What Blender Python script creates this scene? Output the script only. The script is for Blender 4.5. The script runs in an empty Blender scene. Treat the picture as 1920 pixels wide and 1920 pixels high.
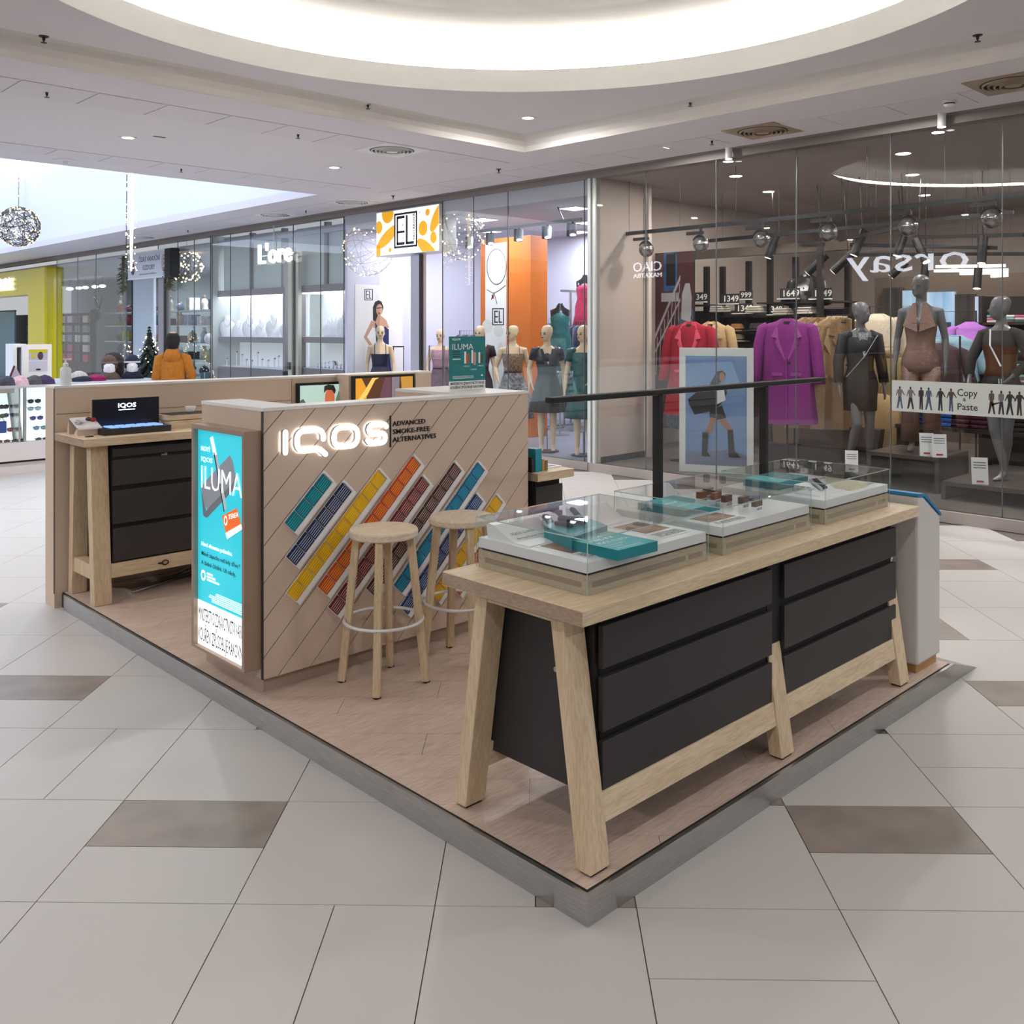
import bpy, math, random
from mathutils import Vector, Matrix
random.seed(7)
sc = bpy.context.scene
COL = sc.collection
# ------------------------------------------------------------------ camera, light, exposure
H = 1.7; CX = 975.0; CY = 616.0; VL = -750.0; VR = 2780.0
F = math.sqrt((CX-VL)*(VR-CX))
def _n(a, b):
    l = math.hypot(a, b); return (a/l, b/l)
EX = _n(VR-CX, F); EY = _n(VL-CX, F)          # kiosk axes in (right, forward)
CAMX, CAMY = -2.00297, -1.77411               # camera on the floor plan, origin = front corner of the kiosk platform
cam = bpy.data.cameras.new('camera'); camo = bpy.data.objects.new('camera', cam); COL.objects.link(camo)
camo.location = (CAMX, CAMY, H)
camo.rotation_euler = (math.pi/2, 0, -math.atan2(EX[1], EY[1]))
cam.sensor_width = 36; cam.lens = F/1920*36
cam.shift_x = (960-CX)/1920; cam.shift_y = -(960-CY)/1920
cam.clip_end = 200
sc.camera = camo
w = bpy.data.worlds.new('world'); sc.world = w; w.use_nodes = True
w.node_tree.nodes['Background'].inputs[0].default_value = (0.93, 0.95, 1.0, 1)
w.node_tree.nodes['Background'].inputs[1].default_value = 0.42
sc.view_settings.view_transform = 'Standard'; sc.view_settings.look = 'None'
sc.view_settings.exposure = 0.38; sc.view_settings.gamma = 1; sc.view_settings.use_curve_mapping = False
sc.cycles.max_bounces = 5; sc.cycles.diffuse_bounces = 3; sc.cycles.glossy_bounces = 3; sc.cycles.transparent_max_bounces = 16
sc.cycles.use_light_tree = False; sc.cycles.caustics_reflective = False; sc.cycles.caustics_refractive = False; sc.cycles.sample_clamp_indirect = 6.0
def area(name, loc, size, power, col=(1, 1, 1), sy=None, rot=(0, 0, 0), shape=None, spread=math.pi):
    l = bpy.data.lights.new(name, 'AREA'); l.energy = power; l.color = col; l.size = size; l.spread = spread
    l.shape = shape or ('RECTANGLE' if sy else 'SQUARE')
    if sy: l.size_y = sy
    o = bpy.data.objects.new(name, l); COL.objects.link(o); o.location = loc; o.rotation_euler = rot
    return o
P_DOWN = 34.0; P_COVE = 42.0; P_SKY = 2.0; P_EL = .6; P_NY = .56
# ------------------------------------------------------------------ plan helpers: where a sight line of the survey meets a known plane
def _ray(x, y):
    a = (x-CX)/F
    return (a*EX[0]+EX[1], a*EY[0]+EY[1], (y-CY)/F)
def fl(x, y, h=0.0):
    d = _ray(x, y); t = (H-h)/d[2]; return (CAMX+t*d[0], CAMY+t*d[1])
def onX(x, y, X):
    d = _ray(x, y); t = (X-CAMX)/d[0]; return (CAMY+t*d[1], H-t*d[2])
def onY(x, y, Y):
    d = _ray(x, y); t = (Y-CAMY)/d[1]; return (CAMX+t*d[0], H-t*d[2])
def wX(x, y, X):
    a = onX(x, y, X); return (X, a[0], a[1])
def wY(x, y, Y):
    a = onY(x, y, Y); return (a[0], Y, a[1])
# ------------------------------------------------------------------ materials
def lin(h):
    if isinstance(h, str):
        h = h.lstrip('#'); h = [int(h[i:i+2], 16) for i in (0, 2, 4)]
    r = []
    for c in h:
        c = c/255; r.append(c/12.92 if c <= .04045 else ((c+.055)/1.055)**2.4)
    return (*r, 1)
MATS = {}
def M(name, col='808080', rough=.6, metal=0, kind='plain', col2=None, scale=8.0, amt=.06, stretch=(1, 1, 1), emit=0, bump=0, spec=None, coat=0, rot=0):
    if name in MATS: return MATS[name]
    m = bpy.data.materials.new(name); m.use_nodes = True; nt = m.node_tree; N = nt.nodes; L = nt.links
    b = N['Principled BSDF']; b.inputs['Roughness'].default_value = rough; b.inputs['Metallic'].default_value = metal
    if spec is not None: b.inputs['Specular IOR Level'].default_value = spec
    if coat: b.inputs['Coat Weight'].default_value = coat
    c = lin(col)
    tc = N.new('ShaderNodeTexCoord'); mp = N.new('ShaderNodeMapping'); mp.inputs['Scale'].default_value = stretch
    mp.inputs['Rotation'].default_value = (0, 0, rot)
    L.new(tc.outputs['Object'], mp.inputs['Vector'])
    nz = N.new('ShaderNodeTexNoise'); nz.inputs['Scale'].default_value = scale; nz.inputs['Detail'].default_value = 1.5
    L.new(mp.outputs[0], nz.inputs['Vector'])
    rp = N.new('ShaderNodeValToRGB'); L.new(nz.outputs['Fac'], rp.inputs[0])
    rp.color_ramp.elements[0].position = .3; rp.color_ramp.elements[1].position = .72
    if col2: a1, a2 = c, lin(col2)
    else:
        a1 = (*[x*(1-amt) for x in c[:3]], 1); a2 = (*[min(1, x*(1+amt)) for x in c[:3]], 1)
    rp.color_ramp.elements[0].color = a1; rp.color_ramp.elements[1].color = a2
    out = rp.outputs[0]
    if kind == 'wood':
        nz.inputs['Distortion'].default_value = .6
        wv = N.new('ShaderNodeTexNoise'); wv.inputs['Scale'].default_value = scale*7; wv.inputs['Detail'].default_value = 1
        L.new(mp.outputs[0], wv.inputs['Vector'])
        mx = N.new('ShaderNodeMixRGB'); mx.blend_type = 'MULTIPLY'; mx.inputs[0].default_value = .35
        r2 = N.new('ShaderNodeValToRGB'); r2.color_ramp.elements[0].color = (.55, .5, .45, 1); r2.color_ramp.elements[0].position = .35; r2.color_ramp.elements[1].position = .6
        L.new(wv.outputs['Fac'], r2.inputs[0]); L.new(out, mx.inputs[1]); L.new(r2.outputs[0], mx.inputs[2]); out = mx.outputs[0]
    if amt <= .06 and not col2 and kind == 'plain': b.inputs['Base Color'].default_value = c
    else: L.new(out, b.inputs['Base Color'])
    if bump:
        bp = N.new('ShaderNodeBump'); bp.inputs['Strength'].default_value = bump; bp.inputs['Distance'].default_value = .01
        n2 = N.new('ShaderNodeTexNoise'); n2.inputs['Scale'].default_value = scale*6; L.new(mp.outputs[0], n2.inputs['Vector'])
        L.new(n2.outputs['Fac'], bp.inputs['Height']); L.new(bp.outputs[0], b.inputs['Normal'])
    if emit:
        b.inputs['Emission Color'].default_value = c; b.inputs['Emission Strength'].default_value = emit
        m.cycles.emission_sampling = 'FRONT' if name in ('print_aqua', 'sign_face', 'lit_panel', 'cabinet_glow') else 'NONE'
    MATS[name] = m; return m
def GLASS(name, tint='ffffff', ior=1.45, rough=0.0, boost=1.0):
    if name in MATS: return MATS[name]
    m = bpy.data.materials.new(name); m.use_nodes = True; nt = m.node_tree; N = nt.nodes; L = nt.links
    N.remove(N['Principled BSDF']); o = N['Material Output']
    t = N.new('ShaderNodeBsdfTransparent'); t.inputs[0].default_value = lin(tint)
    g = N.new('ShaderNodeBsdfGlossy'); g.inputs['Roughness'].default_value = rough
    fr = N.new('ShaderNodeFresnel'); fr.inputs[0].default_value = ior
    mu = N.new('ShaderNodeMath'); mu.operation = 'MULTIPLY'; mu.inputs[1].default_value = boost; mu.use_clamp = True
    geo = N.new('ShaderNodeNewGeometry'); sub = N.new('ShaderNodeMath'); sub.operation = 'SUBTRACT'; sub.inputs[0].default_value = 1.0
    L.new(geo.outputs['Backfacing'], sub.inputs[1]); mu2 = N.new('ShaderNodeMath'); mu2.operation = 'MULTIPLY'
    L.new(fr.outputs[0], mu.inputs[0]); L.new(mu.outputs[0], mu2.inputs[0]); L.new(sub.outputs[0], mu2.inputs[1])
    x = N.new('ShaderNodeMixShader'); L.new(mu2.outputs[0], x.inputs[0]); L.new(t.outputs[0], x.inputs[1]); L.new(g.outputs[0], x.inputs[2])
    L.new(x.outputs[0], o.inputs[0]); MATS[name] = m; return m
def EMIT(name, col, s):
    if name in MATS: return MATS[name]
    m = bpy.data.materials.new(name); m.use_nodes = True; N = m.node_tree.nodes; L = m.node_tree.links
    N.remove(N['Principled BSDF']); e = N.new('ShaderNodeEmission'); e.inputs[0].default_value = lin(col); e.inputs[1].default_value = s
    if name not in ('cove_led', 'skylight_glow', 'cabinet_led', 'halo_glow', 'logo_white'): m.cycles.emission_sampling = 'NONE'
    L.new(e.outputs[0], N['Material Output'].inputs[0]); MATS[name] = m; return m
# ------------------------------------------------------------------ things and meshes
def props(o, label=None, cat=None, group=None, kind=None):
    if label: o['label'] = label
    if cat: o['category'] = cat
    if group: o['group'] = group
    if kind: o['kind'] = kind
    return o
def T(name, label, cat, loc=(0, 0, 0), rz=0, group=None):
    o = bpy.data.objects.new(name, None); COL.objects.link(o); o.empty_display_size = .1
    o.location = loc; o.rotation_euler = (0, 0, rz)
    return props(o, label, cat, group)
def copy_thing(o, loc, rz=None, label=None, group=None, scale=None):
    r = o.copy(); COL.objects.link(r); r.location = loc
    if rz is not None: r.rotation_euler = (0, 0, rz)
    if scale: r.scale = scale if isinstance(scale, tuple) else (scale,)*3
    if label: r['label'] = label
    if group: r['group'] = group
    for ch in list(o.children):
        c = ch.copy(); COL.objects.link(c); c.parent = r
        for g in list(ch.children):
            d = g.copy(); COL.objects.link(d); d.parent = c
    return r
def root_loc(p):
    # world location of a chain of unrotated parents
    v = Vector((0, 0, 0))
    while p is not None:
        v += Vector(p.location); p = p.parent
    return v
class MB:
    def __init__(s): s.v = []; s.f = []
    def add(s, vs, fs):
        n = len(s.v); s.v += [tuple(p) for p in vs]; s.f += [tuple(i+n for i in f) for f in fs]; return s
    def box(s, x0, x1, y0, y1, z0, z1):
        return s.add([(x0, y0, z0), (x1, y0, z0), (x1, y1, z0), (x0, y1, z0), (x0, y0, z1), (x1, y0, z1), (x1, y1, z1), (x0, y1, z1)],
            [(0, 3, 2, 1), (4, 5, 6, 7), (0, 1, 5, 4), (1, 2, 6, 5), (2, 3, 7, 6), (3, 0, 4, 7)])
    def ob(s, c, ax, ay, az):   # oriented box: centre, three half-axis vectors
        c, ax, ay, az = map(Vector, (c, ax, ay, az))
        P = [c+i*ax+j*ay+k*az for k in (-1, 1) for j in (-1, 1) for i in (-1, 1)]
        fs = [(0, 2, 3, 1), (4, 5, 7, 6), (0, 1, 5, 4), (1, 3, 7, 5), (3, 2, 6, 7), (2, 0, 4, 6)]
        if ax.cross(ay).dot(az) < 0: fs = [f[::-1] for f in fs]
        return s.add(P, fs)
    def bar(s, p, q, w, d, up=(0, 0, 1)):   # rectangular beam from p to q; w across, d along 'up' side
        p, q = Vector(p), Vector(q); z = (q-p); l = z.length; z /= l
        x = z.cross(Vector(up))
        if x.length < 1e-4: x = z.cross(Vector((1, 0, 0)))
        x.normalize(); y = x.cross(z)
        return s.ob((p+q)/2, x*w/2, y*d/2, z*l/2)
    def prism(s, pts, vec):     # planar polygon (3D points) extruded by vec
        pts = [Vector(p) for p in pts]; vec = Vector(vec); n = len(pts)
        nr = Vector((0, 0, 0))
        for i in range(n): nr += (pts[i]-pts[0]).cross(pts[(i+1) % n]-pts[0])
        if nr.dot(vec) > 0: pts = pts[::-1]
        P = pts+[p+vec for p in pts]
        fs = [tuple(range(n)), tuple(range(2*n-1, n-1, -1))]
        for i in range(n): fs.append((i, n+i, n+(i+1) % n, (i+1) % n))
        return s.add(P, [f[::1] for f in fs])
    def tube(s, path, r, n=8, closed=False, up=None):
        path = [Vector(p) for p in path]; m = len(path); rr = r if isinstance(r, (list, tuple)) else [r]*m
        ring = []; prev = None
        for i, p in enumerate(path):
            a = path[(i-1) % m] if (closed or i > 0) else p; b = path[(i+1) % m] if (closed or i < m-1) else p
            t = (b-a).normalized()
            if prev is None:
                x = t.cross(Vector(up or ((0, 0, 1) if abs(t.z) < .9 else (1, 0, 0)))).normalized()
            else:
                x = (prev-t*prev.dot(t)).normalized()
            prev = x; y = t.cross(x)
            q = rr[i]; q = q if isinstance(q, tuple) else (q, q)
            ring.append([p+x*math.cos(2*math.pi*k/n)*q[0]+y*math.sin(2*math.pi*k/n)*q[1] for k in range(n)])
        vs = [v for g in ring for v in g]; fs = []
        for i in range(m if closed else m-1):
            for k in range(n):
                a = i*n+k; b = i*n+(k+1) % n; c = ((i+1) % m)*n+(k+1) % n; d = ((i+1) % m)*n+k
                fs.append((a, b, c, d))
        if not closed: fs += [tuple(range(n-1, -1, -1)), tuple((m-1)*n+k for k in range(n))]
        return s.add(vs, fs)
    def lathe(s, prof, c=(0, 0, 0), n=20, axis='z', cap=True):
        vs = []; fs = []; m = len(prof)
        for r, z in prof:
            for k in range(n):
                a = 2*math.pi*k/n; u, v = r*math.cos(a), r*math.sin(a)
                vs.append({'z': (c[0]+u, c[1]+v, c[2]+z), 'x': (c[0]+z, c[1]+u, c[2]+v), 'y': (c[0]+v, c[1]+z, c[2]+u)}[axis])
        for i in range(m-1):
            for k in range(n): fs.append((i*n+k, i*n+(k+1) % n, (i+1)*n+(k+1) % n, (i+1)*n+k))
        if cap: fs += [tuple(range(n-1, -1, -1)), tuple((m-1)*n+k for k in range(n))]
        return s.add(vs, fs)
    def loft(s, rings, n=16, cap=True):     # rings: (cx, cy, cz, rx, ry[, power]) horizontal
        vs = []; fs = []; m = len(rings)
        for r in rings:
            for k in range(n):
                a = 2*math.pi*k/n; e = r[5] if len(r) > 5 else 1.0
                ca, sa = math.cos(a), math.sin(a)
                ca = math.copysign(abs(ca)**e, ca); sa = math.copysign(abs(sa)**e, sa)
                vs.append((r[0]+r[3]*ca, r[1]+r[4]*sa, r[2]))
        for i in range(m-1):
            for k in range(n): fs.append((i*n+k, i*n+(k+1) % n, (i+1)*n+(k+1) % n, (i+1)*n+k))
        if cap: fs += [tuple(range(n-1, -1, -1)), tuple((m-1)*n+k for k in range(n))]
        return s.add(vs, fs)
    def ell(s, c, r, nu=12, nv=8):
        r = r if isinstance(r, tuple) else (r, r, r); vs = [(c[0], c[1], c[2]-r[2])]; fs = []
        for j in range(1, nv):
            t = math.pi*j/nv
            for k in range(nu):
                a = 2*math.pi*k/nu; vs.append((c[0]+r[0]*math.sin(t)*math.cos(a), c[1]+r[1]*math.sin(t)*math.sin(a), c[2]-r[2]*math.cos(t)))
        vs.append((c[0], c[1], c[2]+r[2])); e = len(vs)-1
        for k in range(nu): fs.append((0, 1+(k+1) % nu, 1+k))
        for j in range(nv-2):
            for k in range(nu): fs.append((1+j*nu+k, 1+j*nu+(k+1) % nu, 1+(j+1)*nu+(k+1) % nu, 1+(j+1)*nu+k))
        for k in range(nu): fs.append((e, 1+(nv-2)*nu+k, 1+(nv-2)*nu+(k+1) % nu))
        return s.add(vs, fs)
    def xf(s, fn): s.v = [tuple(fn(Vector(p))) for p in s.v]; return s
    def build(s, name, mat, parent=None, world=True, smooth=False, bevel=0, label=None, cat=None, group=None, kind=None, base=None, rz=0):
        """world: coordinates are world coordinates; with a parent they are made relative to it. base: origin of a top-level mesh"""
        me = bpy.data.meshes.new(name)
        off = Vector((0, 0, 0))
        if world:
            if parent is not None: off = root_loc(parent)
            elif base is not None: off = Vector(base)
            elif s.v:
                xs = [p[0] for p in s.v]; ys = [p[1] for p in s.v]; zs = [p[2] for p in s.v]
                off = Vector(((min(xs)+max(xs))/2, (min(ys)+max(ys))/2, min(zs)))
        me.from_pydata([(p[0]-off.x, p[1]-off.y, p[2]-off.z) for p in s.v], [], s.f); me.update()
        if smooth: me.polygons.foreach_set('use_smooth', [True]*len(me.polygons))
        me.materials.append(mat)
        o = bpy.data.objects.new(name, me); COL.objects.link(o)
        if parent is not None: o.parent = parent
        elif world: o.location = off
        if rz: o.rotation_euler = (0, 0, rz)
        if bevel:
            b = o.modifiers.new('bevel', 'BEVEL'); b.width = bevel; b.segments = 2; b.limit_method = 'ANGLE'
        return props(o, label, cat, group, kind)
def inst(name, mesh, parent, loc=(0, 0, 0), rot=(0, 0, 0), scale=None):
    o = bpy.data.objects.new(name, mesh); COL.objects.link(o); o.parent = parent; o.location = loc; o.rotation_euler = rot
    if scale: o.scale = scale
    return o
def clip(poly, a, b, c):        # keep a*x+b*y<=c
    out = []; n = len(poly)
    for i in range(n):
        p, q = poly[i], poly[(i+1) % n]; dp = a*p[0]+b*p[1]-c; dq = a*q[0]+b*q[1]-c
        if dp <= 0: out.append(p)
        if (dp < 0 < dq) or (dq < 0 < dp):
            t = dp/(dp-dq); out.append((p[0]+t*(q[0]-p[0]), p[1]+t*(q[1]-p[1])))
    return out
def clip_rect(poly, x0, x1, y0, y1):
    for k in ((1, 0, x1), (-1, 0, -x0), (0, 1, y1), (0, -1, -y0)):
        poly = clip(poly, *k)
        if len(poly) < 3: return []
    return poly
def TXT(s, mat, parent, O, R, U, h, name='lettering', w=None, ext=.001, bold=0.0, align='LEFT', shear=0, spacing=1.0, res=2):
    """lettering as a mesh: origin O (baseline, left/centre), right R, up U; h = capital height"""
    c = bpy.data.curves.new(name, 'FONT'); c.body = s; c.size = 1; c.align_x = align; c.resolution_u = res; c.shear = shear; c.space_character = spacing
    c.offset = bold; c.extrude = 0
    ob = bpy.data.objects.new('t', c); me = bpy.data.meshes.new_from_object(ob)
    bpy.data.objects.remove(ob); bpy.data.curves.remove(c)
    R, U, O = Vector(R).normalized(), Vector(U).normalized(), Vector(O); N = R.cross(U)
    k = h/0.70; xs = [v.co.x for v in me.vertices]
    kx = k
    if w and xs: kx = w/max(1e-6, max(xs)-min(xs))
    off = root_loc(parent) if parent is not None else O
    vs = [O+R*(v.co.x*kx)+U*(v.co.y*k)-off for v in me.vertices]
    fs = [tuple(p.vertices) for p in me.polygons]; n = len(vs)
    bpy.data.meshes.remove(me)
    m2 = bpy.data.meshes.new(name)
    if ext > 0:
        # thin letters: front faces plus side walls
        from collections import Counter
        cnt = Counter()
        for f in fs:
            for i in range(len(f)): cnt[(f[i], f[(i+1) % len(f)])] += 1
        F2 = [tuple(i+n for i in f) for f in fs]
        for (a, b) in cnt:
            if (b, a) not in cnt: F2.append((a, b, b+n, a+n))
        m2.from_pydata([tuple(v) for v in vs]+[tuple(v+N*ext) for v in vs], [], F2)
    else: m2.from_pydata([tuple(v) for v in vs], [], fs)
    m2.update(); m2.materials.append(mat)
    o = bpy.data.objects.new(name, m2); COL.objects.link(o)
    if parent is not None: o.parent = parent
    else: o.location = O
    return o
XR = (1, 0, 0); YL = (0, -1, 0); UP = (0, 0, 1)
# ================================================================== THE SETTING
XS = 6.48                                     # line of the shop fronts
ZC = 3.58; ZH = 3.73                          # ceiling, raised ceiling field
m_tile = M('tile_light', 'c4c0bd', .42, scale=3, amt=.05, spec=.45)
m_tiled = M('tile_dark', '968a82', .4, scale=6, amt=.16, col2='807670', spec=.45)
m_grout = M('grout', '6c645e', .9)
m_ceil = M('ceiling_paint', 'e4e0e4', .9, amt=.02)
m_cove = M('cove_paint', 'f2f1ee', .85, amt=.01)
m_beam = M('grey_beam', '8d8580', .5, amt=.04)
m_steel = M('brushed_steel', 'b4b2b0', .28, .9, scale=10, amt=.12, stretch=(1, 1, 20))
m_dark = M('near_black', '1c1a1a', .55)
m_white = M('white_paint', 'eeeeec', .5, amt=.02)
# --- floor: square tiles turned against the kiosk, some halved, some dark
base = MB().box(-10, XS, -9, 36, -.05, -.006).build('floor', m_grout, kind='structure')
base['label'] = 'pale grey stone tiled mall floor'
def _td():
    a = math.atan2(1003-CX, F)
    d = (math.sin(a), math.cos(a)); l = (math.cos(a), -math.sin(a))
    tw = lambda p: (p[0]*EX[0]+p[1]*EX[1], p[0]*EY[0]+p[1]*EY[1])
    return tw(l), tw(d)
TL, TD = _td(); PL, PD = .5925, .602; L0, D0 = .298, 2.767
TANG = math.atan2(TL[1], TL[0])
special = {(-2, 0): ('h', 'far'), (-1, 0): None, (0, 0): ('v', 'right'), (1, 0): None, (2, 0): ('h', 'far'), (3, 0): None, (-3, 0): None,
    (-1, -1): ('v', None), (0, -1): None, (1, -1): ('h', None), (-2, -1): None, (2, -1): None, (3, -1): None, (-3, -1): None,
    (-3, 1): ('v', None), (-2, 1): None, (-1, 1): ('h', None), (3, 1): ('h', None), (2, 1): None, (4, 1): None, (4, 2): ('h', 'far'), (3, 2): None,
    (-4, 2): ('h', 'far'), (-5, 2): ('h', 'far'), (-3, 2): None, (-2, 2): ('v', 'right'), (5, 1): ('h', None), (5, 3): ('h', 'near'), (5, 2): None, (4, 3): None,
    (-4, 1): None, (-5, 1): ('v', None), (4, 0): None, (5, 0): None}
rt = random.Random(11)
pieces = []
for j in range(-3, 50):
    for i in range(-32, 24):
        # tile spans lateral L0+(i-1)*PL..L0+i*PL, depth D0+j*PD..
        l0 = L0+(i-1)*PL; d0 = D0+j*PD
        r1, r2, r3 = rt.random(), rt.random(), rt.random()
        sp = special.get((i, j), 'x')
        if sp == 'x':
            sp = None
            if r1 < .30: sp = ('h' if r2 < .7 else 'v', (('far', 'near') if r2 < .7 else ('left', 'right'))[int(r3*7) % 2] if r3 < .5 else None)
        parts = [(0, PL, 0, PD, False)]
        if sp and sp[0] == 'h': parts = [(0, PL, 0, PD/2, sp[1] == 'near'), (0, PL, PD/2, PD, sp[1] == 'far')]
        if sp and sp[0] == 'v': parts = [(0, PL/2, 0, PD, sp[1] == 'left'), (PL/2, PL, 0, PD, sp[1] == 'right')]
        for a, b, c, d, dk in parts:
            lc, dc = l0+(a+b)/2, d0+(c+d)/2
            px = CX+F*(lc+.016*dc)/dc
            if dc < 1.9 or px < -380-300/dc or px > 2300+300/dc: continue
            x = CAMX+lc*TL[0]+dc*TD[0]; y = CAMY+lc*TL[1]+dc*TD[1]
            if x > XS-.04 or (0.35 < x < 2.5 and .35 < y < 4.1): continue
            pieces.append((dc, x, y, b-a, d-c, dk))
pieces.sort(key=lambda p: p[0])
_tm = {}
def tile_mesh(wd, dp, dk):
    k = (round(wd, 3), round(dp, 3), dk)
    if k not in _tm:
        g = .0018; o = MB().box(-wd/2+g, wd/2-g, -dp/2+g, dp/2-g, -.006, 0)
        me = bpy.data.meshes.new('tile'); me.from_pydata(o.v, [], o.f); me.update(); me.materials.append(m_tiled if dk else m_tile); _tm[k] = me
    return _tm[k]
rest = {True: MB(), False: MB()}
ca, sa = math.cos(TANG), math.sin(TANG)
for n, (dc, x, y, wd, dp, dk) in enumerate(pieces):
    if n < 300:
        o = inst('floor_tile', tile_mesh(wd, dp, dk), base, (x-base.location.x, y-base.location.y, -base.location.z), (0, 0, TANG))
    else:
        # trim against the shop fronts
        g = .0018; pol = [(x+u*ca-v*sa, y+u*sa+v*ca) for u, v in ((-wd/2+g, -dp/2+g), (wd/2-g, -dp/2+g), (wd/2-g, dp/2-g), (-wd/2+g, dp/2-g))]
        pol = clip(pol, 1, 0, XS-.005)
        if len(pol) > 2: rest[dk].prism([(a, b, -.006) for a, b in pol], (0, 0, .006))
rest[False].build('far_floor_tiles', m_tile, base, kind='stuff'); rest[True].build('far_dark_floor_tiles', m_tiled, base, kind='stuff')

# --- ceiling with a raised square field, a round light well and the atrium opening
CC = (1.6, 1.97); CR = 2.88
RX0, RX1, RY0, RY1 = -3.0, 5.05, -2.4, 5.38   # raised field (outer edge)
AX, AY = 5.2, 9.66                            # atrium: x<AX, y>AY
cm = MB()
def slab(mb, x0, x1, y0, y1, z, t=.12): mb.box(x0, x1, y0, y1, z, z+t)
slab(cm, -10, RX0, -9, AY, ZC); slab(cm, RX1, XS, -9, 36, ZC, .1) if False else None
cm.box(RX1, XS+.02, -9, AY, ZC, ZC+.12); cm.box(RX0, RX1, -9, RY0, ZC, ZC+.12); cm.box(RX0, RX1, RY1, AY, ZC, ZC+.12)
cm.box(AX, XS+.02, AY, 36, ZC, ZC+.12)
ceiling = cm.build('ceiling', m_ceil, kind='structure'); ceiling['label'] = 'white plaster mall ceiling with raised field'
# raised field: sloped cove rim + flat field with a round hole
rim = MB(); bw = .14
o4 = [(RX0, RY0), (RX1, RY0), (RX1, RY1), (RX0, RY1)]; i4 = [(RX0+.0, RY0+.0), (RX1-.0, RY0+.0), (RX1-.0, RY1-.0), (RX0+.0, RY1-.0)]
prof = [(.004, ZC), (.004, ZC+.06), (.035, ZC+.105), (.10, ZH-.01), (.16, ZH)]
rv = []
for dx, z in prof: rv += [(RX0+dx, RY0+dx, z), (RX1-dx, RY0+dx, z), (RX1-dx, RY1-dx, z), (RX0+dx, RY1-dx, z)]
rf = []
for i in range(len(prof)-1):
    for k in range(4): rf.append((i*4+k, i*4+(k+1) % 4, (i+1)*4+(k+1) % 4, (i+1)*4+k))
rim.add(rv, rf); rim.build('cove_edge', M('cove_edge_paint', 'dad5d1', .9, amt=.01), ceiling)
fm = MB(); n = 96; vs = []; fs = []
for k in range(n):
    a = 2*math.pi*k/n; c, s_ = math.cos(a), math.sin(a)
    vs.append((CC[0]+CR*c, CC[1]+CR*s_, ZH))
    tx = ((RX1-.1-CC[0]) if c > 0 else (RX0+.1-CC[0]))/c if abs(c) > 1e-6 else 1e9
    ty = ((RY1-.1-CC[1]) if s_ > 0 else (RY0+.1-CC[1]))/s_ if abs(s_) > 1e-6 else 1e9
    t = min(tx, ty); vs.append((CC[0]+t*c, CC[1]+t*s_, ZH))
# exact corners are covered by small triangles through extra points
for k in range(n):
    k2 = (k+1) % n; fs.append((2*k, 2*k+1, 2*k2+1, 2*k2))
for (x, y) in ((RX0+.1, RY0+.1), (RX1-.1, RY0+.1), (RX1-.1, RY1-.1), (RX0+.1, RY1-.1)):
    a = math.atan2(y-CC[1], x-CC[0]) % (2*math.pi); k = int(a/(2*math.pi)*n); vs.append((x, y, ZH)); fs.append((2*k+1, len(vs)-1, 2*((k+1) % n)+1))
fm.add(vs, fs); fm.build('raised_field', m_ceil, ceiling)
# round light well
wl = T('light_well', 'large round glowing light well in the ceiling above the kiosk', 'ceiling light', (CC[0], CC[1], ZH))
MB().lathe([(CR, ZH), (CR, ZH+.19), (CR+.03, ZH+.2), (CR+.5, ZH+.2)], (CC[0], CC[1], 0), 96, cap=False).build('rim', m_cove, wl, smooth=True)
MB().lathe([(CR+.5, ZH+.2), (CR+.5, ZH+.32), (CR+.42, ZH+.42), (CR+.1, ZH+.47), (CR-.55, ZH+.49), (CR-.6, ZH+.52), (CR-.6, ZH+.56), (.01, ZH+.62)], (CC[0], CC[1], 0), 96, cap=False).build('dome', m_cove, wl, smooth=True)
MB().tube([(CC[0]+(CR+.24)*math.cos(a*math.pi/40), CC[1]+(CR+.24)*math.sin(a*math.pi/40), ZH+.27) for a in range(80)], .022, 6, closed=True).build('light_strip', EMIT('cove_led', 'fffaf0', P_COVE), wl)
# panels and shadow gaps of the ceiling
m_gap = M('shadow_gap', '5e5a60', .9)
gp = MB()
def gap(x0, x1, y0, y1): gp.box(x0, x1, y0, y1, ZC-.0015, ZC+.01)
panel_edges = []
ceil_panel = M('ceiling_panel', 'e1dde1', .9, amt=.02)
def panel(x0, x1, y0, y1):
    g = .006; MB().box(x0+g, x1-g, y0+g, y1-g, ZC-.006, ZC+.002).build('ceiling_panel', ceil_panel, ceiling)
for k in range(-2, 9): panel(.27+k*.568, .27+(k+1)*.568, 5.93, 6.45)
for k in range(-1, 8): panel(.86+k*.567, .86+(k+1)*.567, 8.64, 9.11)
for k in range(-3, 14): panel(5.72, 6.2, .55+k*.6, .55+(k+1)*.6)
for k in range(16): panel(5.72, 6.2, 10.2+k*.6, 10.2+(k+1)*.6)
# grey beam over the shop fronts
bm = MB().box(XS-.03, XS+.12, -4, 36, ZC-.09, ZC+.05).build('trim_1', m_beam, kind='structure'); bm['label'] = 'grey steel beam above the shop fronts'
MB().box(XS-.08, XS-.03, -4, 36, ZC-.012, ZC).build('beam_lip', m_beam, bm)
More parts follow.
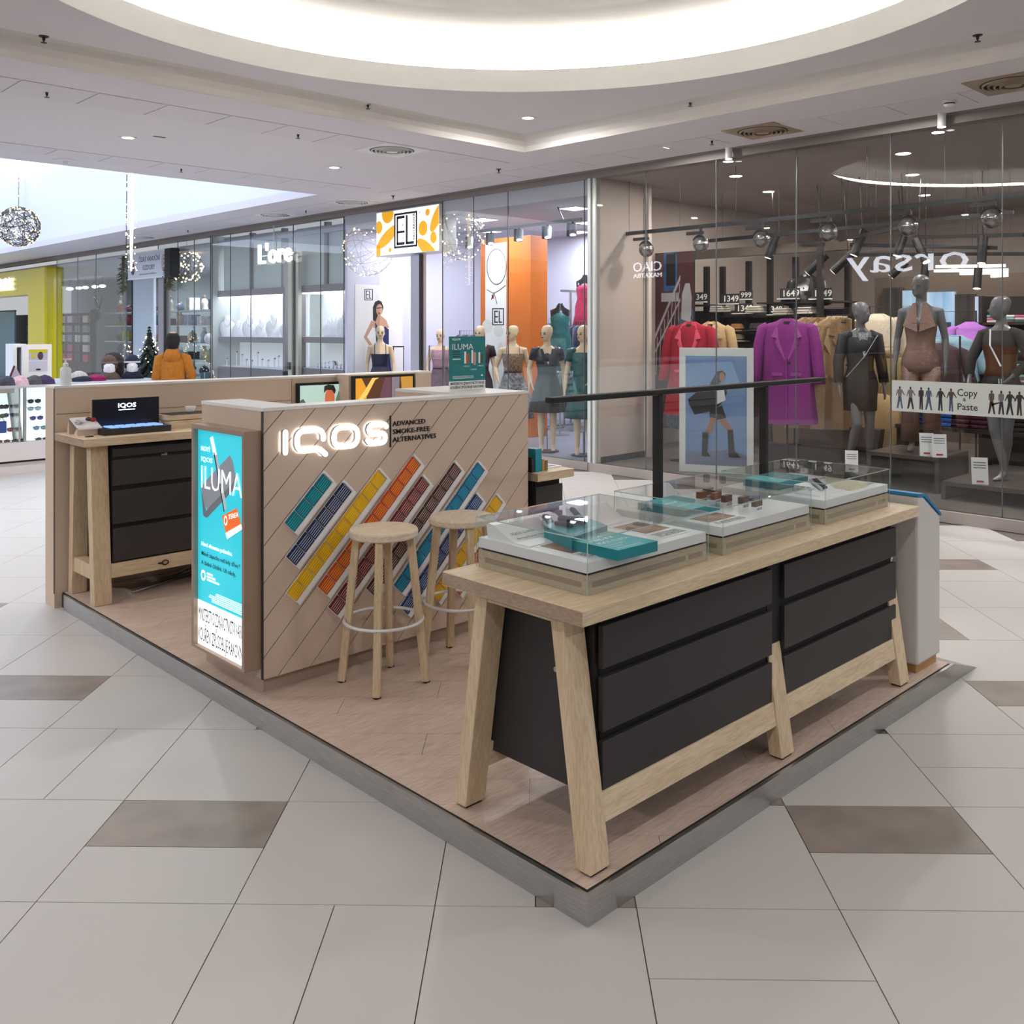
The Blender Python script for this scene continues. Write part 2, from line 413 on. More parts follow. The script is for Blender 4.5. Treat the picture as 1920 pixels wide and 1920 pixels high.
# atrium walls and skylight
m_atr = M('atrium_wall', 'eceff4', .9, amt=.02)
at = MB().box(AX, AX+.15, AY, 36, ZC+.12, 5.25)
at.build('wall_atrium_side', m_atr, kind='structure')
MB().box(-10, AX, 22.3, 22.45, 4.2, 5.25).build('wall_atrium_far', m_atr, kind='structure')
MB().box(-10, AX, AY-.15, AY, ZC+.12, 5.25).build('wall_atrium_near', m_atr, kind='structure')
MB().box(-10, AX+.2, AY-.2, 36, 5.25, 5.3).build('skylight', EMIT('skylight_glow', 'd8e6ff', P_SKY), kind='structure')['label'] = 'milky daylight roof over the atrium'
# ================================================================== THE KIOSK
ZP = .09                                      # top of the platform
m_plank = M('vinyl_plank', 'd4bfb1', .42, kind='wood', col2='c9b3a4', scale=1.6, stretch=(1.2, 9, 1), rot=-TANG)
m_oak = M('pale_ash_wood', 'e6d2b4', .5, kind='wood', col2='d9c2a0', scale=2.2, stretch=(1.0, 10, 10))
m_oakz = M('pale_ash_wood_upright', 'e2cdae', .5, kind='wood', col2='d4bb98', scale=2.2, stretch=(10, 10, 1))
m_end = M('ash_end_grain', 'b39c88', .55, kind='wood', col2='a48c78', scale=3, stretch=(4, 2, 9))
m_taupe = M('taupe_laminate', 'd3bfad', .55, scale=60, amt=.03)
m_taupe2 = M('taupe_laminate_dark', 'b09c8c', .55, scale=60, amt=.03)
m_edge = M('dark_edge', '3a322e', .6)
m_blk = M('black_laminate', '2b2829', .5, scale=300, amt=.18)
m_blk2 = M('deep_black', '0d0c0c', .7)
m_topw = M('white_top', 'f1eeea', .4, amt=.01)
# platform with steel edge and right-hand ramp
pf = T('kiosk_platform', 'low wood-floored kiosk platform with brushed steel edge', 'platform', (1.4, 2.2, 0))
MB().prism([(.012, .012, 0), (2.62, .012, 0), (2.62, .012, ZP-.006), (.012, .012, ZP-.006)], (0, 4.27, 0)).build('platform_body', m_dark, pf)
MB().prism([(0, 0, .0), (2.94, 0, .0), (2.647, 0, ZP), (0, 0, ZP)], (0, .014, 0)).build('front_steel_edge', m_steel, pf)
MB().prism([(0, 0.014, 0), (0, 4.22, 0), (0, 4.22, ZP), (0, 0.014, ZP)], (.014, 0, 0)).build('left_steel_edge', m_steel, pf)
MB().prism([(2.64, .014, 0), (2.94, .014, 0), (2.64, .014, ZP-.002)], (0, 3.6, 0)).build('ramp', m_steel, pf)
MB().box(.014, .02, .014, 4.28, ZP-.004, ZP+.002).box(.02, 2.62, .014, .02, ZP-.004, ZP+.002).build('edge_shadow_line', m_blk2, pf)  # black strips stand in for the shadow line inside the steel edge
k = 0; pw, pl = .185, 1.22
for j in range(-30, 30):
    for i in range(-6, 6):
        u0 = i*pl+(j % 3)*.41; v0 = j*pw; g = .0008
        pol = [(u0+g, v0+g), (u0+pl-g, v0+g), (u0+pl-g, v0+pw-g), (u0+g, v0+pw-g)]
        pol = [(1.4+a*ca-b*sa, 2.2+a*sa+b*ca) for a, b in pol]
        pol = clip_rect(pol, .02, 2.64, .02, 4.285)
        if len(pol) > 2: MB().prism([(a, b, ZP-.006) for a, b in pol], (0, 0, .006)).build('plank', m_plank, pf)
# ---------- sawhorse tables with black drawer units
def sawtable(name, label, x0, x1, y0, y1, zt, units, legsx, th=.047, ly=None, rows=None, zlo=.28, back=True):
    t = T(name, label, 'table', ((x0+x1)/2, (y0+y1)/2, ZP))
    nb = 6; dy = (y1-y0)/nb
    top = MB().box(x0, x1, y0, y1, zt-th, zt).build('table_top', m_oak, t, bevel=.003)
    for e, xx in (('end_face', x0-.0006),): MB().box(xx, xx+.0012, y0+.003, y1-.003, zt-th+.003, zt-.003).build(e, m_end, t)
    ym = (y0+y1)/2; yo = (y1-y0)/2
    bo, to_ = yo-.012, yo-.123        # outer faces of the splayed legs at the bottom / top
    LW = .055
    for lx in legsx:
        for s in (-1, 1):
            b0, b1 = ym+s*bo, ym+s*(bo-LW); t0, t1 = ym+s*to_, ym+s*(to_-LW)
            MB().prism([(lx, b0, ZP+.008), (lx, b1, ZP+.008), (lx, t1, zt-th), (lx, t0, zt-th)], (.09, 0, 0)).build('leg', m_oakz, t, bevel=.003)
            MB().box(lx+.01, lx+.08, min(b0, b1)+.006, max(b0, b1)-.006, ZP, ZP+.008).build('foot_pad', m_dark, t)
        MB().box(lx+.004, lx+.086, ym-to_+.02, ym+to_-.02, zt-th-.03, zt-th).build('cross_rail', m_oakz, t)
    for s in (-1, 1):
        zz0, zz1 = .215, .30
        f = lambda z: ym+s*(bo-(bo-to_)*(z-ZP)/(zt-th-ZP)-.004)
        MB().prism([(legsx[0]+.09, f(zz0), zz0), (legsx[0]+.09, f(zz1), zz1), (legsx[0]+.09, f(zz1)-s*.05, zz1), (legsx[0]+.09, f(zz0)-s*.05, zz0)], (legsx[-1]-legsx[0]-.09, 0, 0)).build('stretcher', m_oak, t, bevel=.002)
    for (a, b) in units:
        fy = y0+.055
        u = MB().box(a+.012, b-.012, fy+.02, y1-.07, zlo-.01, zt-th-.003).build('drawer_unit', m_blk2, t)
        MB().box(a-.003, a+.012, fy+.03, y1-.07, zlo-.012, zt-th-.004).build('side_panel', m_blk, u)
        MB().box(b-.012, b+.003, fy+.03, y1-.07, zlo-.012, zt-th-.004).build('side_panel', m_blk, u)
        for z0, z1 in rows:
            MB().box(a, b, fy, fy+.018, z0, z1).build('drawer_front', m_blk, t, bevel=.002)
    return t
R3 = [(.28, .446), (.475, .640), (.667, .797)]
ft = sawtable('display_table', 'pale wooden trestle table with black drawers and three glass display cases on top', .02, 2.33, .035, .67, .885, [(.17, 1.144), (1.232, 2.21)], [.065, 1.14, 2.163], rows=R3)
MB().lathe([(.0001, -.004), (.008, -.004), (.008, 0), (.004, .001), (.0001, .001)], (.165, .28, .62), 12, 'x').build('lock', m_steel, ft)
MB().box(1.135, 1.24, .108, .6, .27, .83).build('centre_filler', m_blk2, ft)
# small metal catches at the drawer ends
for z in (.455, .652):
    MB().box(2.196, 2.21, .106, .112, z-.004, z+.012).build('drawer_catch', m_white, ft)
# ---------- far table beyond the counter
tt = sawtable('side_table', 'narrow trestle table half hidden behind the slatted counter', 1.76, 2.06, 1.93, 3.1, .885, [(1.80, 2.02)], [1.80, 1.92], rows=R3)
# ---------- back desk
bd = T('back_desk', 'raised wooden desk with three black drawers in front of the rear partition', 'desk', (.9, 4.05, ZP))
MB().box(-.03, 1.55, 3.8, 4.288, 1.02, 1.067).build('desk_top', m_oak, bd, bevel=.003)
MB().box(-.031, -.0298, 3.803, 4.285, 1.023, 1.064).build('end_face', m_end, bd)
for lx in (.04, 1.4):
    MB().prism([(lx, 3.83, ZP), (lx, 3.9, ZP), (lx, 3.965, 1.02), (lx, 3.895, 1.02)], (.1, 0, 0)).build('leg', m_oakz, bd, bevel=.003)
    MB().prism([(lx, 4.262, ZP), (lx, 4.20, ZP), (lx, 4.16, 1.02), (lx, 4.23, 1.02)], (.09, 0, 0)).build('leg', m_oakz, bd, bevel=.003)
    MB().box(lx+.01, lx+.08, 3.88, 4.22, .23, .315).build('side_rail', m_oakz, bd, bevel=.002)
MB().box(.14, 1.4, 3.845, 3.885, .235, .32).build('stretcher', m_oak, bd, bevel=.002)
du = MB().box(.15, 1.38, 3.86, 4.22, .325, 1.005).build('drawer_unit', m_blk2, bd)
for z0, z1 in ((.33, .525), (.55, .745), (.775, .925)): MB().box(.15, 1.38, 3.842, 3.862, z0, z1).build('drawer_front', m_blk, bd, bevel=.002)
MB().box(.15, 1.38, 3.846, 3.864, .945, .99).build('apron', m_blk, bd)
kk = wY(310, 851, 3.84)
MB().lathe([(.0001, -.012), (.009, -.012), (.009, 0)], (kk[0], 3.84, kk[2]), 10, 'y').box(kk[0]-.03, kk[0]-.004, 3.826, 3.83, kk[2]-.006, kk[2]+.004).build('lock', m_steel, bd)
kk = wY(309, 1054, 3.845)
MB().tube([(kk[0]+.02*math.cos(a), 3.836, kk[2]+.014*math.sin(a)) for a in [i*math.pi/4 for i in range(8)]], .004, 5, closed=True).box(kk[0]-.045, kk[0]-.018, 3.834, 3.838, kk[2]-.004, kk[2]+.006).build('keys', m_dark, bd)
# ---------- rear partition wall
rw = T('rear_partition', 'long taupe partition wall behind the back desk', 'partition', (1.3, 4.37, ZP))
MB().box(-.03, 2.9, 4.29, 4.45, 0.0, 1.335).build('wall_body', m_taupe, rw)
MB().box(-.033, 2.903, 4.286, 4.453, 1.335, 1.35).build('top_cap', m_topw, rw)
MB().box(-.034, -.03, 4.286, 4.291, ZP, 1.335).build('edge_line', m_edge, rw)
for z in (1.178, ): MB().box(-.02, 1.6, 4.2885, 4.2905, z-.0015, z+.0015).build('panel_joint', m_edge, rw)
MB().box(1.598, 1.601, 4.2885, 4.2905, .1, 1.335).build('panel_joint', m_edge, rw)
# screens on the partition
def screen(name, label, x0, x1, z0, z1, y, art):
    t = T(name, label, 'screen', ((x0+x1)/2, y, z0))
    MB().box(x0, x1, y-.03, y, z0, z1).build('bezel', m_blk2, t)
    MB().box(x0+.018, x1-.018, y-.032, y-.03, z0+.018, z1-.018).build('display', art[0], t)
    for nm, mt, poly, d in art[1]:
        MB().prism([(x0+.018+u*(x1-x0-.036), y-.032-d, z0+.018+v*(z1-z0-.036)) for u, v in poly], (0, .0004, 0)).build(nm, mt, t)
    return t
def oval(cx, cy, rx, ry, n=14, a0=0): return [(cx+rx*math.cos(a0+2*math.pi*k/n), cy+ry*math.sin(a0+2*math.pi*k/n)) for k in range(n)]
e = lambda n, c, s=.75: M(n, c, .3, emit=s)
screen('wall_screen', 'dark framed screen showing a man before hazy green trees', 1.63, 2.1, .98, 1.30, 4.285, (e('scr_sky', '9fb8b0'), [
    ('picture_trees', e('scr_green', '4f6a52'), [(.72, .25), (.70, .6), (.76, .82), (.86, .9), (.95, .93), (1, .9), (1, .25)], .0005),
    ('picture_bush', e('scr_bush', '3c5546'), [(.0, .2), (.0, .62), (.06, .66), (.12, .52), (.17, .4), (.17, .2)], .0005),
    ('picture_shoulders', e('scr_coat', '2c2a30'), [(.32, 0), (.4, .28), (.5, .36), (.66, .36), (.78, .26), (.86, 0)], .0008),
    ('picture_face', e('scr_skin', 'b05a3c'), oval(.58, .62, .1, .3), .0011),
    ('picture_hair', e('scr_hair', '1d1814'), [(.46, .78), (.47, .96), (.55, 1.0), (.66, .98), (.70, .84), (.68, .74), (.62, .85), (.52, .86)], .0014)]))
screen('wall_screen', 'black framed screen showing golden fabric and drapery beside the partition end', 2.0, 2.57, 1.0, 1.345, 4.12, (e('scr_brown', '4a2c18'), [
    ('picture_gold', e('scr_gold', 'c98a24'), [(0, .2), (0, 1), (.1, 1), (.2, .7), (.16, .3)], .0005),
    ('picture_gold_arc', e('scr_gold2', 'e0b45a'), [(.02, .35), (.2, .6), (.33, .95), (.4, 1), (.28, 1), (.15, .7), (.02, .45)], .0008),
    ('picture_feather', e('scr_feather', '5a3a48'), [(.38, .1), (.42, .6), (.5, 1), (.6, 1), (.62, .1)], .0005),
    ('picture_grey', e('scr_grey', '6f6874'), [(.62, .1), (.62, 1), (.76, 1), (.74, .1)], .0006),
    ('picture_ochre', e('scr_ochre', 'a87c34'), [(.82, .3), (.78, 1), (1, 1), (1, .4)], .0006)]))
MB().box(2.575, 2.6, 4.08, 4.285, ZP, 1.352).box(1.98, 2.575, 4.125, 4.285, ZP, 1.352).build('end_block', m_taupe, rw)
# ---------- slatted counter (U-shaped)
Y0 = 1.975; X0, X1 = .08, 1.725; ZT = 1.335; ZB = .155
ct = T('slatted_counter', 'taupe counter clad in diagonal boards carrying coloured strips and a lit logo', 'counter', (.9, 2.3, ZP))
MB().box(X0+.004, X1-.004, Y0+.012, Y0+.12, ZB, ZT).build('front_core', m_edge, ct)
MB().box(X0, X0+.2, Y0+.012, 2.56, ZB, ZT).build('left_end', m_taupe, ct)
MB().box(1.31, X1, Y0+.12, 2.65, ZB, ZT).build('right_return', m_taupe, ct)
MB().box(X0-.002, X1+.002, Y0-.004, Y0+.125, ZT, 1.35).box(X0-.002, X0+.205, Y0+.125, 2.562, ZT, 1.35).box(1.308, X1+.002, Y0+.125, 2.652, ZT, 1.35).build('top_cap', m_topw, ct)
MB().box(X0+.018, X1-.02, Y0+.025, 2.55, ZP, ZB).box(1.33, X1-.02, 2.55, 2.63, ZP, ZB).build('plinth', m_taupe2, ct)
MB().box(X0-.0015, X0+.004, Y0-.002, Y0+.012, ZB, ZT).build('corner_seam', m_edge, ct)
P_ = .1645; c0 = 1.15
for kx in range(-12, 14):
    # board between z-x = c0-kx*P_ and c0-(kx+1)*P_
    a, b = c0-kx*P_, c0-(kx+1)*P_
    pol = [(-3, -3+a), (4, 4+a), (4, 4+b), (-3, -3+b)]
    g = .0022
    pol = clip(pol, -1, 1, a-g*1.4); pol = clip(pol, 1, -1, -b-g*1.4)
    pol = clip_rect(pol, X0+.004, X1, ZB, ZT-.001)
    if len(pol) > 2: MB().prism([(u, Y0, v) for u, v in pol], (0, .012, 0)).build('diagonal_board', m_taupe, ct)
# light box on the left end (faces -X)
lb = T('advert_light_box', 'tall turquoise backlit advert on the left end of the slatted counter', 'light box', (.04, 2.25, .17))
m_lbf = M('light_box_frame', 'a8917f', .45, .3)
zl0, zl1, yl0, yl1 = .20, 1.25, 1.99, 2.50
MB().box(.0, .08, yl0, yl0+.022, zl0, zl1).box(.0, .08, yl1-.022, yl1, zl0, zl1).box(.0, .08, yl0+.022, yl1-.022, zl1-.022, zl1).box(.0, .08, yl0+.022, yl1-.022, zl0, zl0+.012).build('frame', m_lbf, lb)
m_aqua = M('print_aqua', '22b8cc', .4, scale=2, col2='4fd2de', emit=.62)
MB().box(.022, .03, yl0+.022, yl1-.022, zl0+.012, zl1-.022).build('backlit_panel', m_aqua, lb)
m_pw = M('print_white', 'ffffff', .4, emit=.85, amt=.0); m_pk = M('print_black', '10191c', .5); m_pgr = M('print_grey', '6c737c', .4, emit=.25, scale=80); m_por = M('print_orange', 'e2641c', .4, emit=.5, scale=4, col2='f07a22')
YA, YB, ZA, ZB2 = yl1-.022, yl0+.022, zl0+.012, zl1-.022          # print area: u from YA (left) to YB (right)
def LB(u, v, d=0): return (.0215-d, YA+(YB-YA)*u, ZA+(ZB2-ZA)*v)
def lbpoly(nm, mt, pts, d=.0006): MB().prism([LB(u, v, d) for u, v in pts], (.0005, 0, 0)).build(nm, mt, lb)
lbpoly('print_warning_field', m_pw, [(0, 0), (1, 0), (1, .205), (0, .205)])
lw = (YA-YB)
def lbt(s, u, v, h, mt, w=None, bold=.0, nm='lettering'): return TXT(s, mt, lb, LB(u, v, .001), YL, UP, h, nm, w=w*lw if w else None, bold=bold, ext=.0004)
lbt('MINISTERSTVO ZDRAVOTNICTVÍ VARUJE:', .015, .115, .062, m_pk, .97)
lbt('KOUŘENÍ ZPŮSOBUJE RAKOVINU.', .015, .022, .062, m_pk, .97)
for i, (u0, u1) in enumerate(((.4, .97), (.38, .98), (.26, .98), (.24, .98), (.3, .98), (.3, .96))):
    v = .262-i*.0085; lbpoly('print_small_print', m_pw, [(u0, v), (u1, v), (u1, v+.0036), (u0, v+.0036)])
lbt('NOVÝ', .07, .90, .022, m_pw, .2, .0); lbt('IQOS', .07, .852, .022, m_pw, .24, .0)
lbt('Nová dimenze pokroku.', .08, .462, .018, m_pw, .64, .01)
lbt('Méně zápachu než kdy dříve.*', .08, .418, .019, m_pk, .8, .006); lbt('A žádné čištění. Už nikdy.', .08, .376, .019, m_pk, .72, .006)
lbpoly('print_emblem', m_pw, oval(.12, .325, .05, .025)); lbpoly('print_emblem_core', m_aqua, oval(.12, .325, .03, .014), .001)
for i, wd in enumerate((.12, .18, .26)): lbpoly('print_emblem_text', m_pw, [(.2, .337-i*.014), (.2+wd, .337-i*.014), (.2+wd, .345-i*.014), (.2, .345-i*.014)])
# pictured device: charger, holder and pack
lbpoly('print_charger_side', m_pgr, [(.07, .72), (.18, .625), (.62, .775), (.78, .82), (.80, .77), (.2, .595), (.12, .6)], .0007)
lbpoly('print_charger', M('print_charger_grey', '8a8d98', .4, emit=.3, scale=90, stretch=(1, 1, 9)), [(.07, .735), (.68, .905), (.74, .88), (.80, .80), (.20, .635), (.14, .655)], .0009)
lbpoly('print_holder', M('print_silver', 'aeb9bd', .3, emit=.4), [(.345, .90), (.42, .895), (.62, .665), (.56, .645)], .0014)
lbpoly('print_holder_shade', m_pk, [(.345, .90), (.365, .905), (.575, .65), (.56, .645)], .0016)
lbpoly('print_stick', m_pw, [(.27, .965), (.325, .975), (.41, .895), (.345, .89)], .0015)
lbpoly('print_holder_button', m_pgr, oval(.505, .757, .025, .014), .0018)
lbpoly('print_pack', m_por, [(.52, .625), (.82, .68), (.93, .595), (.63, .53)], .0018)
lbpoly('print_pack_white', m_pw, [(.60, .555), (.63, .53), (.93, .595), (.905, .615)], .0022)
lbpoly('print_pack_ring', m_pw, oval(.6, .61, .035, .022), .0021); lbpoly('print_pack_ring_core', m_por, oval(.6, .61, .022, .014), .0024)
TXT('TEREA', m_pw, lb, LB(.655, .618, .0022), (0, -.29*lw, .038), UP, .022, ext=.0003, w=.095)
TXT('ILUMA', m_pw, lb, LB(.06, .728, .0028), YL, UP, .11, ext=.0004, w=.84*lw, bold=-.012)
# lit logo + black wording on the boards (faces -Y)
lg = T('logo_sign', 'glowing white rounded logo letters on the diagonal boards', 'sign', (.45, Y0, 1.12))
m_logo = EMIT('logo_white', 'ffffff', 4.0)
m_dim = M('logo_side', 'b9b2b0', .4)
def stroke(path, r, nm):
    # rounded stroke in the wall plane: extruded strip, proud of the boards
    pts = [Vector((p[0], 0, p[1])) for p in path]
    left, right = [], []
    for i, p in enumerate(pts):
        a = pts[max(i-1, 0)]; b = pts[min(i+1, len(pts)-1)]; t = (b-a).normalized(); n_ = Vector((-t.z, 0, t.x))
        left.append(p+n_*r); right.append(p-n_*r)
    t0 = (pts[1]-pts[0]).normalized(); t1 = (pts[-1]-pts[-2]).normalized()
    cap0 = [pts[0]+Vector((math.cos(a)*t0.x*-1-math.sin(a)*-t0.z*-1, 0, math.cos(a)*t0.z*-1-math.sin(a)*t0.x))*r for a in (-1.0, -.5, 0, .5, 1.0)]
    mb = MB(); mq = MB()
    for i in range(len(pts)-1):
        q = [left[i], left[i+1], right[i+1], right[i]]
        mb.prism([(v.x, Y0-.030, v.z) for v in q], (0, .004, 0)); mq.prism([(v.x, Y0-.026, v.z) for v in q], (0, .02, 0))
    for p in (pts[0], pts[-1]):
        o_ = [(p.x+r*math.cos(k*math.pi/6), p.z+r*math.sin(k*math.pi/6)) for k in range(12)]
        mb.prism([(u, Y0-.0302, v) for u, v in o_], (0, .004, 0)); mq.prism([(u, Y0-.026, v) for u, v in o_], (0, .02, 0))
    a = mb.build(nm, m_logo, lg); mq.build('letter_return', m_dim, a)
    hl = MB()
    for i in range(len(pts)-1):
        hl.prism([(v.x, Y0-.0058, v.z) for v in (left[i], left[i+1], right[i+1], right[i])], (0, .003, 0))
    hl.build('halo_strip', EMIT('halo_glow', 'fff4ec', 5.0), a); return a
def rrect(x0, x1, z0, z1, r, k0, k1, n=5):
    pts = []
    cs = [(x1-r, z1-r, 0), (x0+r, z1-r, 90), (x0+r, z0+r, 180), (x1-r, z0+r, 270)]
    for cx_, cz_, a0 in cs:
        for i in range(n+1):
            a = math.radians(a0+90*i/n); pts.append((cx_+r*math.cos(a), cz_+r*math.sin(a)))
    return pts[k0:k1] if k1 else pts[k0:]
zb, zt_ = 1.148, 1.238; sw = .0118
stroke([(.176, zb), (.176, zt_)], sw, 'letter_i')
q = rrect(.236, .372, zb, zt_, .034, 0, None)
stroke([(.372, zb+.045)]+q[:18]+[(.34, zb), (.352, zb), (.384, zb-.026)], sw, 'letter_q')
o_ = rrect(.43, .562, zb, zt_, .038, 0, None); stroke(o_+[o_[0]], sw, 'letter_o')
zm = (zb+zt_)/2; r_ = (zt_-zb)/4
S_ = [(.728, zt_-.014), (.716, zt_-.002), (.70, zt_)]+[(.648-r_*math.sin(a), zm+r_+r_*math.cos(a)) for a in [i*math.pi/6 for i in range(0, 7)]]+[(.69, zm)]+[(.70+r_*math.sin(a), zm-r_+r_*math.cos(a)) for a in [i*math.pi/6 for i in range(0, 7)]]+[(.645, zb), (.63, zb+.004), (.618, zb+.018)]
stroke(S_, sw, 'letter_s')
wd_ = T('wall_lettering', 'small black three-line wording with upright bar beside the glowing logo', 'lettering', (.9, Y0, 1.12))
m_let = M('black_lettering', '141212', .5)
MB().box(.767, .773, Y0-.006, Y0, 1.118, 1.272).build('bar', m_let, wd_)
for i, (s, wl_) in enumerate((('ADVANCED', .205), ('SMOKE-FREE', .232), ('ALTERNATIVES', .275))):
    TXT(s, m_let, wd_, (.784, Y0-.0005, 1.220-i*.0395), XR, UP, .0235, w=wl_, ext=.004, bold=.004)
# coloured strips: white carrier, cells with fine ribs
STR = [(.183, .832, 4, 'teal'), (.191, .678, 6, 'navy'), (.193, .516, 10, 'yellow'), (.354, .513, 11, 'orange'), (.411, .407, 11, 'dark red'), (.623, .454, 11, 'brown'), (.787, .438, 11, 'blue'), (.823, .323, 10, 'deep blue'), (1.02, .347, 9, 'amber'), (1.164, .352, 6, 'vermilion')]
SC = {'teal': ('0f7186', '3fc3c4'), 'navy': ('18284e', 'c9d2e4'), 'yellow': ('e9b012', 'f9e04a'), 'orange': ('cf4713', 'f4c45c'), 'dark red': ('6e1a20', 'd9b9b4'), 'brown': ('43211d', 'd5c3bb'), 'blue': ('116a9c', '4cc7dc'), 'deep blue': ('17336e', 'b9c9e8'), 'amber': ('eab113', 'f9d84a'), 'vermilion': ('c8401a', 'f0a35c')}
d45 = Vector((1, 0, 1)).normalized(); n45 = Vector((1, 0, -1)).normalized()
CL = .0705; CW = .066
m_car = M('white_carrier', 'f4f4f6', .35, amt=.01)
for (bx, bz, nc, cn) in STR:
    ln = nc*CL; B = Vector((bx, Y0, bz)); c1, c2 = SC[cn]
    st = T('colour_strip', {'teal': 'short teal strip highest on the left of the boards', 'navy': 'navy strip second from the left on the boards', 'yellow': 'long yellow strip third from the left on the boards', 'orange': 'long orange strip right of the long yellow one', 'dark red': 'dark red strip right of the long orange one', 'brown': 'dark brown strip between the dark red and blue strips', 'blue': 'bright blue strip right of the dark brown one', 'deep blue': 'deep blue strip behind the stools right of the bright blue one', 'amber': 'shorter yellow strip at the right end behind the farther stool', 'vermilion': 'short red-orange strip rightmost on the boards behind the glass case'}[cn], 'strip', tuple(B+Vector((0, -.01, 0))), group='coloured strips on the counter boards')
    def pt(u, v, y): return B+d45*u+n45*v+Vector((0, y, 0))
    def slabp(nm, mt, u0, u1, v0, v1, ya, yb): return MB().prism([pt(u0, v0, ya), pt(u1, v0, ya), pt(u1, v1, ya), pt(u0, v1, ya)], (0, yb-ya, 0)).build(nm, mt, st)
    slabp('carrier', m_car, -.001, ln+.004, -.0015, CW+.002, -.006, 0)
    slabp('side_rail', m_car, -.001, ln+.012, CW+.002, .092, -.016, 0)
    slabp('end_rail', m_car, ln+.002, ln+.013, -.0015, CW+.003, -.018, 0)
    mc = M('strip_'+cn, c1, .35, amt=.08); ml = M('strip_line_'+cn, c2, .35)
    for i in range(nc):
        u0, u1 = i*CL+.0022, (i+1)*CL-.0022
        cell = slabp('cell', mc, u0, u1, 0, CW, -.012, -.006)
        ribs = MB()
        for r in range(5):
            v = .012+r*.0108
            ribs.prism([pt(u0+.003, v, -.0132), pt(u1-.003, v, -.0132), pt(u1-.003, v+.0027, -.0132), pt(u0+.003, v+.0027, -.0132)], (0, .0014, 0))
        ribs.build('ribs', ml, cell)
# ---------- stools
m_stool = M('stool_wood', 'e4cfae', .5, kind='wood', col2='d6be9a', scale=3, stretch=(9, 9, 1))
m_seat = M('stool_seat_wood', 'f0e2cc', .45, kind='wood', col2='e6d4b8', scale=2.5, stretch=(1, 8, 8))
m_wmet = M('white_metal', 'f0f0f2', .3, .2)
so = T('round_stool', 'round wooden stool with white foot ring nearer the left of the counter', 'stool', (.55, 1.726, ZP), 0, 'wooden stools at the counter')
zs = .70
MB().lathe([(.0001, zs-.034), (.152, zs-.034), (.156, zs-.028), (.156, zs-.006), (.152, zs), (.0001, zs)], n=40).build('seat', m_seat, so, world=False, smooth=False)
for i in range(4):
    a = math.radians(45+90*i); c_, s_ = math.cos(a), math.sin(a)
    MB().bar((c_*.192, s_*.192, .006), (c_*.122, s_*.122, zs-.033), .034, .034, up=(c_, s_, 0)).build('leg', m_stool, so, world=False, bevel=.003)
    MB().box(c_*.192-.014, c_*.192+.014, s_*.192-.014, s_*.192+.014, 0, .007).build('foot_pad', m_dark, so, world=False)
MB().tube([(.178*math.cos(a*math.pi/20), .178*math.sin(a*math.pi/20), .288) for a in range(40)], .0075, 8, closed=True).build('foot_ring', m_wmet, so, world=False, smooth=True)
copy_thing(so, (.995, 1.70, ZP), math.radians(22), 'round wooden stool farther right, partly behind the glass case')
# ---------- white pedestal bin at the right end
pb = T('pedestal', 'pale grey pedestal with blue top edge at the right end of the display table', 'pedestal', (2.5, .2, ZP))
m_ped = M('pedestal_grey', 'cfcdca', .4, amt=.02); m_blue = M('blue_trim', '1e7fb4', .4)
prof = [(2.375, .13), (2.635, .13), (2.635, .795), (2.44, .912), (2.375, .918)]
MB().prism([(x, .06, z) for x, z in prof], (0, .34, 0)).build('body', m_ped, pb, bevel=.012)
MB().prism([(2.372, .056, .918), (2.442, .056, .912), (2.638, .056, .795), (2.638, .056, .808), (2.446, .056, .926), (2.372, .056, .932)], (0, .348, 0)).build('blue_edge', m_blue, pb)
MB().box(2.39, 2.62, .075, .385, ZP, .13).build('wooden_base', M('oak_base', 'b58a55', .5, kind='wood', scale=3), pb)
# ---------- light bar over the cases
gb = T('light_bar', 'black light bar on two posts above the glass display cases', 'light bar', (1.5, .625, .885))
MB().box(.49, 2.53, .603, .645, 1.425, 1.447).build('bar', m_blk2, gb, bevel=.004)
for x in (1.143, 1.968): MB().box(x-.013, x+.013, .606, .642, .885, 1.425).build('post', m_blk2, gb, bevel=.002)
MB().box(.51, 2.51, .612, .636, 1.4235, 1.4255).build('diffuser', m_white, gb)
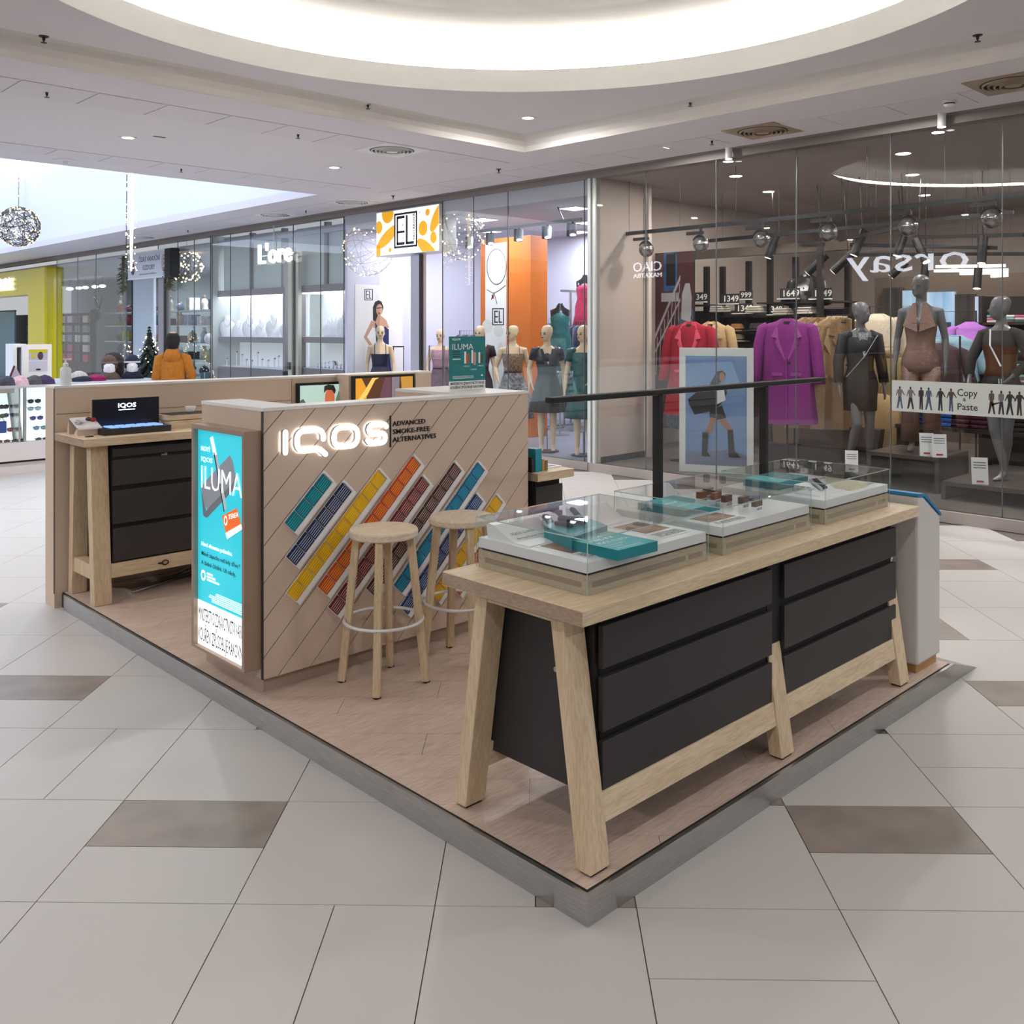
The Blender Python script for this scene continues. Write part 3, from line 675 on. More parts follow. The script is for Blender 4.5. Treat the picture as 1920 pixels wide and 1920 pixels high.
# ================================================================== DISPLAY CASES AND SMALL THINGS ON THE KIOSK
TT = .885
m_cg = GLASS('case_glass', 'fcfefe', 1.45, boost=1.3)
m_ge = M('glass_edge', 'a9c9c0', .2, spec=.8)
m_cb = M('case_base', 'c4b49c', .5, kind='wood', scale=3, stretch=(1, 9, 9)); m_cs = M('case_slot', '8d8272', .6)
m_tray = M('tray_white', 'f3f2f4', .35, amt=.01)
m_teal = M('teal_card', '17a2ac', .42, scale=3, amt=.04); m_teald = M('teal_card_side', '0f8590', .45)
def case(label, x0, x1, y0=.13, y1=.637):
    t = T('glass_display_case', label, 'display case', ((x0+x1)/2, (y0+y1)/2, TT), group='glass cases on the front table')
    g = .004; z1 = 1.052
    MB().box(x0+g+.001, x1-g-.001, y0+g+.001, y1-g-.001, TT, .944).build('base_block', m_cb, t)
    for a, b in ((.05, .55),):
        MB().box(x0+.03, x1-.13, y0+g-.0002, y0+g+.001, .905, .922).box(x1-.11, x1-.03, y0+g-.0002, y0+g+.001, .905, .922).build('slot', m_cs, t)
        MB().box(x0+g-.0002, x0+g+.001, y0+.03, y1-.04, .905, .922).build('slot', m_cs, t)
    MB().box(x0+.012, x1-.012, y0+.012, y1-.012, .944, .951).build('gap_strip', m_blk2, t)
    MB().box(x0+.006, x1-.006, y0+.006, y1-.006, .951, .985).build('tray', m_tray, t, bevel=.001)
    MB().box(x0, x1, y0, y0+g, TT, z1).build('glass_pane', m_cg, t); MB().box(x0, x1, y1-g, y1, TT, z1).build('glass_pane', m_cg, t)
    MB().box(x0, x0+g, y0+g, y1-g, TT, z1).build('glass_pane', m_cg, t); MB().box(x1-g, x1, y0+g, y1-g, TT, z1).build('glass_pane', m_cg, t)
    MB().box(x0, x1, y0, y1, z1, z1+g).build('glass_lid', m_cg, t)
    e = .0016; q = MB()
    for (a, b) in ((x0, y0), (x1, y0), (x0, y1), (x1, y1)): q.box(a-e/2, a+e/2, b-e/2, b+e/2, TT, z1+g)
    for b in (y0, y1): q.box(x0, x1, b-e/2, b+e/2, z1+g-.003, z1+g)
    for a in (x0, x1): q.box(a-e/2, a+e/2, y0, y1, z1+g-.003, z1+g)
    q.build('glass_edges', m_ge, t)
    return t
c1 = case('glass display case nearest the front corner, with two teal boxes inside', .145, .785)
c2 = case('middle glass display case, holding small brown packs', .877, 1.510)
c3 = case('farthest glass display case next to the grey pedestal', 1.628, 2.232)
ZTR = .985
def quadbox(nm, mt, A, B, D, z0, z1, **k):   # parallelogram A,B,(B+D-A),D
    Cc = (B[0]+D[0]-A[0], B[1]+D[1]-A[1])
    return MB().prism([(p[0], p[1], z0) for p in (A, B, Cc, D)], (0, 0, z1-z0)).build(nm, mt, **k)
m_pface = M('print_faces', 'b98a72', .5, scale=12, col2='4f3a34'); m_ptext = M('print_fine_text', 'dcdcdc', .6, scale=160, col2='5a5a5e')
def printcard(label, A, B, D, nm='printed_card'):
    t = T(nm, label, 'card', (A[0], A[1], ZTR))
    quadbox('card', m_tray, A, B, D, ZTR, ZTR+.002, parent=t)
    ax = Vector((B[0]-A[0], B[1]-A[1])); ay = Vector((D[0]-A[0], D[1]-A[1])); o = Vector(A)
    f = lambda u, v: tuple(o+ax*u+ay*v)
    quadbox('picture', m_pface, f(.06, .34), f(.94, .34), f(.06, .94), ZTR+.002, ZTR+.0026, parent=t)
    quadbox('text_block', m_ptext, f(.06, .05), f(.94, .05), f(.06, .26), ZTR+.002, ZTR+.0026, parent=t)
    return t
printcard('printed card with faces in front of the teal box, near the case corner', (.185, .165), (.42, .165), (.185, .40))
printcard('printed card with faces at the right of the nearest case', (.585, .175), (.745, .175), (.585, .42))
# teal boxes
def tealbox(label, A, B, D, z0, z1, lines, nm='teal_box', R=None):
    t = T(nm, label, 'box', ((B[0]+D[0])/2, (B[1]+D[1])/2, z0))
    quadbox('box_body', m_teald, A, B, D, z0, z1-.0008, parent=t); quadbox('box_top', m_teal, A, B, D, z1-.0008, z1, parent=t)
    ax = Vector((B[0]-A[0], B[1]-A[1])); ay = Vector((D[0]-A[0], D[1]-A[1])); o = Vector(A)
    for s, u, v, h, wd in lines:
        p = o+ax*u+ay*v
        TXT(s, m_tray, t, (p.x, p.y, z1+.0001), (ax.x, ax.y, 0), (ay.x, ay.y, 0), h, w=wd*ax.length, ext=.0003)
    return t
A1 = fl(1159, 1032, 1.018); B1 = fl(1233, 1014, 1.018); D1 = fl(1066, 1012, 1.018)
tealbox('flat teal box with white wording lying at the front of the nearest case', A1, B1, D1, ZTR, 1.018, [('NEW', .10, .62, .034, .62), ('IQOS ILUMA', .1, .44, .02, .75), ('Your begin,', .1, .30, .010, .45), ('Ready', .1, .19, .010, .25), ('the discoveries.', .1, .08, .010, .6)])
A2 = fl(1072, 1008, 1.03); B2 = fl(1139, 985, 1.03); D2 = fl(1020, 985, 1.03)
tb2 = tealbox('thicker teal box carrying two dark devices in the nearest case', A2, B2, D2, ZTR, 1.03, [('Discover all benefits', .1, .12, .008, .7)])
m_dev = M('device_grey', '555a60', .3, .3); m_devs = M('device_silver', 'd9dcde', .2, .8); m_devk = M('device_dark', '2f3236', .35, .2)
def capsule(p, q, rx, ry): # flattened rod
    p, q = Vector(p), Vector(q); n = 7; path = []; rad = []
    L_ = (q-p).length; t = (q-p).normalized()
    for i in range(n):
        a = -math.pi/2+math.pi*i/(n-1)
        if i <= 3: path.append(p+t*rx*(1+math.sin(a))); rad.append((max(.0004, rx*math.cos(a)), max(.0004, ry*math.cos(a))))
    for i in range(3, n):
        a = -math.pi/2+math.pi*i/(n-1); path.append(q-t*rx*(1-math.sin(a))); rad.append((max(.0004, rx*math.cos(a)), max(.0004, ry*math.cos(a))))
    return MB().tube(path, rad, 14)
def device(label, p, q, r=.012, ry=None, mt=None, cat='device', nm='pocket_device'):
    t = T(nm, label, cat, p); capsule(p, q, r, ry or r).build('body', mt or m_devk, t, smooth=True)
    mid = (Vector(p)+Vector(q))/2; MB().ell(tuple(mid+Vector((0, 0, (ry or r)*.95))), (.003, .003, .0012), 8, 5).build('button', m_devs, t)
    return t
p = fl(1050, 972, 1.046); q = fl(1100, 977, 1.046)
device('rounded dark grey charger lying on the thicker teal box', (p[0], p[1]+.01, 1.044), (q[0], q[1], 1.044), .014, .014)
p = fl(1040, 980, 1.038); q = fl(1075, 986, 1.038)
device('slim dark stick device lying on the thicker teal box', (p[0], p[1], 1.038), (q[0], q[1], 1.038), .008, .008)
# curved white stands
def stand(label, o, ax, ay, L_, D_, hgt, text=None):
    t = T('curved_stand', label, 'stand', (o[0], o[1], ZTR))
    ax = Vector((*ax, 0)).normalized(); ay = Vector((*ay, 0)).normalized(); o = Vector((o[0], o[1], ZTR))
    prof = [(0, 0), (D_*.0, .004), (D_*.35, .004), (D_*.62, hgt*.5), (D_*.85, hgt*.95), (D_, hgt), (D_*1.04, hgt*.9), (D_*1.0, 0)]
    MB().prism([o+ay*u+Vector((0, 0, v)) for u, v in prof], ax*L_).build('stand_body', m_tray, t)
    if text:
        r = (ay*D_*.27+Vector((0, 0, hgt*.5))).normalized()
        for i, (s, hh, ww) in enumerate(text): TXT(s, m_let2, t, o+ay*D_*(.52-.13*i)+ax*L_*.08+Vector((0, 0, hgt*(.36-.2*i)+.002)), ax, r, hh, w=ww, ext=.0003)
    return t
m_let2 = M('grey_lettering', '8a8a8e', .5)
stand('long curved white stand with wording along the left side of the nearest case', (.165, .40), (1, 0), (0, 1), .30, .2, .05, [('IQOS ILUMA', .013, .11), ('Strong Power. Timeless Icon.', .009, .2)])
stand('curved white stand with plain face at the right rear of the nearest case', (.56, .44), (1, 0), (0, 1), .2, .16, .05)
p = fl(1008, 1015, 1.0); device('upright silver and grey device leaning on the white stand of the nearest case', (.36, .47, 1.0), (.385, .545, 1.043), .017, .010, m_dev)
device('thin polished stick device beside the upright one in the nearest case', (.335, .465, .999), (.355, .54, 1.043), .006, .006, m_devs)
device('grey device leaning on the plain white stand', (.52, .47, 1.0), (.54, .56, 1.044), .013, .008, m_devk)
# middle case
A = fl(1237, 985, 1.01); B = fl(1302, 962, 1.01); D = fl(1172, 958, 1.01)
tealbox('tilted teal box in the middle case', (.93, .33), (1.16, .33), (.93, .56), ZTR, 1.012, [('IQOS ILUMA', .12, .55, .014, .5), ('Discover the whole range', .12, .3, .008, .6)])
printcard('printed card with faces in the near corner of the middle case', (.90, .16), (1.10, .16), (.90, .31))
m_packs = {'amber': M('pack_amber', '8a4a1c', .4), 'brick': M('pack_brick', '8c3a24', .4), 'wine': M('pack_wine', '5d1d20', .4), 'maroon': M('pack_maroon', '46161a', .4), 'taupe': M('pack_taupe', '6d5650', .4), 'navy': M('pack_navy', '1f3c78', .4), 'plum': M('pack_plum', '3c2024', .4)}
def pack(label, x, y, ck, z=ZTR, lay=False, rz=0):
    t = T('small_pack', label, 'pack', (x, y, z), rz, group='small packs in the middle case')
    w_, d_, h_ = (.054, .02, .046) if not lay else (.07, .05, .02)
    MB().box(-w_/2, w_/2, -d_/2, d_/2, h_*.42, h_).build('pack_body', m_packs[ck], t, world=False)
    MB().box(-w_/2, w_/2, -d_/2, d_/2, 0, h_*.42).build('white_band', m_tray, t, world=False)
    MB().box(-w_/2+.004, w_/2-.004, -d_/2-.0005, -d_/2, h_*.1, h_*.34).build('warning_print', m_ptext, t, world=False)
    return t
PK = [('amber', 1.235, .47, 'amber-brown pack at the left of the pack row'), ('brick', 1.255, .415, 'brick red pack second in the pack row'), ('wine', 1.235, .35, 'wine red pack third in the pack row'), ('maroon', 1.255, .285, 'maroon pack fourth in the pack row'), ('taupe', 1.24, .215, 'greyish brown pack nearest the case front'), ('plum', 1.31, .45, 'dark plum pack behind the pack row'), ('maroon', 1.325, .50, 'dark pack at the very back of the middle case')]
for ck, x, y, lb_ in PK: pack(lb_, x, y, ck, rz=math.radians(4))
pack('blue pack lying flat right of the brown packs', 1.40, .33, 'navy', lay=True, rz=.5)
# far case
tealbox('teal box with stick devices in front, in the farthest case', (1.72, .40), (1.98, .40), (1.72, .58), ZTR, 1.02, [('IQOS ILUMA', .25, .4, .014, .5)])
stand('low curved white stand with leaning sticks in the farthest case', (1.70, .19), (1, 0), (0, 1), .22, .12, .04, [('IQOS', .009, .05)])
for i, (mt, cl) in enumerate(((m_devs, 'silver'), (m_devk, 'dark'), (m_dev, 'grey'))): device('%s stick leaning on the white stand of the farthest case' % cl, (1.80+i*.022, .235, 1.0), (1.81+i*.022, .30, 1.034), .007, .007, mt)
m_cream = M('cream_card', 'efe6cf', .6); 
rc = T('stepped_card_rack', 'stepped cream card rack at the front right of the farthest case', 'rack', (2.0, .24, ZTR))
for i in range(5): MB().prism([(1.93+i*.035, .17, ZTR), (1.965+i*.035, .17, ZTR), (1.95+i*.035, .17, ZTR+.02)], (0, .2, 0)).build('card_step', m_cream, rc)
printcard('flat white printed card in the right corner of the farthest case', (2.10, .17), (2.205, .17), (2.10, .45))
# ---------- things on the back desk
ds = T('counter_display', 'black hinged display box with lit logo on the back desk', 'display box', (.5, 4.05, 1.067))
a0 = wY(183, 800, 3.92); a1 = wY(298, 800, 3.92)
X0d, X1d = wY(183, 800, 3.95)[0]+.02, wY(300, 795, 3.95)[0]+.05
MB().box(X0d, X1d, 3.9, 4.08, 1.067, 1.105).build('tray', m_dark, ds, bevel=.002)
MB().box(X0d, X1d, 4.08, 4.095, 1.067, 1.27).build('lid', M('lid_black', '12131c', .3), ds)
MB().box(X0d-.004, X1d+.004, 4.095, 4.1, 1.067, 1.275).build('lid_rim', m_oak, ds)
m_lit = EMIT('display_logo', 'cfe0ff', 3.0)
TXT('IQOS', m_lit, ds, ((X0d+X1d)/2-.055, 4.0795, 1.215), XR, UP, .026, w=.11, ext=.001, bold=.02)
MB().box((X0d+X1d)/2-.05, (X0d+X1d)/2+.05, 4.078, 4.0795, 1.198, 1.203).build('underline', m_lit, ds)
for i in range(5):
    x = X0d+.05+i*(X1d-X0d-.1)/4.6; MB().box(x, x+.05, 3.93, 4.05, 1.105, 1.112).build('lit_sample', EMIT('sample_glow', '7fa8ff', 1.2), ds)
ps = T('leaflet_stand', 'beige folded cardboard stand with white leaflets and red trinket on the back desk', 'stand', (.14, 4.08, 1.067))
x0_, x1_ = wY(133, 800, 4.1)[0], wY(180, 800, 4.1)[0]
MB().prism([(x0_, 4.0, 1.067), (x0_, 4.06, 1.067), (x0_, 4.0, 1.115)], (x1_-x0_, 0, 0)).build('front_prism', m_taupe, ps)
MB().prism([(x0_+.005, 3.99, 1.11), (x0_+.005, 4.14, 1.165), (x0_+.005, 4.14, 1.157), (x0_+.005, 3.99, 1.102)], (x1_-x0_-.01, 0, 0)).build('sloped_plate', m_tray, ps)
MB().prism([(x0_, 4.13, 1.067), (x0_, 4.17, 1.067), (x0_, 4.14, 1.158)], (x1_-x0_, 0, 0)).build('back_prism', m_taupe, ps)
for i, (mt, dx) in enumerate(((m_devs, .02), (m_tray, .05), (M('red_plastic', 'a01418', .4), .12), (m_devk, .1))):
    MB().ell((x0_+dx, 4.05+.015*i, 1.145+.003*i), (.016 if i < 2 else .018, .022, .014), 10, 6).build('trinket', mt, ps, smooth=True)
bx = T('wooden_box', 'shallow wooden box with lid on the back desk behind the slatted counter', 'box', (.75, 4.12, 1.067))
xb0 = wY(308, 790, 4.05)[0]
MB().box(xb0, xb0+.42, 3.98, 4.2, 1.067, 1.118).build('box_body', m_oak, bx); MB().box(xb0-.01, xb0+.43, 3.99, 4.2, 1.122, 1.152).build('box_lid', m_oak, bx)
MB().box(xb0+.02, xb0+.42, 4.0, 4.19, 1.152, 1.154).build('dark_inlay', m_dark, bx)
xc = wY(357, 775, 4.1)[0]
MB().lathe([(.02, 1.155), (.024, 1.165), (.036, 1.195), (.034, 1.195), (.02, 1.167)], (xc, 4.1, 0), 16, cap=True).build('small_cup', m_tray, label='small white cup on the wooden box', cat='cup', smooth=True)
# keys plate on the desk
MB().box(.02, .06, 3.9, 3.93, 1.067, 1.071).build('dark_clip', m_dark, label='small dark clip at the left edge of the back desk', cat='clip')
# loose metal rods under the back desk
rg = MB()
for i in range(3):
    p = fl(248+i*6, 1110-i*3, ZP+.012); q = fl(360, 1075-i*7, ZP+.012)
    MB().tube([(p[0], p[1], ZP+.009+.0), (q[0], q[1], ZP+.009)], .007, 6).build('metal_rod', m_steel, label=['lowest', 'middle', 'rearmost'][i]+' of the thin metal rods lying under the back desk', cat='rod')
# sanitiser bottle on the rear partition
bt = T('pump_bottle', 'clear sanitiser pump bottle on the left end of the rear partition', 'bottle', (.062, 4.37, 1.35))
m_clr = GLASS('clear_plastic', 'e6edf4', 1.4); m_liq = M('sanitiser', 'dfe6ee', .15, spec=.7)
MB().lathe([(.0001, 0), (.03, 0), (.032, .006), (.032, .095), (.026, .108), (.014, .114), (.014, .12), (.0001, .12)], n=20).build('bottle_body', m_liq, bt, world=False, smooth=True)
MB().lathe([(.016, .118), (.016, .134), (.007, .138), (.006, .162), (.0001, .162)], n=14).box(-.012, .034, -.006, .006, .156, .165).build('pump', m_white, bt, world=False)
# price sign on the counter return
sg = T('counter_sign', 'teal upright price sign on the right end of the slatted counter', 'sign', (1.6, 2.3, 1.35))
xa = onY(843, 730, 2.3)[0]; xb = onY(910, 728, 2.3)[0]; zt2 = 1.655
m_sgt = M('sign_teal', '0f6f72', .35, scale=4)
MB().box(xa, xb, 2.3, 2.306, 1.4, zt2).build('teal_panel', m_sgt, sg); MB().box(xa, xb, 2.3, 2.306, 1.35, 1.4).build('warning_panel', m_tray, sg)
wS = xb-xa
TXT('IQOS', m_tray, sg, (xa+.07*wS, 2.2998, 1.633), XR, UP, .011, w=.22*wS, ext=.0004, bold=.02); TXT('ILUMA', m_tray, sg, (xa+.06*wS, 2.2998, 1.58), XR, UP, .033, w=.58*wS, ext=.0004)
TXT('MINISTERSTVO ZDRAVOTNICTVÍ VARUJE:', m_pk, sg, (xa+.02*wS, 2.2998, 1.38), XR, UP, .014, w=.95*wS, ext=.0004, bold=.02); TXT('KOUŘENÍ ZPŮSOBUJE RAKOVINU.', m_pk, sg, (xa+.02*wS, 2.2998, 1.358), XR, UP, .014, w=.95*wS, ext=.0004, bold=.02)
for i in range(4): MB().box(xa+.08*wS, xa+(.27+.03*(i % 2))*wS, 2.2992, 2.2998, 1.565-i*.014, 1.57-i*.014).build('print_line', m_pk if i < 3 else m_tray, sg)
for i, (u, cc, hh) in enumerate(((.4, 'b4522c', .068), (.6, 'c98a7c', .075), (.8, '4c4a34', .062))):
    MB().box(xa+u*wS, xa+(u+.05)*wS, 2.2992, 2.2998, 1.50, 1.50+hh).build('pictured_stick', m_tray, sg); MB().box(xa+(u+.06)*wS, xa+(u+.13)*wS, 2.2990, 2.2998, 1.50-.01*(i == 1), 1.50+hh-.012).build('pictured_charger', M('sgn%d' % i, cc, .4), sg)
    TXT('1 990 Kč' if i != 1 else '1 590 Kč', m_tray, sg, (xa+(u-.04)*wS, 2.2998, 1.48-.02*(i == 1)), XR, UP, .008, w=.18*wS, ext=.0003)
for i in range(3): MB().box(xa+.08*wS, xa+.66*wS, 2.2993, 2.2998, 1.415+i*.006, 1.417+i*.006).build('print_small_line', m_tray, sg)
MB().prism([(xa+.86*wS, 2.2994, 1.424), (xa+.94*wS, 2.2994, 1.424), (xa+.90*wS, 2.2994, 1.436)], (0, .0005, 0)).build('print_triangle', m_tray, sg)
# things on the side table
tl = T('magazine', 'open colourful magazine on the side table beyond the counter', 'magazine', (1.95, 2.15, .885))
MB().box(1.86, 2.05, 2.02, 2.3, .885, .893).build('pages', m_tray, tl)
rr = random.Random(3)
for i in range(10):
    x = 1.87+.085*(i % 2); y = 2.04+.05*(i//2); MB().box(x, x+.07, y, y+.035, .893, .8935).build('printed_block', M('mag%d' % (i % 4), ['a33a24', '2a2a2e', 'c8a05a', '3c5a7a'][i % 4], .5), tl)
for i, (cc, w_, h_, dx, lb_) in enumerate((('1689a0', .05, .13, .0, 'tall teal pack standing on the side table'), ('26231f', .02, .085, -.03, 'short dark pack left of the tall teal pack'), ('b59a56', .02, .07, .055, 'short gold pack right of the tall teal pack'), ('8f7a48', .02, .06, .08, 'lowest gold pack at the right of the pack group'))):
    MB().box(1.79+dx, 1.79+dx+w_, 1.98, 2.05, .885, .885+h_).box(1.792+dx, 1.788+dx+w_, 1.979, 1.98, .89, .885+h_*.5).build('upright_pack', M('upk%d' % i, cc, .4), label=lb_, cat='pack')
# ================================================================== CEILING FITTINGS
m_trim = M('downlight_trim', 'e4e2e0', .4); m_lens = EMIT('downlight_lens', 'fff6e8', 9.0); m_spr = M('sprinkler_metal', '38322c', .4, .6)
def downlight(x, y, z, label, pw=1.0):
    t = T('recessed_downlight', label, 'downlight', (x, y, z), group='recessed ceiling downlights')
    MB().lathe([(.055, -.004), (.085, -.006), (.088, 0), (.055, 0)], n=24, cap=False).build('trim_ring', m_trim, t, world=False)
    MB().lathe([(.0001, -.003), (.056, -.003)], n=20, cap=False).build('lens', m_lens, t, world=False)
    a = area('downlight_lamp', (x, y, z-.012), .11, P_DOWN*pw, (1, .965, .93), shape='DISK'); return t
DL = [(1.715, 7.55, ZC, 'recessed downlight near the hanging light strand'), (4.127, 7.595, ZC, 'recessed downlight left of the round vent above the counter'), (5.917, 4.128, ZC, 'recessed downlight above the left glass of the clothes store'), (5.83, 1.855, ZC, 'recessed downlight near the smoke detector'), (4.391, 4.657, ZH, 'recessed downlight in the corner of the raised ceiling field')]
for d in DL: downlight(*d, pw=.6 if d[0] > 5.5 else 1.0)
for i, (x, y) in enumerate([(-.6, 7.55), (5.9, -.4), (5.9, -2.7), (4.39, -1.7), (-2.4, 4.66), (-2.4, -1.7), (1.5, -4.5), (-3.9, 7.55), (-5.5, 1.5), (-5.5, 4.5), (-5.5, -1.5), (-1, -4.5), (4, -4.5)]):
    downlight(x, y, ZH if (RX0 < x < RX1 and RY0 < y < RY1) else ZC, 'recessed downlight of the ceiling outside the picture', .6 if x > 5.5 else (1.5 if x < -4 else (.6 if y < -2 else 1.0)))
MB().lathe([(.0001, -.004), (.08, -.004), (.085, 0)], (5.977, 5.246, ZC), 20).build('blind_cover', M('brass_cover', '8f7f6a', .5), label='flat round brownish cover in the ceiling by the shop beam', cat='cover')
def sprinkler(x, y, z, label):
    t = T('sprinkler_head', label, 'sprinkler', (x, y, z), group='ceiling sprinklers')
    MB().lathe([(.0001, -.006), (.03, -.005), (.034, 0)], n=14).build('escutcheon', m_spr, t, world=False)
    MB().lathe([(.012, -.006), (.009, -.03), (.006, -.032)], n=8).lathe([(.0001, -.046), (.02, -.046), (.02, -.043), (.004, -.041), (.004, -.03)], n=12).build('deflector', m_spr, t, world=False)
for a in [(.534, 6.194, ZC, 'sprinkler head over the left ceiling panels'), (2.818, 6.223, ZC, 'sprinkler head in the middle of the ceiling panel row'), (2.881, 8.915, ZC, 'sprinkler head near the atrium edge'), (5.573, 6.335, ZC, 'sprinkler head near the shop beam above the yellow spotted sign'), (5.937, 3.606, ZC, 'sprinkler head above the clothes store beside the left vent'), (.201, 5.212, ZH, 'sprinkler head left in the raised ceiling field'), (2.962, 5.271, ZH, 'sprinkler head at the middle of the far cove edge'), (4.962, 3.176, ZH, 'sprinkler head right of the ceiling field corner'), (4.814, .669, ZH, 'sprinkler head at the far right of the raised field'), (6.02, 11.3, ZC, 'sprinkler head above the jewellery shop'), (6.02, 15.5, ZC, 'sprinkler head above the ornament shop'), (6.02, 9.0, ZC, 'sprinkler head between the two far vents')]: sprinkler(*a)
sm = T('smoke_detector', 'white smoke detector under the ceiling by the shop beam', 'smoke detector', (5.95, 1.30, ZC))
MB().lathe([(.0001, -.05), (.03, -.05), (.045, -.035), (.045, -.022), (.055, -.02), (.055, 0)], n=20).build('housing', m_white, sm, world=False); MB().lathe([(.046, -.034), (.046, -.024)], n=20).build('sensor_slot', m_dark, sm, world=False)
def vent(x, y, label, s=.3, mt=None):
    t = T('round_vent', label, 'vent', (x, y, ZC), group='round ceiling air vents'); mt = mt or m_white
    MB().box(-s, s, -s, s, -.008, 0).build('plate', mt, t, world=False)
    for i, r in enumerate((.22, .18, .14, .10)):
        MB().lathe([(r, -.010), (r-.004, -.024-.004*i), (r-.016, -.018-.004*i), (r-.012, -.010)], n=32, cap=False).build('ring_vane', mt, t, world=False)
    MB().lathe([(.0001, -.012), (.07, -.012), (.07, -.0082), (.235, -.0082), (.235, -.0081)], n=32).build('throat', m_dark, t, world=False)
    MB().lathe([(.0001, -.03), (.06, -.026), (.06, -.01)], n=24).build('centre_disc', mt, t, world=False)
m_vbr = M('vent_bronze', 'b3a189', .4, .3)
vent(3.956, 6.248, 'round ceiling vent on a white square plate over the slatted counter', .29); vent(5.896, 3.008, 'beige round ceiling vent above the middle of the clothes store', .28, m_vbr); vent(5.725, .735, 'beige round ceiling vent at the far right', .28, m_vbr)
vent(6.0, 9.99, 'round ceiling vent just left of the yellow spotted sign', .28); vent(5.98, 12.18, 'round ceiling vent above the white shop lettering', .28); vent(5.98, 17.5, 'distant round ceiling vent above the ornament shop', .28)
for p, lb_ in (((6.38, 3.70), 'white cylinder lamp under the shop beam, left of the large reflected oval'), ((6.38, 1.53), 'white cylinder lamp under the shop beam at the right')):
    t = T('cylinder_lamp', lb_, 'lamp', (p[0], p[1], ZC-.12)); MB().lathe([(.035, 0), (.035, .12)], n=20).build('can', m_white, t, world=False)
    MB().lathe([(.0001, -.002), (.033, -.002), (.035, 0)], n=20).build('lens', m_lens, t, world=False)
sp_ = T('ceiling_speaker', 'flat round ceiling speaker at the atrium edge', 'speaker', (1.72, 9.3, ZC))
MB().lathe([(.0001, -.012), (.12, -.012), (.135, -.004), (.135, 0)], n=28).build('cover', m_ceil, sp_, world=False); MB().lathe([(.02, -.05), (.03, -.012)], n=10).build('sensor', m_white, sp_, world=False)
MB().box(1.86, 1.98, 7.28, 7.32, ZC-.002, ZC+.001).build('ceiling_slot', m_dark, label='short dark slot in the ceiling above a downlight', cat='slot')
# ================================================================== FIGURES AND GARMENTS (local frame: front = -y, right = +x)
TORSO = [(.80, 0, .15, .105), (.86, 0, .172, .118), (.92, .003, .17, .118), (1.0, 0, .145, .098), (1.07, 0, .122, .086), (1.14, 0, .124, .088), (1.22, -.006, .138, .10), (1.29, -.014, .146, .114), (1.35, -.006, .152, .098), (1.40, 0, .158, .08), (1.44, .005, .138, .066), (1.47, .008, .085, .055), (1.50, .01, .052, .05), (1.56, .004, .046, .048)]
HEAD = [(1.548, -.014, .042, .05), (1.565, -.024, .05, .062), (1.585, -.026, .058, .073), (1.61, -.02, .064, .082), (1.645, -.012, .07, .09), (1.69, -.003, .074, .096), (1.73, .003, .07, .09), (1.76, .005, .053, .068), (1.775, .005, .022, .028)]
def hand(mb, wr, d, side, sp=(1, 0, 0)):
    wr = Vector(wr); d = Vector(d).normalized(); sp = Vector(sp); sp = (sp-d*sp.dot(d)).normalized(); nn = d.cross(sp)
    mb.tube([wr-d*.01, wr+d*.03, wr+d*.075, wr+d*.09], [(.02, .017), (.034, .014), (.038, .013), (.03, .010)], 8, up=tuple(nn))
    for k, (o, l) in enumerate(((-.028, .066), (-.0095, .08), (.0095, .085), (.028, .07))):
        p = wr+d*.082+sp*o; mb.tube([p, p+d*l*.5+nn*.004*side, p+d*l+nn*.016*side], [.0095, .009, .006], 6)
    p = wr+d*.03-sp*.03; mb.tube([p, p-sp*.018+d*.03, p-sp*.02+d*.066], [.011, .010, .007], 6)
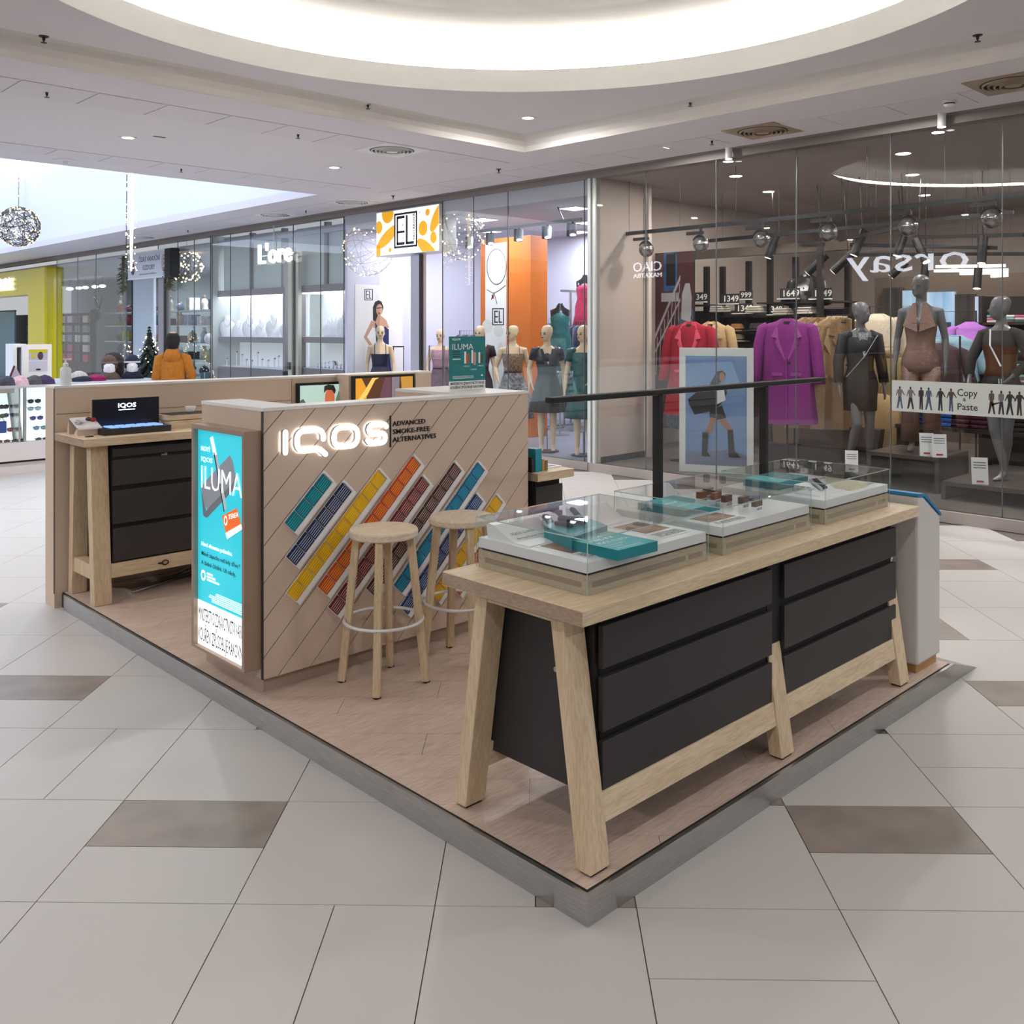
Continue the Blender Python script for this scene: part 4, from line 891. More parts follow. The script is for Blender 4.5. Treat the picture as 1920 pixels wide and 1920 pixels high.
def figure(arms=None, legs=None, yaw=0, heels=True, hair=None):
    mb = MB()
    mb.loft([(0, y, z, rx, ry, .92) for z, y, rx, ry in TORSO], 20)
    hd = MB().loft([(0, y, z, rx, ry) for z, y, rx, ry in HEAD], 18)
    hd.ell((0, -.106, 1.630), (.012, .024, .026), 8, 6).ell((0, -.095, 1.60), (.022, .012, .008), 8, 5).ell((0, -.088, 1.572), (.02, .018, .015), 8, 5)
    for s in (-1, 1): hd.ell((s*.073, .004, 1.64), (.01, .018, .028), 8, 6).ell((s*.03, -.088, 1.668), (.02, .012, .007), 8, 5)
    c, s_ = math.cos(yaw), math.sin(yaw); hd.xf(lambda p: (p.x*c-p.y*s_, p.x*s_+p.y*c, p.z)); mb.add(hd.v, hd.f)
    arms = arms or [[(-.17, 0, 1.405), (-.225, .02, 1.13), (-.235, -.04, .89)], [(.17, 0, 1.405), (.225, .02, 1.13), (.235, -.04, .89)]]
    for side, a in zip((-1, 1), arms):
        S, E, W_ = map(Vector, a)
        mb.tube([S+Vector((-side*.05, 0, .0)), S, S.lerp(E, .4), E, E.lerp(W_, .35), W_], [.05, .05, .042, .034, .035, .022], 12)
        hand(mb, W_, W_-E, side, sp=(0, -1, 0))
    legs = legs or [[(-.085, 0, .86), (-.085, -.01, .47), (-.085, .015, .085), 0], [(.085, 0, .86), (.085, -.01, .47), (.085, .015, .085), 0]]
    for side, a in zip((-1, 1), legs):
        P, K, A, an = Vector(a[0]), Vector(a[1]), Vector(a[2]), a[3]
        mb.tube([P, P.lerp(K, .45), K, K.lerp(A, .3)+Vector((0, .015, 0)), K.lerp(A, .65)+Vector((0, .008, 0)), A], [.088, .07, .05, .052, .04, .03], 14)
        f = Vector((math.sin(an), -math.cos(an), 0)); t0 = A+Vector((0, 0, -.01))
        if heels: mb.tube([A-f*.035+Vector((0, 0, -.01)), A+f*.02-Vector((0, 0, .025)), A+f*.08-Vector((0, 0, .058)), A+f*.135-Vector((0, 0, .07)), A+f*.155-Vector((0, 0, .072))], [(.024, .024), (.03, .03), (.036, .018), (.03, .012), (.014, .008)], 10, up=(0, 0, 1))
        else: mb.tube([A-f*.06-Vector((0, 0, .045)), A-Vector((0, 0, .04)), A+f*.09-Vector((0, 0, .055)), A+f*.17-Vector((0, 0, .062))], [(.03, .03), (.04, .045), (.045, .03), (.03, .02)], 10, up=(0, 0, 1))
    return mb
def finish_body(o, vox=.009):
    r = o.modifiers.new('skin', 'REMESH'); r.mode = 'VOXEL'; r.voxel_size = vox; r.use_smooth_shade = True
    s = o.modifiers.new('smooth', 'SMOOTH'); s.factor = .5; s.iterations = 4
def cloth(mb, rings, n=48, pleats=0, amp=.0, power=.95, seed=0):   # rings: (z, cy, rx, ry[, pleat amount])
    vs = []; fs = []; rr = random.Random(seed); ph = [rr.random()*6 for _ in range(4)]
    for R in rings:
        z, cy, rx, ry = R[:4]; am = R[4] if len(R) > 4 else 0
        for k in range(n):
            a = 2*math.pi*k/n; m = 1+am*(math.sin(a*pleats+ph[0])*.7+math.sin(a*(pleats//2+1)+ph[1])*.5) if pleats else 1
            vs.append((rx*math.cos(a)*m, cy+ry*math.sin(a)*m, z))
    m_ = len(rings)
    for i in range(m_-1):
        for k in range(n): fs.append((i*n+k, i*n+(k+1) % n, (i+1)*n+(k+1) % n, (i+1)*n+k))
    fs.append(tuple(range(n-1, -1, -1)))
    return mb.add(vs, fs)
def torso_rings(z0, z1, off, pl=0):
    R = [(z, y, rx+off, ry+off, pl) for z, y, rx, ry in TORSO if z0-1e-6 <= z <= z1+1e-6]
    return R
m_skin = M('mannequin_beige', 'ddc4a4', .4, amt=.03); m_gsk = M('mannequin_grey', '6f6d70', .28, spec=.6, amt=.04); m_eye = M('painted_eye', '2a1d18', .5); m_lip = M('painted_lip', '8f4038', .5)
m_base = M('stand_black', '1f2024', .25)
def mannequin(label, loc, rz, h=1.76, mat=None, arms=None, legs=None, yaw=0, face=True, base=True, cat='mannequin', group='window mannequins'):
    t = T('mannequin', label, cat, loc, rz, group); k = h/1.776; t.scale = (k, k, k)
    b = figure(arms, legs, yaw).build('body', mat or m_skin, t, world=False); finish_body(b)
    if face:
        f = MB(); g = MB()
        c, s_ = math.cos(yaw), math.sin(yaw); rt_ = lambda p: (p.x*c-p.y*s_, p.x*s_+p.y*c, p.z)
        for s in (-1, 1): f.ell((s*.031, -.097, 1.648), (.017, .012, .0085), 8, 5).ell((s*.034, -.098, 1.672), (.022, .012, .004), 8, 5)
        f.xf(rt_).build('painted_eyes', m_eye, b, world=False); g.ell((0, -.108, 1.60), (.022, .009, .008), 8, 5).xf(rt_).build('painted_lips', m_lip, b, world=False)
    if base: MB().lathe([(.0001, -.012), (.17, -.012), (.17, -.002), (.0001, -.002)], n=32).tube([(.0, .07, 0), (.0, .07, .3)], .006, 6).build('stand', m_base, t, world=False)
    return t
# ---- garments on hangers
m_hang = M('hanger_metal', '2a2a2c', .3, .5)
def coat(label, loc, rz, col, L_=1.1, W_=.46, flare=.07, lapel=True, cat='coat', nm='hanging_coat', group=None, rough=.85, thick=1.0, fur=None, col2=None, lap=None):
    t = T(nm, label, cat, loc, rz, group); mt = M('cloth_'+col, col, rough, scale=40, amt=.1, bump=.25)
    md = M('clothd_'+(col2 or col), lap or col2 or col, rough, scale=40, amt=.15)
    hw = W_/2; d = thick
    rings = [(-.02, .01, .065, .05), (-.05, .005, .12, .06), (-.075, 0, hw*.8, .075*d), (-.11, 0, hw, .09*d), (-.25, -.005, hw+.0, .11*d), (-L_*.5, -.005, hw+.01, .12*d, .02), (-L_*.75, 0, hw+flare*.5, .13*d, .035), (-L_, 0, hw+flare, .14*d, .05)]
    b = cloth(MB(), rings, 40, 9, seed=hash(label) % 97).build('coat_body', mt, t, world=False, smooth=True)
    for s in (-1, 1):
        sl = min(.62, L_*.62)
        MB().tube([(s*(hw-.05), 0, -.10), (s*(hw-.005), 0, -.13), (s*(hw+.035), -.01, -.3), (s*(hw+.075), -.03, -.12-sl*.8), (s*(hw+.085), -.04, -.12-sl)], [.05, .068*d**.5, .066*d**.5, .062*d**.5, .064*d**.5], 12).build('sleeve', mt, t, world=False, smooth=True)
    if lapel:
        for s in (-1, 1):
            y = -.098*d
            MB().prism([(s*.03, -.052, -.01), (s*.085, -.064, -.05), (s*.165, y-.012, -.22), (s*.105, y-.02, -.235), (s*.125, y-.022, -.28), (s*.012, y-.03, -.50)], (0, .012, 0)).build('lapel', md, t, world=False)
            MB().box(s*.1-.055, s*.1+.055, -.135*d, -.12*d, -L_*.52-.035, -L_*.52).build('pocket_flap', md, t, world=False)
        MB().ell((.03, -.128*d, -L_*.43), (.013, .006, .013), 10, 6).build('button', m_hang, t, world=False)
        MB().box(-.003, .003, -.14*d, -.1*d, -L_*.98, -.44).build('front_edge', md, t, world=False)
        MB().prism([(-.03, -.075*d, -.05), (.03, -.075*d, -.05), (.0, -.115*d, -.40)], (0, .02, 0)).build('lining', M('lining_dark', '27322f', .7), t, world=False)
    if fur: MB().tube([(.11*math.cos(a), .02+.08*math.sin(a), -.035+.01*math.sin(3*a)) for a in [i*math.pi/8 for i in range(16)]], .05, 8, closed=True).build('fur_collar', M('fur_'+fur, fur, .95, scale=60, amt=.35, bump=.8), t, world=False, smooth=True)
    MB().tube([(0, .01, -.02), (0, .01, .04), (.02, .01, .07), (.035, .01, .05)], .003, 6).build('hanger', m_hang, t, world=False)
    return t
# ================================================================== CLOTHES STORE (right)
m_sg = GLASS('shop_glass', 'f6f8f8', 1.5, boost=1.75)
m_nyw = M('store_wall', 'bfb2a9', .8, amt=.03); m_nyc = M('store_ceiling', 'b5aaa6', .85, amt=.02); m_nyf = M('store_floor', '6e6660', .35, scale=4, amt=.12, spec=.5)
m_wen = M('wenge', '2e2522', .5, kind='wood', scale=3); m_brz = M('store_beam', '6b5c50', .6)
YN0, YN1 = -3.2, 5.56                                    # store between these
MB().box(XS-.02, 13.2, YN0, YN1+.02, -.05, .1).box(7.4, 13.2, YN1+.02, 6.26, -.05, .1).build('floor_store', m_nyf, kind='structure')
MB().box(XS+.12, 13.2, YN0, YN1, 3.5, 3.6).box(7.4, 13.2, YN1, 6.26, 3.5, 3.6).build('ceiling_store', m_nyc, kind='structure')
MB().box(13.0, 13.2, YN0, 6.26, .1, 3.5).build('wall_store_back', m_nyw, kind='structure')
MB().box(XS+.02, 13.0, YN0, YN0+.1, .1, 3.5).build('wall_store_right', m_nyw, kind='structure')
pw_ = MB().box(XS+.02, 7.42, YN1+.002, YN1+.07, .1, 3.5).box(7.36, 7.42, YN1+.07, 6.2, .1, 3.5).box(7.42, 13.0, 6.2, 6.26, .1, 3.5).build('wall_store_left', M('partition_beige', 'c4b5aa', .7, amt=.02), kind='structure')
MB().box(XS+.03, 7.36, YN1-.012, YN1+.002, .1, .17).build('skirting', m_dark, pw_)
MB().box(7.34, 7.40, YN1-.07, YN1+.002, .1, 3.5).build('corner_post', M('post_pale', 'd9cdc4', .6), pw_)
# front plinth and glass panes
pl1 = MB().box(XS-.06, XS+.02, YN0, 5.68, 0, .1).build('trim_2', M('plinth_stone', 'a49b95', .5), kind='structure'); pl1['label'] = 'low stone plinth under the shop glass'
w1 = props(bpy.data.objects.new('window_1', None), 'tall frameless shop window of the clothes store', kind='structure'); COL.objects.link(w1); w1.location = (XS, 1, .1)
m_joint = M('glass_joint', '4d5352', .4)
ys = [5.64, 4.861, 3.92, 2.984, 2.029, 1.066, .1, -.87, -1.84]
for a, b in zip(ys, ys[1:]): MB().box(XS-.006, XS+.006, b+.003, a-.003, .1, ZC-.09).build('glass_pane', m_sg, w1)
for a in ys[1:]: MB().box(XS-.007, XS+.007, a-.004, a+.004, .1, ZC-.09).build('pane_joint', m_joint, w1)
# neighbouring posts
fp = T('frame_posts', 'pale aluminium double post between the two clothes shops', 'post', (XS, 5.65, .1))
m_alu = M('pale_aluminium', 'd5dad8', .35, .4)
MB().box(XS-.05, XS+.03, 5.655, 5.70, .1, ZC-.09).build('post', m_alu, fp); MB().box(XS-.03, XS+.05, 5.60, 5.64, .1, ZC-.09).build('post', m_alu, fp)
# banner film on the glass
bn = T('window_banner', 'grey window banner with a row of tiny posing figures and curly wording', 'banner', (XS-.012, 1.0, .945))
m_film = M('banner_film', 'b9bdb8', .5, amt=.02)
MB().box(XS-.009, XS-.0075, -1.8, 2.014, .947, 1.228).build('film', m_film, bn)
rb = random.Random(5); m_fk = M('figure_black', '1c1a1c', .6); m_fb = M('figure_denim', '3b4a60', .6); m_fr = M('figure_brown', '4a3530', .6); m_fg = M('figure_grey', '5f5f62', .6)
def tiny(y, w=1.0, kick=0):
    c = rb.choice([m_fk, m_fk, m_fb, m_fr, m_fg]); c2 = rb.choice([m_fk, m_fb, m_fk]); x = XS-.0094; z0 = .972
    def pp(nm, pts, mt): MB().prism([(x, y-u*.001*w, z0+v*.001) for u, v in pts], (.0006, 0, 0)).build(nm, mt, bn)
    l = rb.uniform(8, 26)
    pp('figure_legs', [(-14, 105), (14, 105), (l+8, 0), (l-6, 0), (2, 70), (-l+6, 2), (-l-8, 2)], c2)
    a = rb.uniform(-14, 22)
    pp('figure_top', [(-13, 100), (13, 100), (20, 150), (26+a, 120), (32+a, 126), (22, 172), (6, 178), (-6, 178), (-22, 170), (-30-a*.5, 118), (-24-a*.5, 114), (-18, 146)], c)
    pp('figure_head', [(p[0], p[1]) for p in oval(0, 190, 9, 13, 10)], m_fk)
    if kick: pp('figure_leg_raised', [(0, 90), (60, 104), (62, 94), (4, 70)], c2)
for i, px in enumerate((1688, 1708, 1728, 1742, 1764, 1784)): tiny(onX(px, 740, XS)[0])
for i, px in enumerate((1860, 1878, 1894, 1912)): tiny(onX(px, 740, XS)[0], kick=(i == 0))
for y in (.72, .55, .38, -.3, -.5): tiny(y)
for s, py, hh in (('Copy', 742, .062), ('&', 752, .03), ('Paste', 768, .058)):
    p = onX(1795 if s != '&' else 1806, py, XS); p2 = onX(1833, py, XS)
    TXT(s, m_fk, bn, (XS-.0092, p[0], p[1]), YL, UP, hh, w=(p[0]-p2[0]) if s != '&' else None, ext=.0005, bold=.01)
# advert frame leaning in the window
af = T('fashion_advert', 'white framed fashion advert with striding model on blue, standing in the shop window', 'advert', (6.85, 4.17, .1), math.atan2(-.72, .36))
# local: x along the frame, y = back
FW, FH = .81, 1.385
m_frw = M('frame_white', 'd9dad8', .5)
MB().box(-FW/2, FW/2, -.02, .02, 0, FH).build('frame', m_frw, af, world=False, bevel=.003)
m_blu = M('print_sky', '5f7fae', .5, scale=2, col2='7d93b8'); m_snow = M('print_snow', 'b4b3bf', .5, scale=3, col2='a3a3b3'); m_shd = M('print_shadow', '6d7690', .5)
x0, x1, z0, z1 = -FW/2+.07, FW/2-.07, .085, FH-.09
def afp(nm, mt, pts, d=.001): MB().prism([(x0+(x1-x0)*u, -.0202-d, z0+(z1-z0)*v) for u, v in pts], (0, .0009, 0)).build(nm, mt, af, world=False)
afp('picture_sky', m_blu, [(0, 0), (1, 0), (1, 1), (0, 1)], .0)
afp('picture_snow', m_snow, [(0, 0), (1, 0), (1, .40), (.8, .42), (.55, .50), (.3, .48), (0, .52)], .001)
afp('picture_ground', m_shd, [(0, 0), (1, 0), (1, .1), (.7, .15), (.35, .12), (0, .12)], .002)
afp('picture_cape', m_fk, [(.04, .6), (.3, .72), (.5, .75), (.66, .74), (.68, .66), (.58, .56), (.45, .5), (.15, .46), (.06, .55)], .003)
afp('picture_blouse', m_frw, [(.52, .74), (.62, .74), (.66, .6), (.52, .56)], .004)
afp('picture_shorts', m_fk, [(.40, .5), (.6, .55), (.67, .44), (.5, .41), (.4, .44)], .005)
m_psk = M('print_skin', '9a6a4a', .5)
afp('picture_leg', m_psk, [(.42, .44), (.5, .43), (.42, .3), (.33, .29)], .006); afp('picture_leg', m_psk, [(.54, .42), (.64, .43), (.78, .33), (.69, .32)], .006)
afp('picture_boot', m_fk, [(.28, .3), (.38, .3), (.36, .12), (.42, .08), (.27, .08)], .007); afp('picture_boot', m_fk, [(.69, .33), (.78, .33), (.80, .14), (.9, .08), (.71, .08)], .007)
afp('picture_hair', m_fk, [(.4, .74), (.46, .80), (.52, .86), (.6, .87), (.66, .84), (.64, .8), (.56, .75)], .006); afp('picture_face', m_psk, oval(.6, .81, .045, .045), .007)
TXT('A M I S U', m_frw, af, (0, 0, 0), (1, 0, 0), (0, 0, 1), .05, ext=.0005, w=.5)
tx = af.children[-1]; tx.location = (-.26, -.03, .62); 
for v in tx.data.vertices: v.co += root_loc(af)
# coats on stands in the window
def facing(x, y): return math.atan2(CAMY-y, CAMX-x)+math.pi/2
def at(px, X, z): p = onX(px, 600, X); return (X, p[0], z)
ztop = lambda px, py, X: onX(px, py, X)[1]
cs = coat('bright red-pink coat hanging behind the white framed advert', (7.42, onX(1295, 600, 7.42)[0], ztop(1300, 600, 7.42)), -math.pi/2+.25, 'a81630', 1.15, .5, .08, lap='e0566a')
coat('fuchsia wool coat with wide lapels hanging in the middle of the window', (7.4, onX(1476, 600, 7.4)[0], ztop(1480, 594, 7.4)), -math.pi/2+.45, '8a2c80', 1.18, .52, .06, lap='a04896')
cn = T('garment_stand', 'dark floor stand carrying the fuchsia coat', 'stand', (7.42, onX(1476, 600, 7.42)[0], .1))
MB().tube([(0, 0, 0), (0, 0, 1.72)], .012, 8).box(-.2, .2, -.2, .2, 0, .012).build('stand_pole', m_wen, cn, world=False)
cn2 = T('garment_stand', 'dark floor stand behind the red-pink coat', 'stand', (7.44, onX(1300, 600, 7.44)[0], .1))
MB().tube([(0, 0, 0), (0, 0, 1.72)], .012, 8).box(-.2, .2, -.2, .2, 0, .012).build('stand_pole', m_wen, cn2, world=False)
coat('cream coat half hidden behind the red-pink coat', (7.8, onX(1335, 600, 7.8)[0], ztop(1335, 600, 7.8)), -math.pi/2+.3, 'c9ab7c', 1.1, .44)
# rail of beige coats
for i, (px, cc, lb_) in enumerate(((1515, 'a98a66', 'tan trench coat directly right of the fuchsia coat'), (1538, '8f7253', 'brown trench coat second in the rail behind the grey mannequin'), (1560, 'b79a74', 'light tan trench coat third in the rail'), (1580, '9c7d5a', 'camel trench coat nearest the grey mannequin shoulder'))):
    X = 8.0+.05*i; coat(lb_, (X, onX(px, 600, X)[0], ztop(px, 592, X)), -math.pi/2+.7, cc, 1.3, .42, .05, thick=.5, group='trench coats on the rail')
rl = T('coat_rail', 'dark rail carrying the tan trench coats', 'rail', (8.08, onX(1550, 600, 8.08)[0], .1))
ya, yb = onX(1490, 600, 8.08)[0], onX(1600, 600, 8.08)[0]; zr = ztop(1550, 578, 8.08)
MB().tube([(8.08, ya, .1), (8.08, ya, zr), (8.08, yb, zr), (8.08, yb, .1)], .014, 8).build('rail_tube', m_wen, rl)
# dark display rack with shelves and price cards (X about 9)
XR_ = 9.1
rk = T('display_rack', 'dark wooden shelf rack with uprights in the clothes store', 'rack', (XR_, onX(1430, 600, XR_)[0], .1))
def rk_up(px, ytop, nm='upright', X=XR_): y, z = onX(px, ytop, X); MB().box(X-.03, X+.03, y-.035, y+.035, .1, z).build(nm, m_wen, rk)
for px, yt in ((1277, 487), (1325, 500), (1355, 500), (1404, 490), (1444, 480), (1492, 482), (1590, 478)): rk_up(px, yt)
rk_up(1538, 462, X=XR_-.35)
for (pa, pb, py) in ((1272, 1350, 573), (1345, 1445, 593), (1440, 1600, 568), (1340, 1445, 624), (1345, 1445, 645), (1440, 1600, 592)):
    a, z = onX(pa, py, XR_); b, _ = onX(pb, py, XR_); MB().box(XR_-.28, XR_+.12, b, a, z-.02, z).build('shelf', m_wen, rk)
a, z = onX(1277, 600, XR_); b, _ = onX(1594, 600, XR_); MB().box(XR_+.14, XR_+.17, b, a, .1, 1.95).build('back_panel', M('rack_back', '57504c', .6), rk)
a, z = onX(1277, 488, XR_); b, _ = onX(1594, 488, XR_); MB().box(XR_-.06, XR_+.06, b, a, z, z+.12).build('top_beam', m_brz, rk)
m_card = M('price_card', '3a3836', .5); m_cw = M('card_white', 'f2f0ec', .5, emit=.12)
def pricecard(s, px, py, X, lb_, hgt=.13, wid=.26):
    y, z = onX(px, py, X); t = T('price_card', lb_, 'price card', (X, y, z-hgt/2), group='price cards on the store shelves')
    MB().box(X-.004, X+.004, y-wid/2, y+wid/2, z-hgt/2, z+hgt/2).build('card', m_card, t); TXT(s, m_cw, t, (X-.0045, y+wid*.4, z-hgt*.28), YL, UP, hgt*.6, w=wid*.8, ext=.0008, bold=.015)
    MB().box(X-.08, X-.004, y-wid/2, y+wid/2, z-hgt/2-.012, z-hgt/2).build('white_foot', m_cw, t)
XC = XR_-.25
for s, px, py, lb_ in (('1349', 1311, 557, 'price card 1349 on the upper left shelf'), ('1349', 1369, 560, 'price card 1349 behind, between two uprights'), ('999', 1399, 553, 'small price card 999'), ('1349', 1395, 578, 'price card 1349 standing on the lower middle shelf'), ('349', 1456, 580, 'price card 349 above the fuchsia coat'), ('1649', 1481, 550, 'price card 1649 left of the black jacket'), ('1149', 1541, 550, 'price card right of the black jacket, crossed by an upright')):
    pricecard(s, px, py, XC if s != '999' else XC+.1, lb_, .13 if s != '999' else .11, .28 if s not in ('999', '349') else .2)
coat('black glossy leather jacket displayed between two price cards', (9.0, onX(1512, 530, 9.0)[0], ztop(1512, 512, 9.0)), -math.pi/2, '1d1a1c', .46, .40, .03, rough=.3, cat='jacket', nm='hanging_jacket')
# hats on shelves
def hat(lb_, px, py, X, c, r=.16):
    y, z = onX(px, py, X); t = T('felt_hat', lb_, 'hat', (X, y, z), group='hats on the shelf'); mt = M('hat_'+c, c, .8)
    MB().lathe([(.0001, 0), (r, -.002), (r*1.02, .006), (r*.56, .012), (r*.55, .07), (r*.42, .10), (.0001, .095)], n=24).build('hat_felt', mt, t, world=False, smooth=True); MB().lathe([(r*.57, .014), (r*.57, .035)], n=24).build('hat_band', m_dark, t, world=False)
hat('tan brimmed hat on the middle shelf', 1382, 621, XC, 'b07a44'); hat('dark grey brimmed hat right of the tan hat', 1420, 620, XC, '3d3a3a', .19)
for i, px in enumerate((1372, 1384)): hat('cream hat stacked under the tan hat, %s' % ('left' if i == 0 else 'right'), px, 640, XC, 'd8c4a0', .15)
for i, (px, py, c, s) in enumerate(((1418, 581, 'd9d0c0', 'pale folded knit right of the middle price card'), (1350, 580, 'cfc5bd', 'pale folded shirt under the upper left card'), (1470, 585, 'c9c0b4', 'pale folded scarf beside the 349 card'), (1515, 583, 'e4ddd4', 'white folded top under the black jacket'), (1570, 600, 'c8b7a0', 'beige folded knit on the right shelf'))):
    y, z = onX(px, py, XC); t = T('folded_garment', s, 'folded clothes', (XC, y, z-.04), group='folded clothes on the rack')
    for k in range(3): MB().box(XC-.1, XC+.1, y-.11+.01*k, y+.11-.008*k, z-.04+k*.03, z-.013+k*.03).build('fold', M('fold_'+c, c, .85), t, bevel=.01)
# handbags on the low shelf
lsb = T('bag_bench', 'low dark bench carrying brown handbags', 'bench', (8.2, onX(1520, 850, 8.2)[0], .1))
a, b = onX(1445, 850, 8.2)[0], onX(1640, 850, 8.2)[0]; MB().box(8.05, 8.4, b, a, .1, .32).build('bench_body', m_wen, lsb)
for i, (px, c) in enumerate(((1478, '6e543c'), (1530, '5b4432'), (1580, '4a3830'), (1622, '3a2c28'))):
    X = 8.18; y = onX(px, 830, X)[0]; t = T('tote_bag', ['wide taupe tote bag under the fuchsia coat', 'brown tote bag second along the bench', 'dark brown tote bag third along the bench', 'near black tote bag at the end of the bench'][i], 'bag', (X, y, .32), group='handbags on the bench')
    MB().prism([(-.06, -.17, 0), (-.06, .17, 0), (-.045, .2, .26), (-.045, -.2, .26)], (.12, 0, 0)).build('bag_body', M('bag'+c, c, .5), t, world=False, bevel=.01)
    for s in (-1, 1): MB().tube([(s*.04, -.08, .25), (s*.03, -.06, .42), (s*.03, .06, .42), (s*.04, .08, .25)], .007, 6).build('handle', M('bag'+c, c, .5), t, world=False)
# mannequins (grey)
m_plin = M('plinth_dark', '4a403b', .35, spec=.5)
def plinth(lb_, x0, x1, y0, y1, h):
    t = T('display_plinth', lb_, 'plinth', ((x0+x1)/2, (y0+y1)/2, .1), group='dark glossy plinths in the window')
    MB().box(x0, x1, y0, y1, .1+h-.04, .1+h).build('plinth_top', m_plin, t, bevel=.003); MB().box(x0, x1, y1-.04, y1, .1, .06+h).build('plinth_side', m_plin, t); MB().box(x0, x1, y0, y0+.04, .1, .06+h).build('plinth_side', m_plin, t); MB().box(x1-.03, x1, y0+.04, y1-.04, .1, .06+h).build('plinth_back', M('plinth_back', '7d726c', .4), t)
plinth('dark plinth under the halter suit mannequin', 7.25, 8.0, 1.9, 2.62, .35); plinth('dark plinth under the leather bustier mannequin', 7.0, 7.95, .85, 1.78, .17); plinth('low dark plinth under the black dress mannequin', 7.4, 8.1, 2.72, 3.3, .09)
g1 = mannequin('grey mannequin in short black blazer dress with chain strap', (7.72, 2.92, .19), facing(7.7, 2.87)+.3, 1.80, m_gsk, yaw=.6, face=False, base=False, legs=[[(-.085, 0, .86), (-.06, -.10, .48), (-.10, .06, .085), -.3], [(.085, 0, .86), (.09, -.03, .47), (.10, .0, .085), .3]])
m_bd = M('black_dress', '1a181a', .55, scale=30); m_bw = M('silver_print', 'b9bcc8', .5, scale=60, col2='50524c')
cloth(MB(), [(.62, 0, .17, .13, .01), (.8, 0, .178, .13)]+torso_rings(.86, 1.40, .014), 40, 7).build('dress', m_bd, g1, world=False, smooth=True)
for s, a in ((-1, [(-.17, 0, 1.405), (-.225, .02, 1.13), (-.235, -.04, .92)]), (1, [(.17, 0, 1.405), (.225, .02, 1.13), (.235, -.04, .92)])): MB().tube([(s*.1, 0, 1.42)]+a, [.06, .066, .056, .05], 14).build('sleeve', m_bd, g1, world=False, smooth=True)
MB().prism([(-.06, -.09, 1.45), (.06, -.09, 1.45), (.0, -.145, 1.18)], (0, .02, 0)).build('blouse', m_bw, g1, world=False); MB().tube([(.15, -.1, 1.42), (.0, -.15, 1.2), (-.18, -.12, .98)], .006, 6).build('chain_strap', m_devs, g1, world=False)
g2 = mannequin('tall grey mannequin in brown glitter halter suit with long necklace', (7.65, 2.24, .45), facing(7.65, 2.22)-.15, 1.80, m_gsk, yaw=-.5, face=False, base=False)
m_gl = M('brown_glitter', '5b3a30', .45, .2, scale=220, col2='a8877a')
cloth(MB(), torso_rings(.80, 1.22, .014)+[(1.29, -.018, .155, .125)], 40).build('halter_top', m_gl, g2, world=False, smooth=True)
for s in (-1, 1):
    MB().prism([(s*.155, -.115, 1.26), (s*.008, -.165, 1.20), (s*.03, -.085, 1.49), (s*.065, -.075, 1.49)], (0, .03, 0)).build('halter_strap', m_gl, g2, world=False)
    MB().tube([(s*.085, 0, .88), (s*.095, 0, .5), (s*.11, .02, .1)], [.1, .085, .09], 16).build('trouser_leg', m_gl, g2, world=False, smooth=True)
nk = MB()
for k in range(3): nk.tube([(-.05, -.055, 1.47), (-.03, -.11-.005*k, 1.36-.03*k), (0, -.13-.004*k, 1.30-.04*k), (.03, -.11-.005*k, 1.36-.03*k), (.05, -.055, 1.47)], .0035, 5)
nk.build('necklace', m_devs, g2, world=False)
g3 = mannequin('grey mannequin in dark sweater with brown leather bustier and white cord', (7.5, 1.42, .27), facing(7.5, 1.4)-.5, 1.74, m_gsk, yaw=-.7, face=False, base=False, arms=[[(-.17, 0, 1.405), (-.27, -.05, 1.16), (-.2, -.2, .98)], [(.17, 0, 1.405), (.27, .03, 1.16), (.15, -.08, 1.0)]], legs=[[(-.085, 0, .86), (-.02, -.08, .48), (.05, -.02, .085), -.2], [(.085, 0, .86), (.06, .0, .47), (.0, .05, .085), .2]])
m_swt = M('dark_sweater', '35302f', .8, scale=50); m_lea = M('brown_leather', '5f3512', .3, scale=12)
cloth(MB(), torso_rings(1.22, 1.44, .016), 32).build('sweater', m_swt, g3, world=False, smooth=True); cloth(MB(), torso_rings(1.0, 1.29, .02), 32).build('bustier', m_lea, g3, world=False, smooth=True)
cloth(MB(), [(.66, 0, .165, .13, .01)]+torso_rings(.80, 1.0, .016), 32, 5).build('skirt', m_bd, g3, world=False, smooth=True)
for s, a in ((-1, [(-.17, 0, 1.405), (-.27, -.05, 1.16), (-.215, -.18, 1.0)]), (1, [(.17, 0, 1.405), (.27, .03, 1.16), (.165, -.07, 1.02)])): MB().tube([(s*.1, 0, 1.42)]+a, [.058, .062, .05, .04], 12).build('sleeve', m_swt, g3, world=False, smooth=True)
MB().tube([(.05, -.13, .98), (.07, -.15, .8), (.05, -.15, .62), (.09, -.14, .8), (.08, -.14, .98)], .006, 6).build('white_cord', m_devs, g3, world=False); MB().tube([(-.06, -.08, 1.45), (-.03, -.14, 1.3), (.08, -.15, 1.1)], .008, 6).build('bead_chain', m_tray, g3, world=False)
